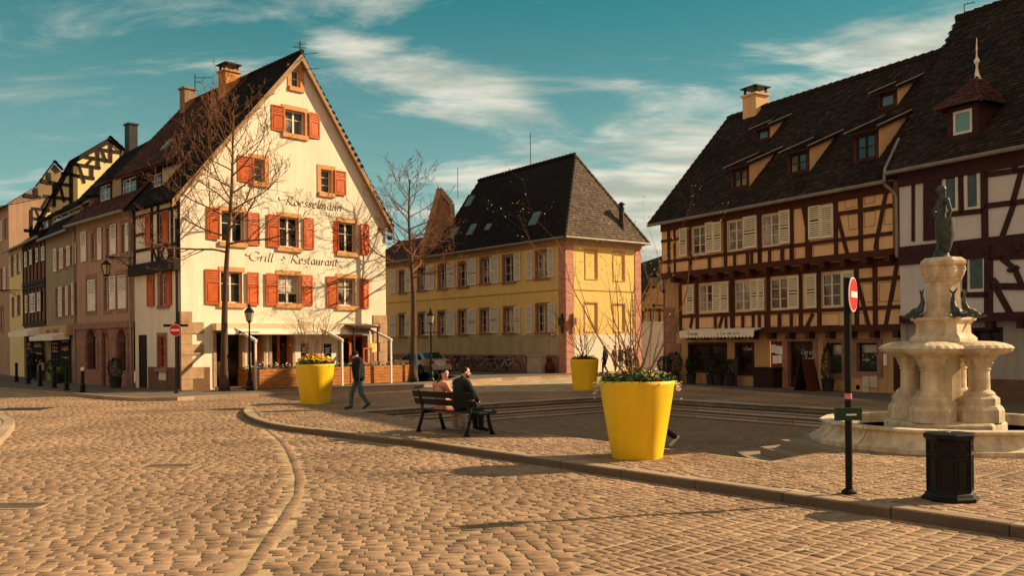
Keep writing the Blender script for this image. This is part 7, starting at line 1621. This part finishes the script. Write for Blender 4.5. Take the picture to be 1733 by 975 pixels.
# bronze dolphins with upright tails on the corners
for k in range(4):
    a=sq+k*math.pi/2; c_=V3(math.cos(a),math.sin(a),0); t_=V3(-c_.y,c_.x,0); b0=V3(px0,py0,2.39)
    pr=[('e',b0+c_*.52+V3(0,0,.07),(.09,.09,.07)),('c',b0+c_*.52+V3(0,0,.06),b0+c_*.67+V3(0,0,.035),.06,.022),('c',b0+c_*.52+V3(0,0,.08),b0+c_*.42+V3(0,0,.12),.075,.065),('c',b0+c_*.42+V3(0,0,.12),b0+c_*.37+V3(0,0,.26),.065,.042),('c',b0+c_*.37+V3(0,0,.26),b0+c_*.39+V3(0,0,.40),.042,.022),
        ('c',b0+c_*.39+V3(0,0,.40),b0+c_*.39+t_*.08+V3(0,0,.50),.026,.010),('c',b0+c_*.39+V3(0,0,.40),b0+c_*.39-t_*.08+V3(0,0,.50),.026,.010),('c',b0+c_*.55+V3(0,0,.10),b0+c_*.56+t_*.17+V3(0,0,.05),.03,.01),('c',b0+c_*.55+V3(0,0,.10),b0+c_*.56-t_*.17+V3(0,0,.05),.03,.01),
        ('c',b0+c_*.5+t_*.02,b0+c_*.66+t_*.20,.05,.02),('c',b0+c_*.5-t_*.02,b0+c_*.66-t_*.20,.05,.02)]
    d=blob('bronze_dolphin',pr,M_brz,None,.012,1); tag(d,('bronze dolphin with raised tail on the fountain pedestal, '+['its left front corner','its right front corner','its right rear corner','its left rear corner'][k]),'dolphin figure','bronze dolphins on the fountain pedestal')
# statue
b0=V3(px0-.03,py0,3.465); s=1.30/1.75
def sp(x,y,z): return b0+V3(x,y,z)*s     # x to the picture's right
pr=[('c',sp(0,0,.0),sp(0,0,.03),.20*s*1.2,.2*s),('c',sp(.04,0,.10),sp(.03,0,.50),.075*s,.09*s),('c',sp(-.10,0,.06),sp(-.02,0,.48),.055*s,.08*s),('c',sp(.03,0,.48),sp(0,0,.92),.10*s,.135*s),('c',sp(-.03,.03,.5),sp(-.02,0,.92),.09*s,.12*s),('c',sp(0,0,.92),sp(.03,0,1.15),.125*s,.10*s),('c',sp(.03,0,1.15),sp(.04,0,1.40),.115*s,.11*s),('c',sp(.05,-.16,1.42),sp(.05,.16,1.42),.06*s,.06*s),('e',sp(-.03,-.07,1.30),(.06*s,.06*s,.06*s)),
    ('c',sp(.03,0,1.45),sp(.0,0,1.58),.05*s,.045*s),('e',sp(-.02,0,1.66),(.095*s,.075*s,.115*s)),('c',sp(-.10,0,1.65),sp(-.12,0,1.63),.02*s,.015*s),('e',sp(.05,0,1.68),(.09*s,.085*s,.10*s)),('c',sp(.07,0,1.64),sp(.09,0,1.46),.06*s,.05*s),
    ('c',sp(.07,-.18,1.40),sp(.14,-.20,1.12),.06*s,.05*s),('c',sp(.14,-.20,1.12),sp(.06,-.24,.92),.048*s,.038*s),('c',sp(.04,.18,1.40),sp(-.08,.16,1.15),.055*s,.048*s),('c',sp(-.08,.16,1.15),sp(-.13,.0,1.02),.045*s,.04*s)]
st_=blob('bronze_statue',pr,M_brz,None,.011,2); tag(st_,'dark bronze statue of a standing woman holding a shield, on top of the fountain pedestal','statue')
mb=MB(); pts=[];
def shield(mb,c,w,h,d):
    n=16; rows=[]
    for k in range(n+1):
        t=k/n; z=h*(1-t); ww=w*(math.sin(math.pi*min(1,(t*.72+.28)))**.6); rows.append([c+V3(ww*math.cos(a),-.10-d*math.sin(a)*1.0,z) for a in [math.pi*j/10 for j in range(11)]])
    for a,b in zip(rows[:-1],rows[1:]):
        for j in range(10): mb.poly([a[j],a[j+1],b[j+1],b[j]])
shield(mb,sp(.06,0,.10),.20*s,.86*s,.16*s); shd_=mb.build('shield',M_brz,st_,True)
# ---- lettering drawn with a broad pen
GL_={'R':(1.15,[[(.55,1.62),(.42,1.0),(.22,.0)],[(-.25,.95),(-.45,.75),(-.62,.95),(-.55,1.35),(-.1,1.68),(.5,1.75),(.95,1.55),(.92,1.15),(.45,.85)],[(.45,.85),(.65,.45),(.9,.05),(1.2,.0),(1.3,.15)]]),
'G':(1.1,[[(.95,1.35),(.85,1.62),(.5,1.68),(.1,1.35),(-.1,.8),(.0,.25),(.35,.0),(.7,.15),(.85,.6)],[(.5,.65),(.85,.7),(1.05,.65)],[(-.1,.8),(-.45,.9),(-.55,1.2),(-.3,1.4)]]),
'o':(.62,[[(.3,1.0),(.08,.75),(.02,.35),(.2,.0),(.42,.2),(.5,.65),(.3,1.0)]]),
'e':(.56,[[(.04,.45),(.35,.58),(.46,.82),(.3,1.0),(.1,.75),(.04,.35),(.18,.0),(.45,.2)]]),
's':(.50,[[(.46,.88),(.3,1.0),(.15,.82),(.25,.55),(.34,.28),(.2,.0),(.0,.12)]]),
'l':(.34,[[(.34,1.75),(.2,1.0),(.08,.25),(.16,.0),(.3,.12)]]),
'm':(.95,[[(.12,.98),(.0,.0)],[(.04,.4),(.25,.92),(.38,.9),(.3,.0)],[(.34,.4),(.55,.92),(.7,.9),(.62,.15),(.74,.0),(.88,.12)]]),
'n':(.66,[[(.12,.98),(.0,.0)],[(.04,.4),(.28,.92),(.42,.88),(.34,.15),(.45,.0),(.58,.12)]]),
'a':(.62,[[(.44,.9),(.25,1.0),(.05,.65),(.05,.2),(.2,.0),(.4,.45),(.46,.98)],[(.46,.98),(.38,.2),(.48,.0),(.6,.12)]]),
'r':(.48,[[(.12,.98),(.0,.0)],[(.04,.4),(.22,.88),(.42,.95)]]),
'i':(.32,[[(.14,.98),(.04,.18),(.12,.0),(.26,.12)],[(.18,1.32),(.2,1.38)]]),
't':(.42,[[(.24,1.45),(.12,.9),(.05,.2),(.16,.0),(.32,.12)],[(-.02,.98),(.36,1.0)]]),
'u':(.64,[[(.12,.98),(.03,.3),(.14,.0),(.35,.35),(.46,.98)],[(.46,.98),(.38,.2),(.48,.0),(.6,.12)]]),
'-':(.9,[[(.15,.5),(.4,.62),(.6,.45)]]),' ':(.45,[]),
'L':(.9,[[(.6,1.6),(.35,.9),(.1,.1),(.4,.1),(.85,.05)]]),'B':(.95,[[(.35,1.6),(.1,0)],[(.1,1.5),(.6,1.65),(.75,1.3),(.3,.9),(.7,.7),(.7,.2),(.1,0)]]),
'C':(.9,[[(.85,1.35),(.6,1.65),(.15,1.2),(.0,.5),(.3,.0),(.75,.25)]]),'d':(.62,[[(.5,1.6),(.4,.2),(.5,0)],[(.42,.8),(.2,1),(.03,.5),(.2,0),(.4,.3)]]),'g':(.62,[[(.44,.9),(.25,1.0),(.05,.6),(.2,.15),(.42,.5),(.46,.95),(.36,-.3),(.1,-.5),(-.05,-.3)]])}
def lettering(F,text,u0,u1,z,m,parent,nib=.16,th=0.7,d0=.006,flip=1,name='lettering',xh=None,sk=0):
    tw=sum(GL_[c][0] for c in text); k=(u1-u0)/tw; xh=xh or abs(k); mb=MB(); x=0; nn=Vector((math.cos(th),math.sin(th)))*nib/2; c_=0
    for ch in text:
        w,st=GL_[ch]
        for s_ in st:
            P=catmull([Vector(p) for p in s_],5) if len(s_)>2 else [Vector(p) for p in s_]
            for a,b in zip(P[:-1],P[1:]):
                d=d0+.0004*(c_%12); c_+=1
                ext=(b-a).normalized()*.02
                mb.poly([F.P(u0+(x+p.x)*k,z+p.y*xh,d) for p in (a-ext-nn,b+ext-nn,b+ext+nn,a-ext+nn)])
        x+=w
    return mb.build(name,m,parent)
a=G.px(481,345); b=G.px(580,357); lettering(G,'Roesselmann',a[0],b[0],(G.px(530,352)[1]),M_letter,BW,xh=.24)
a=G.px(424,440); b=G.px(573,452); lettering(G,'Grill - Restaurant',a[0],b[0],(G.px(530,448)[1]),M_letter,BW,xh=.235)
u0,u1,zl,zt,o1=AWF; uw=u1-u0
lettering(RF,'Restaurant',u1-uw*.12,u1-uw*.27,zl+.06,M_letter,AWN,xh=.09,d0=o1+.012); lettering(RF,'a l ar ote a te',u1-uw*.53,u1-uw*.83,zl+.06,M_letter,AWN,xh=.08,d0=o1+.012)
r=gw[1]; lettering(RF,'La Romanti-',r[1]-.2,r[0]+.12,r[2]+(r[3]-r[2])*.80,M_signw,BR,xh=.09,d0=-.17,name='window_lettering')
r=gw[3]; w_=r[1]-r[0]; lettering(RF,'Cree ier',r[1]-w_*.42,r[0]+w_*.12,r[2]+(r[3]-r[2])*.72,M_signw,BR,xh=.12,d0=-.17,name='window_lettering'); lettering(RF,'Roesti',r[1]-w_*.55,r[0]+w_*.1,r[2]+(r[3]-r[2])*.58,M_signw,BR,xh=.12,d0=-.17,name='window_lettering')
lettering(FB,'Salon' if False else 'au rail',FB.rect(90,552,112,568)[1],FB.rect(90,552,112,568)[0],FB.px(100,563)[1],M_letter,BB,xh=.16,d0=.36)
# ================================================================== sun, sky, camera
SUNEL=math.radians(29.5); sx,sy=0.972,0.235
sdv=Vector((sx*math.cos(SUNEL),sy*math.cos(SUNEL),math.sin(SUNEL))).normalized()
sl_=bpy.data.lights.new('sun','SUN'); sl_.energy=8.3; sl_.angle=math.radians(0.5); sl_.color=(1.0,0.75,0.45)
so=bpy.data.objects.new('sun',sl_); COL.objects.link(so); so.rotation_euler=sdv.to_track_quat('Z','Y').to_euler(); so.location=(20,10,30)
wd=bpy.data.worlds.new('World'); SC.world=wd; wd.use_nodes=True; nt=wd.node_tree; nt.nodes.clear(); L=nt.links.new
out=N(nt,'ShaderNodeOutputWorld'); bg=N(nt,'ShaderNodeBackground'); bg.inputs[1].default_value=0.1; L(bg.outputs[0],out.inputs[0])
sky=N(nt,'ShaderNodeTexSky',sky_type='NISHITA'); sky.sun_disc=False; sky.sun_elevation=SUNEL; sky.sun_rotation=math.atan2(sx,sy); sky.air_density=1.0; sky.dust_density=1.2; sky.ozone_density=1.0
tc=N(nt,'ShaderNodeTexCoord'); sp_=N(nt,'ShaderNodeSeparateXYZ'); L(tc.outputs['Generated'],sp_.inputs[0])
def math_(op,a,b=None,c=None,clamp=False):
    n=N(nt,'ShaderNodeMath',operation=op); n.use_clamp=clamp
    for i,v in enumerate((a,b,c)):
        if v is None: continue
        if isinstance(v,(int,float)): n.inputs[i].default_value=v
        else: L(v,n.inputs[i])
    return n.outputs[0]
def mr(v,a,b,c,d,smooth=True):
    n=N(nt,'ShaderNodeMapRange'); n.interpolation_type='SMOOTHSTEP' if smooth else 'LINEAR'; n.clamp=True if hasattr(n,'clamp') else None
    L(v,n.inputs[0]); n.inputs[1].default_value=a;n.inputs[2].default_value=b;n.inputs[3].default_value=c;n.inputs[4].default_value=d; return n.outputs[0]
def mixc(f,a,b,mode='MIX'):
    n=N(nt,'ShaderNodeMix',data_type='RGBA'); n.blend_type=mode
    if isinstance(f,(int,float)): n.inputs[0].default_value=f
    else: L(f,n.inputs[0])
    for i,v in ((6,a),(7,b)):
        if isinstance(v,tuple): n.inputs[i].default_value=v
        else: L(v,n.inputs[i])
    return n.outputs[2]
X,Y,Z=sp_.outputs; 
hzn=mr(Z,0.0,.43,0,1)
teal=mixc(hzn,(4.1,5.6,5.0,1),(0.03,1.65,1.85,1))
skyt=mixc(1.0,sky.outputs[0],(.30,1.25,1.0,1),'MULTIPLY')
base=mixc(.72,skyt,teal)
cz=math_('ADD',Z,.16); px_=math_('DIVIDE',X,cz); py_=math_('DIVIDE',Y,cz)
cb=N(nt,'ShaderNodeCombineXYZ'); L(px_,cb.inputs[0]); L(py_,cb.inputs[1])
mp=N(nt,'ShaderNodeMapping'); mp.inputs['Rotation'].default_value=(0,0,-.55); mp.inputs['Scale'].default_value=(.8,1.5,1); mp.inputs['Location'].default_value=(3.3,1.2,0); L(cb.outputs[0],mp.inputs[0])
n1=N(nt,'ShaderNodeTexNoise'); n1.inputs['Scale'].default_value=2.1; n1.inputs['Detail'].default_value=10; n1.inputs['Roughness'].default_value=.62; n1.inputs['Distortion'].default_value=.5; L(mp.outputs[0],n1.inputs[0])
# more cloud to the right and low
ry=math_('MAXIMUM',Y,.05); qx=math_('DIVIDE',X,ry); qz=math_('DIVIDE',Z,ry)
edge=math_('MULTIPLY_ADD',qx,.38,.20); bank=math_('MULTIPLY',mr(math_('SUBTRACT',edge,qz),-.06,.10,0,.27),mr(qx,-.12,.10,.35,1))
a1=math_('MULTIPLY_ADD',qx,.30,qz); l1=math_('SUBTRACT',a1,.268); g1=math_('MULTIPLY',mr(math_('ABSOLUTE',l1),.0,.05,.20,0),mr(math_('ABSOLUTE',math_('ADD',qx,.085)),.08,.17,1,0))
bias=math_('ADD',math_('ADD',bank,g1),mr(qz,.02,.22,.06,-.03))
cv=math_('ADD',n1.outputs[0],bias)
den=mr(cv,.47,.76,0,.95)
n2=N(nt,'ShaderNodeTexNoise'); n2.inputs['Scale'].default_value=3.2; n2.inputs['Detail'].default_value=7; L(mp.outputs[0],n2.inputs[0])
ccol=mixc(mr(n2.outputs[0],.32,.65,0,1),(4.0,4.6,3.9,1),(9.3,8.7,7.2,1))
c1=mixc(den,base,ccol)
# haze glow low on the right (towards the sun)
warm=math_('MULTIPLY',mr(X,-.12,.45,0,.95),mr(Z,.0,.27,1,0)); c2=mixc(warm,c1,(7.0,6.3,4.6,1))
# unseen warm brightness added behind the viewer to lift the shaded fronts
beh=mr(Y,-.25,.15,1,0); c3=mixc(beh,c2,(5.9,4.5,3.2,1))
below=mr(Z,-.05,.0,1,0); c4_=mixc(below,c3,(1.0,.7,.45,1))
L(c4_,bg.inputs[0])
cam=bpy.data.cameras.new('camera'); co=bpy.data.objects.new('camera',cam); COL.objects.link(co)
c,s=math.cos(ROLL),math.sin(ROLL)
co.matrix_world=Matrix(((c,s,0,0),(0,0,-1,0),(-s,c,0,CH),(0,0,0,1)))
cam.sensor_width=36; cam.lens=36*FPX/1733; cam.shift_y=(HZ-487.5)/1733; cam.clip_end=2000; cam.clip_start=.1; SC.camera=co
SC.view_settings.view_transform='Standard'; SC.view_settings.look='None'; SC.view_settings.exposure=0; SC.view_settings.gamma=1
SC.render.engine='CYCLES'; SC.cycles.max_bounces=5
# keep the hierarchy at thing > part > sub-part
for o in list(SC.objects):
    ch=[]; p=o
    while p.parent: ch.append(p.parent); p=p.parent
    while len(ch)>2:
        o.parent=ch[1]; ch=[];p=o
        while p.parent: ch.append(p.parent); p=p.parent
for o in SC.objects:
    if o.type=='MESH' and 'kind' in o and o.parent: del o['kind']
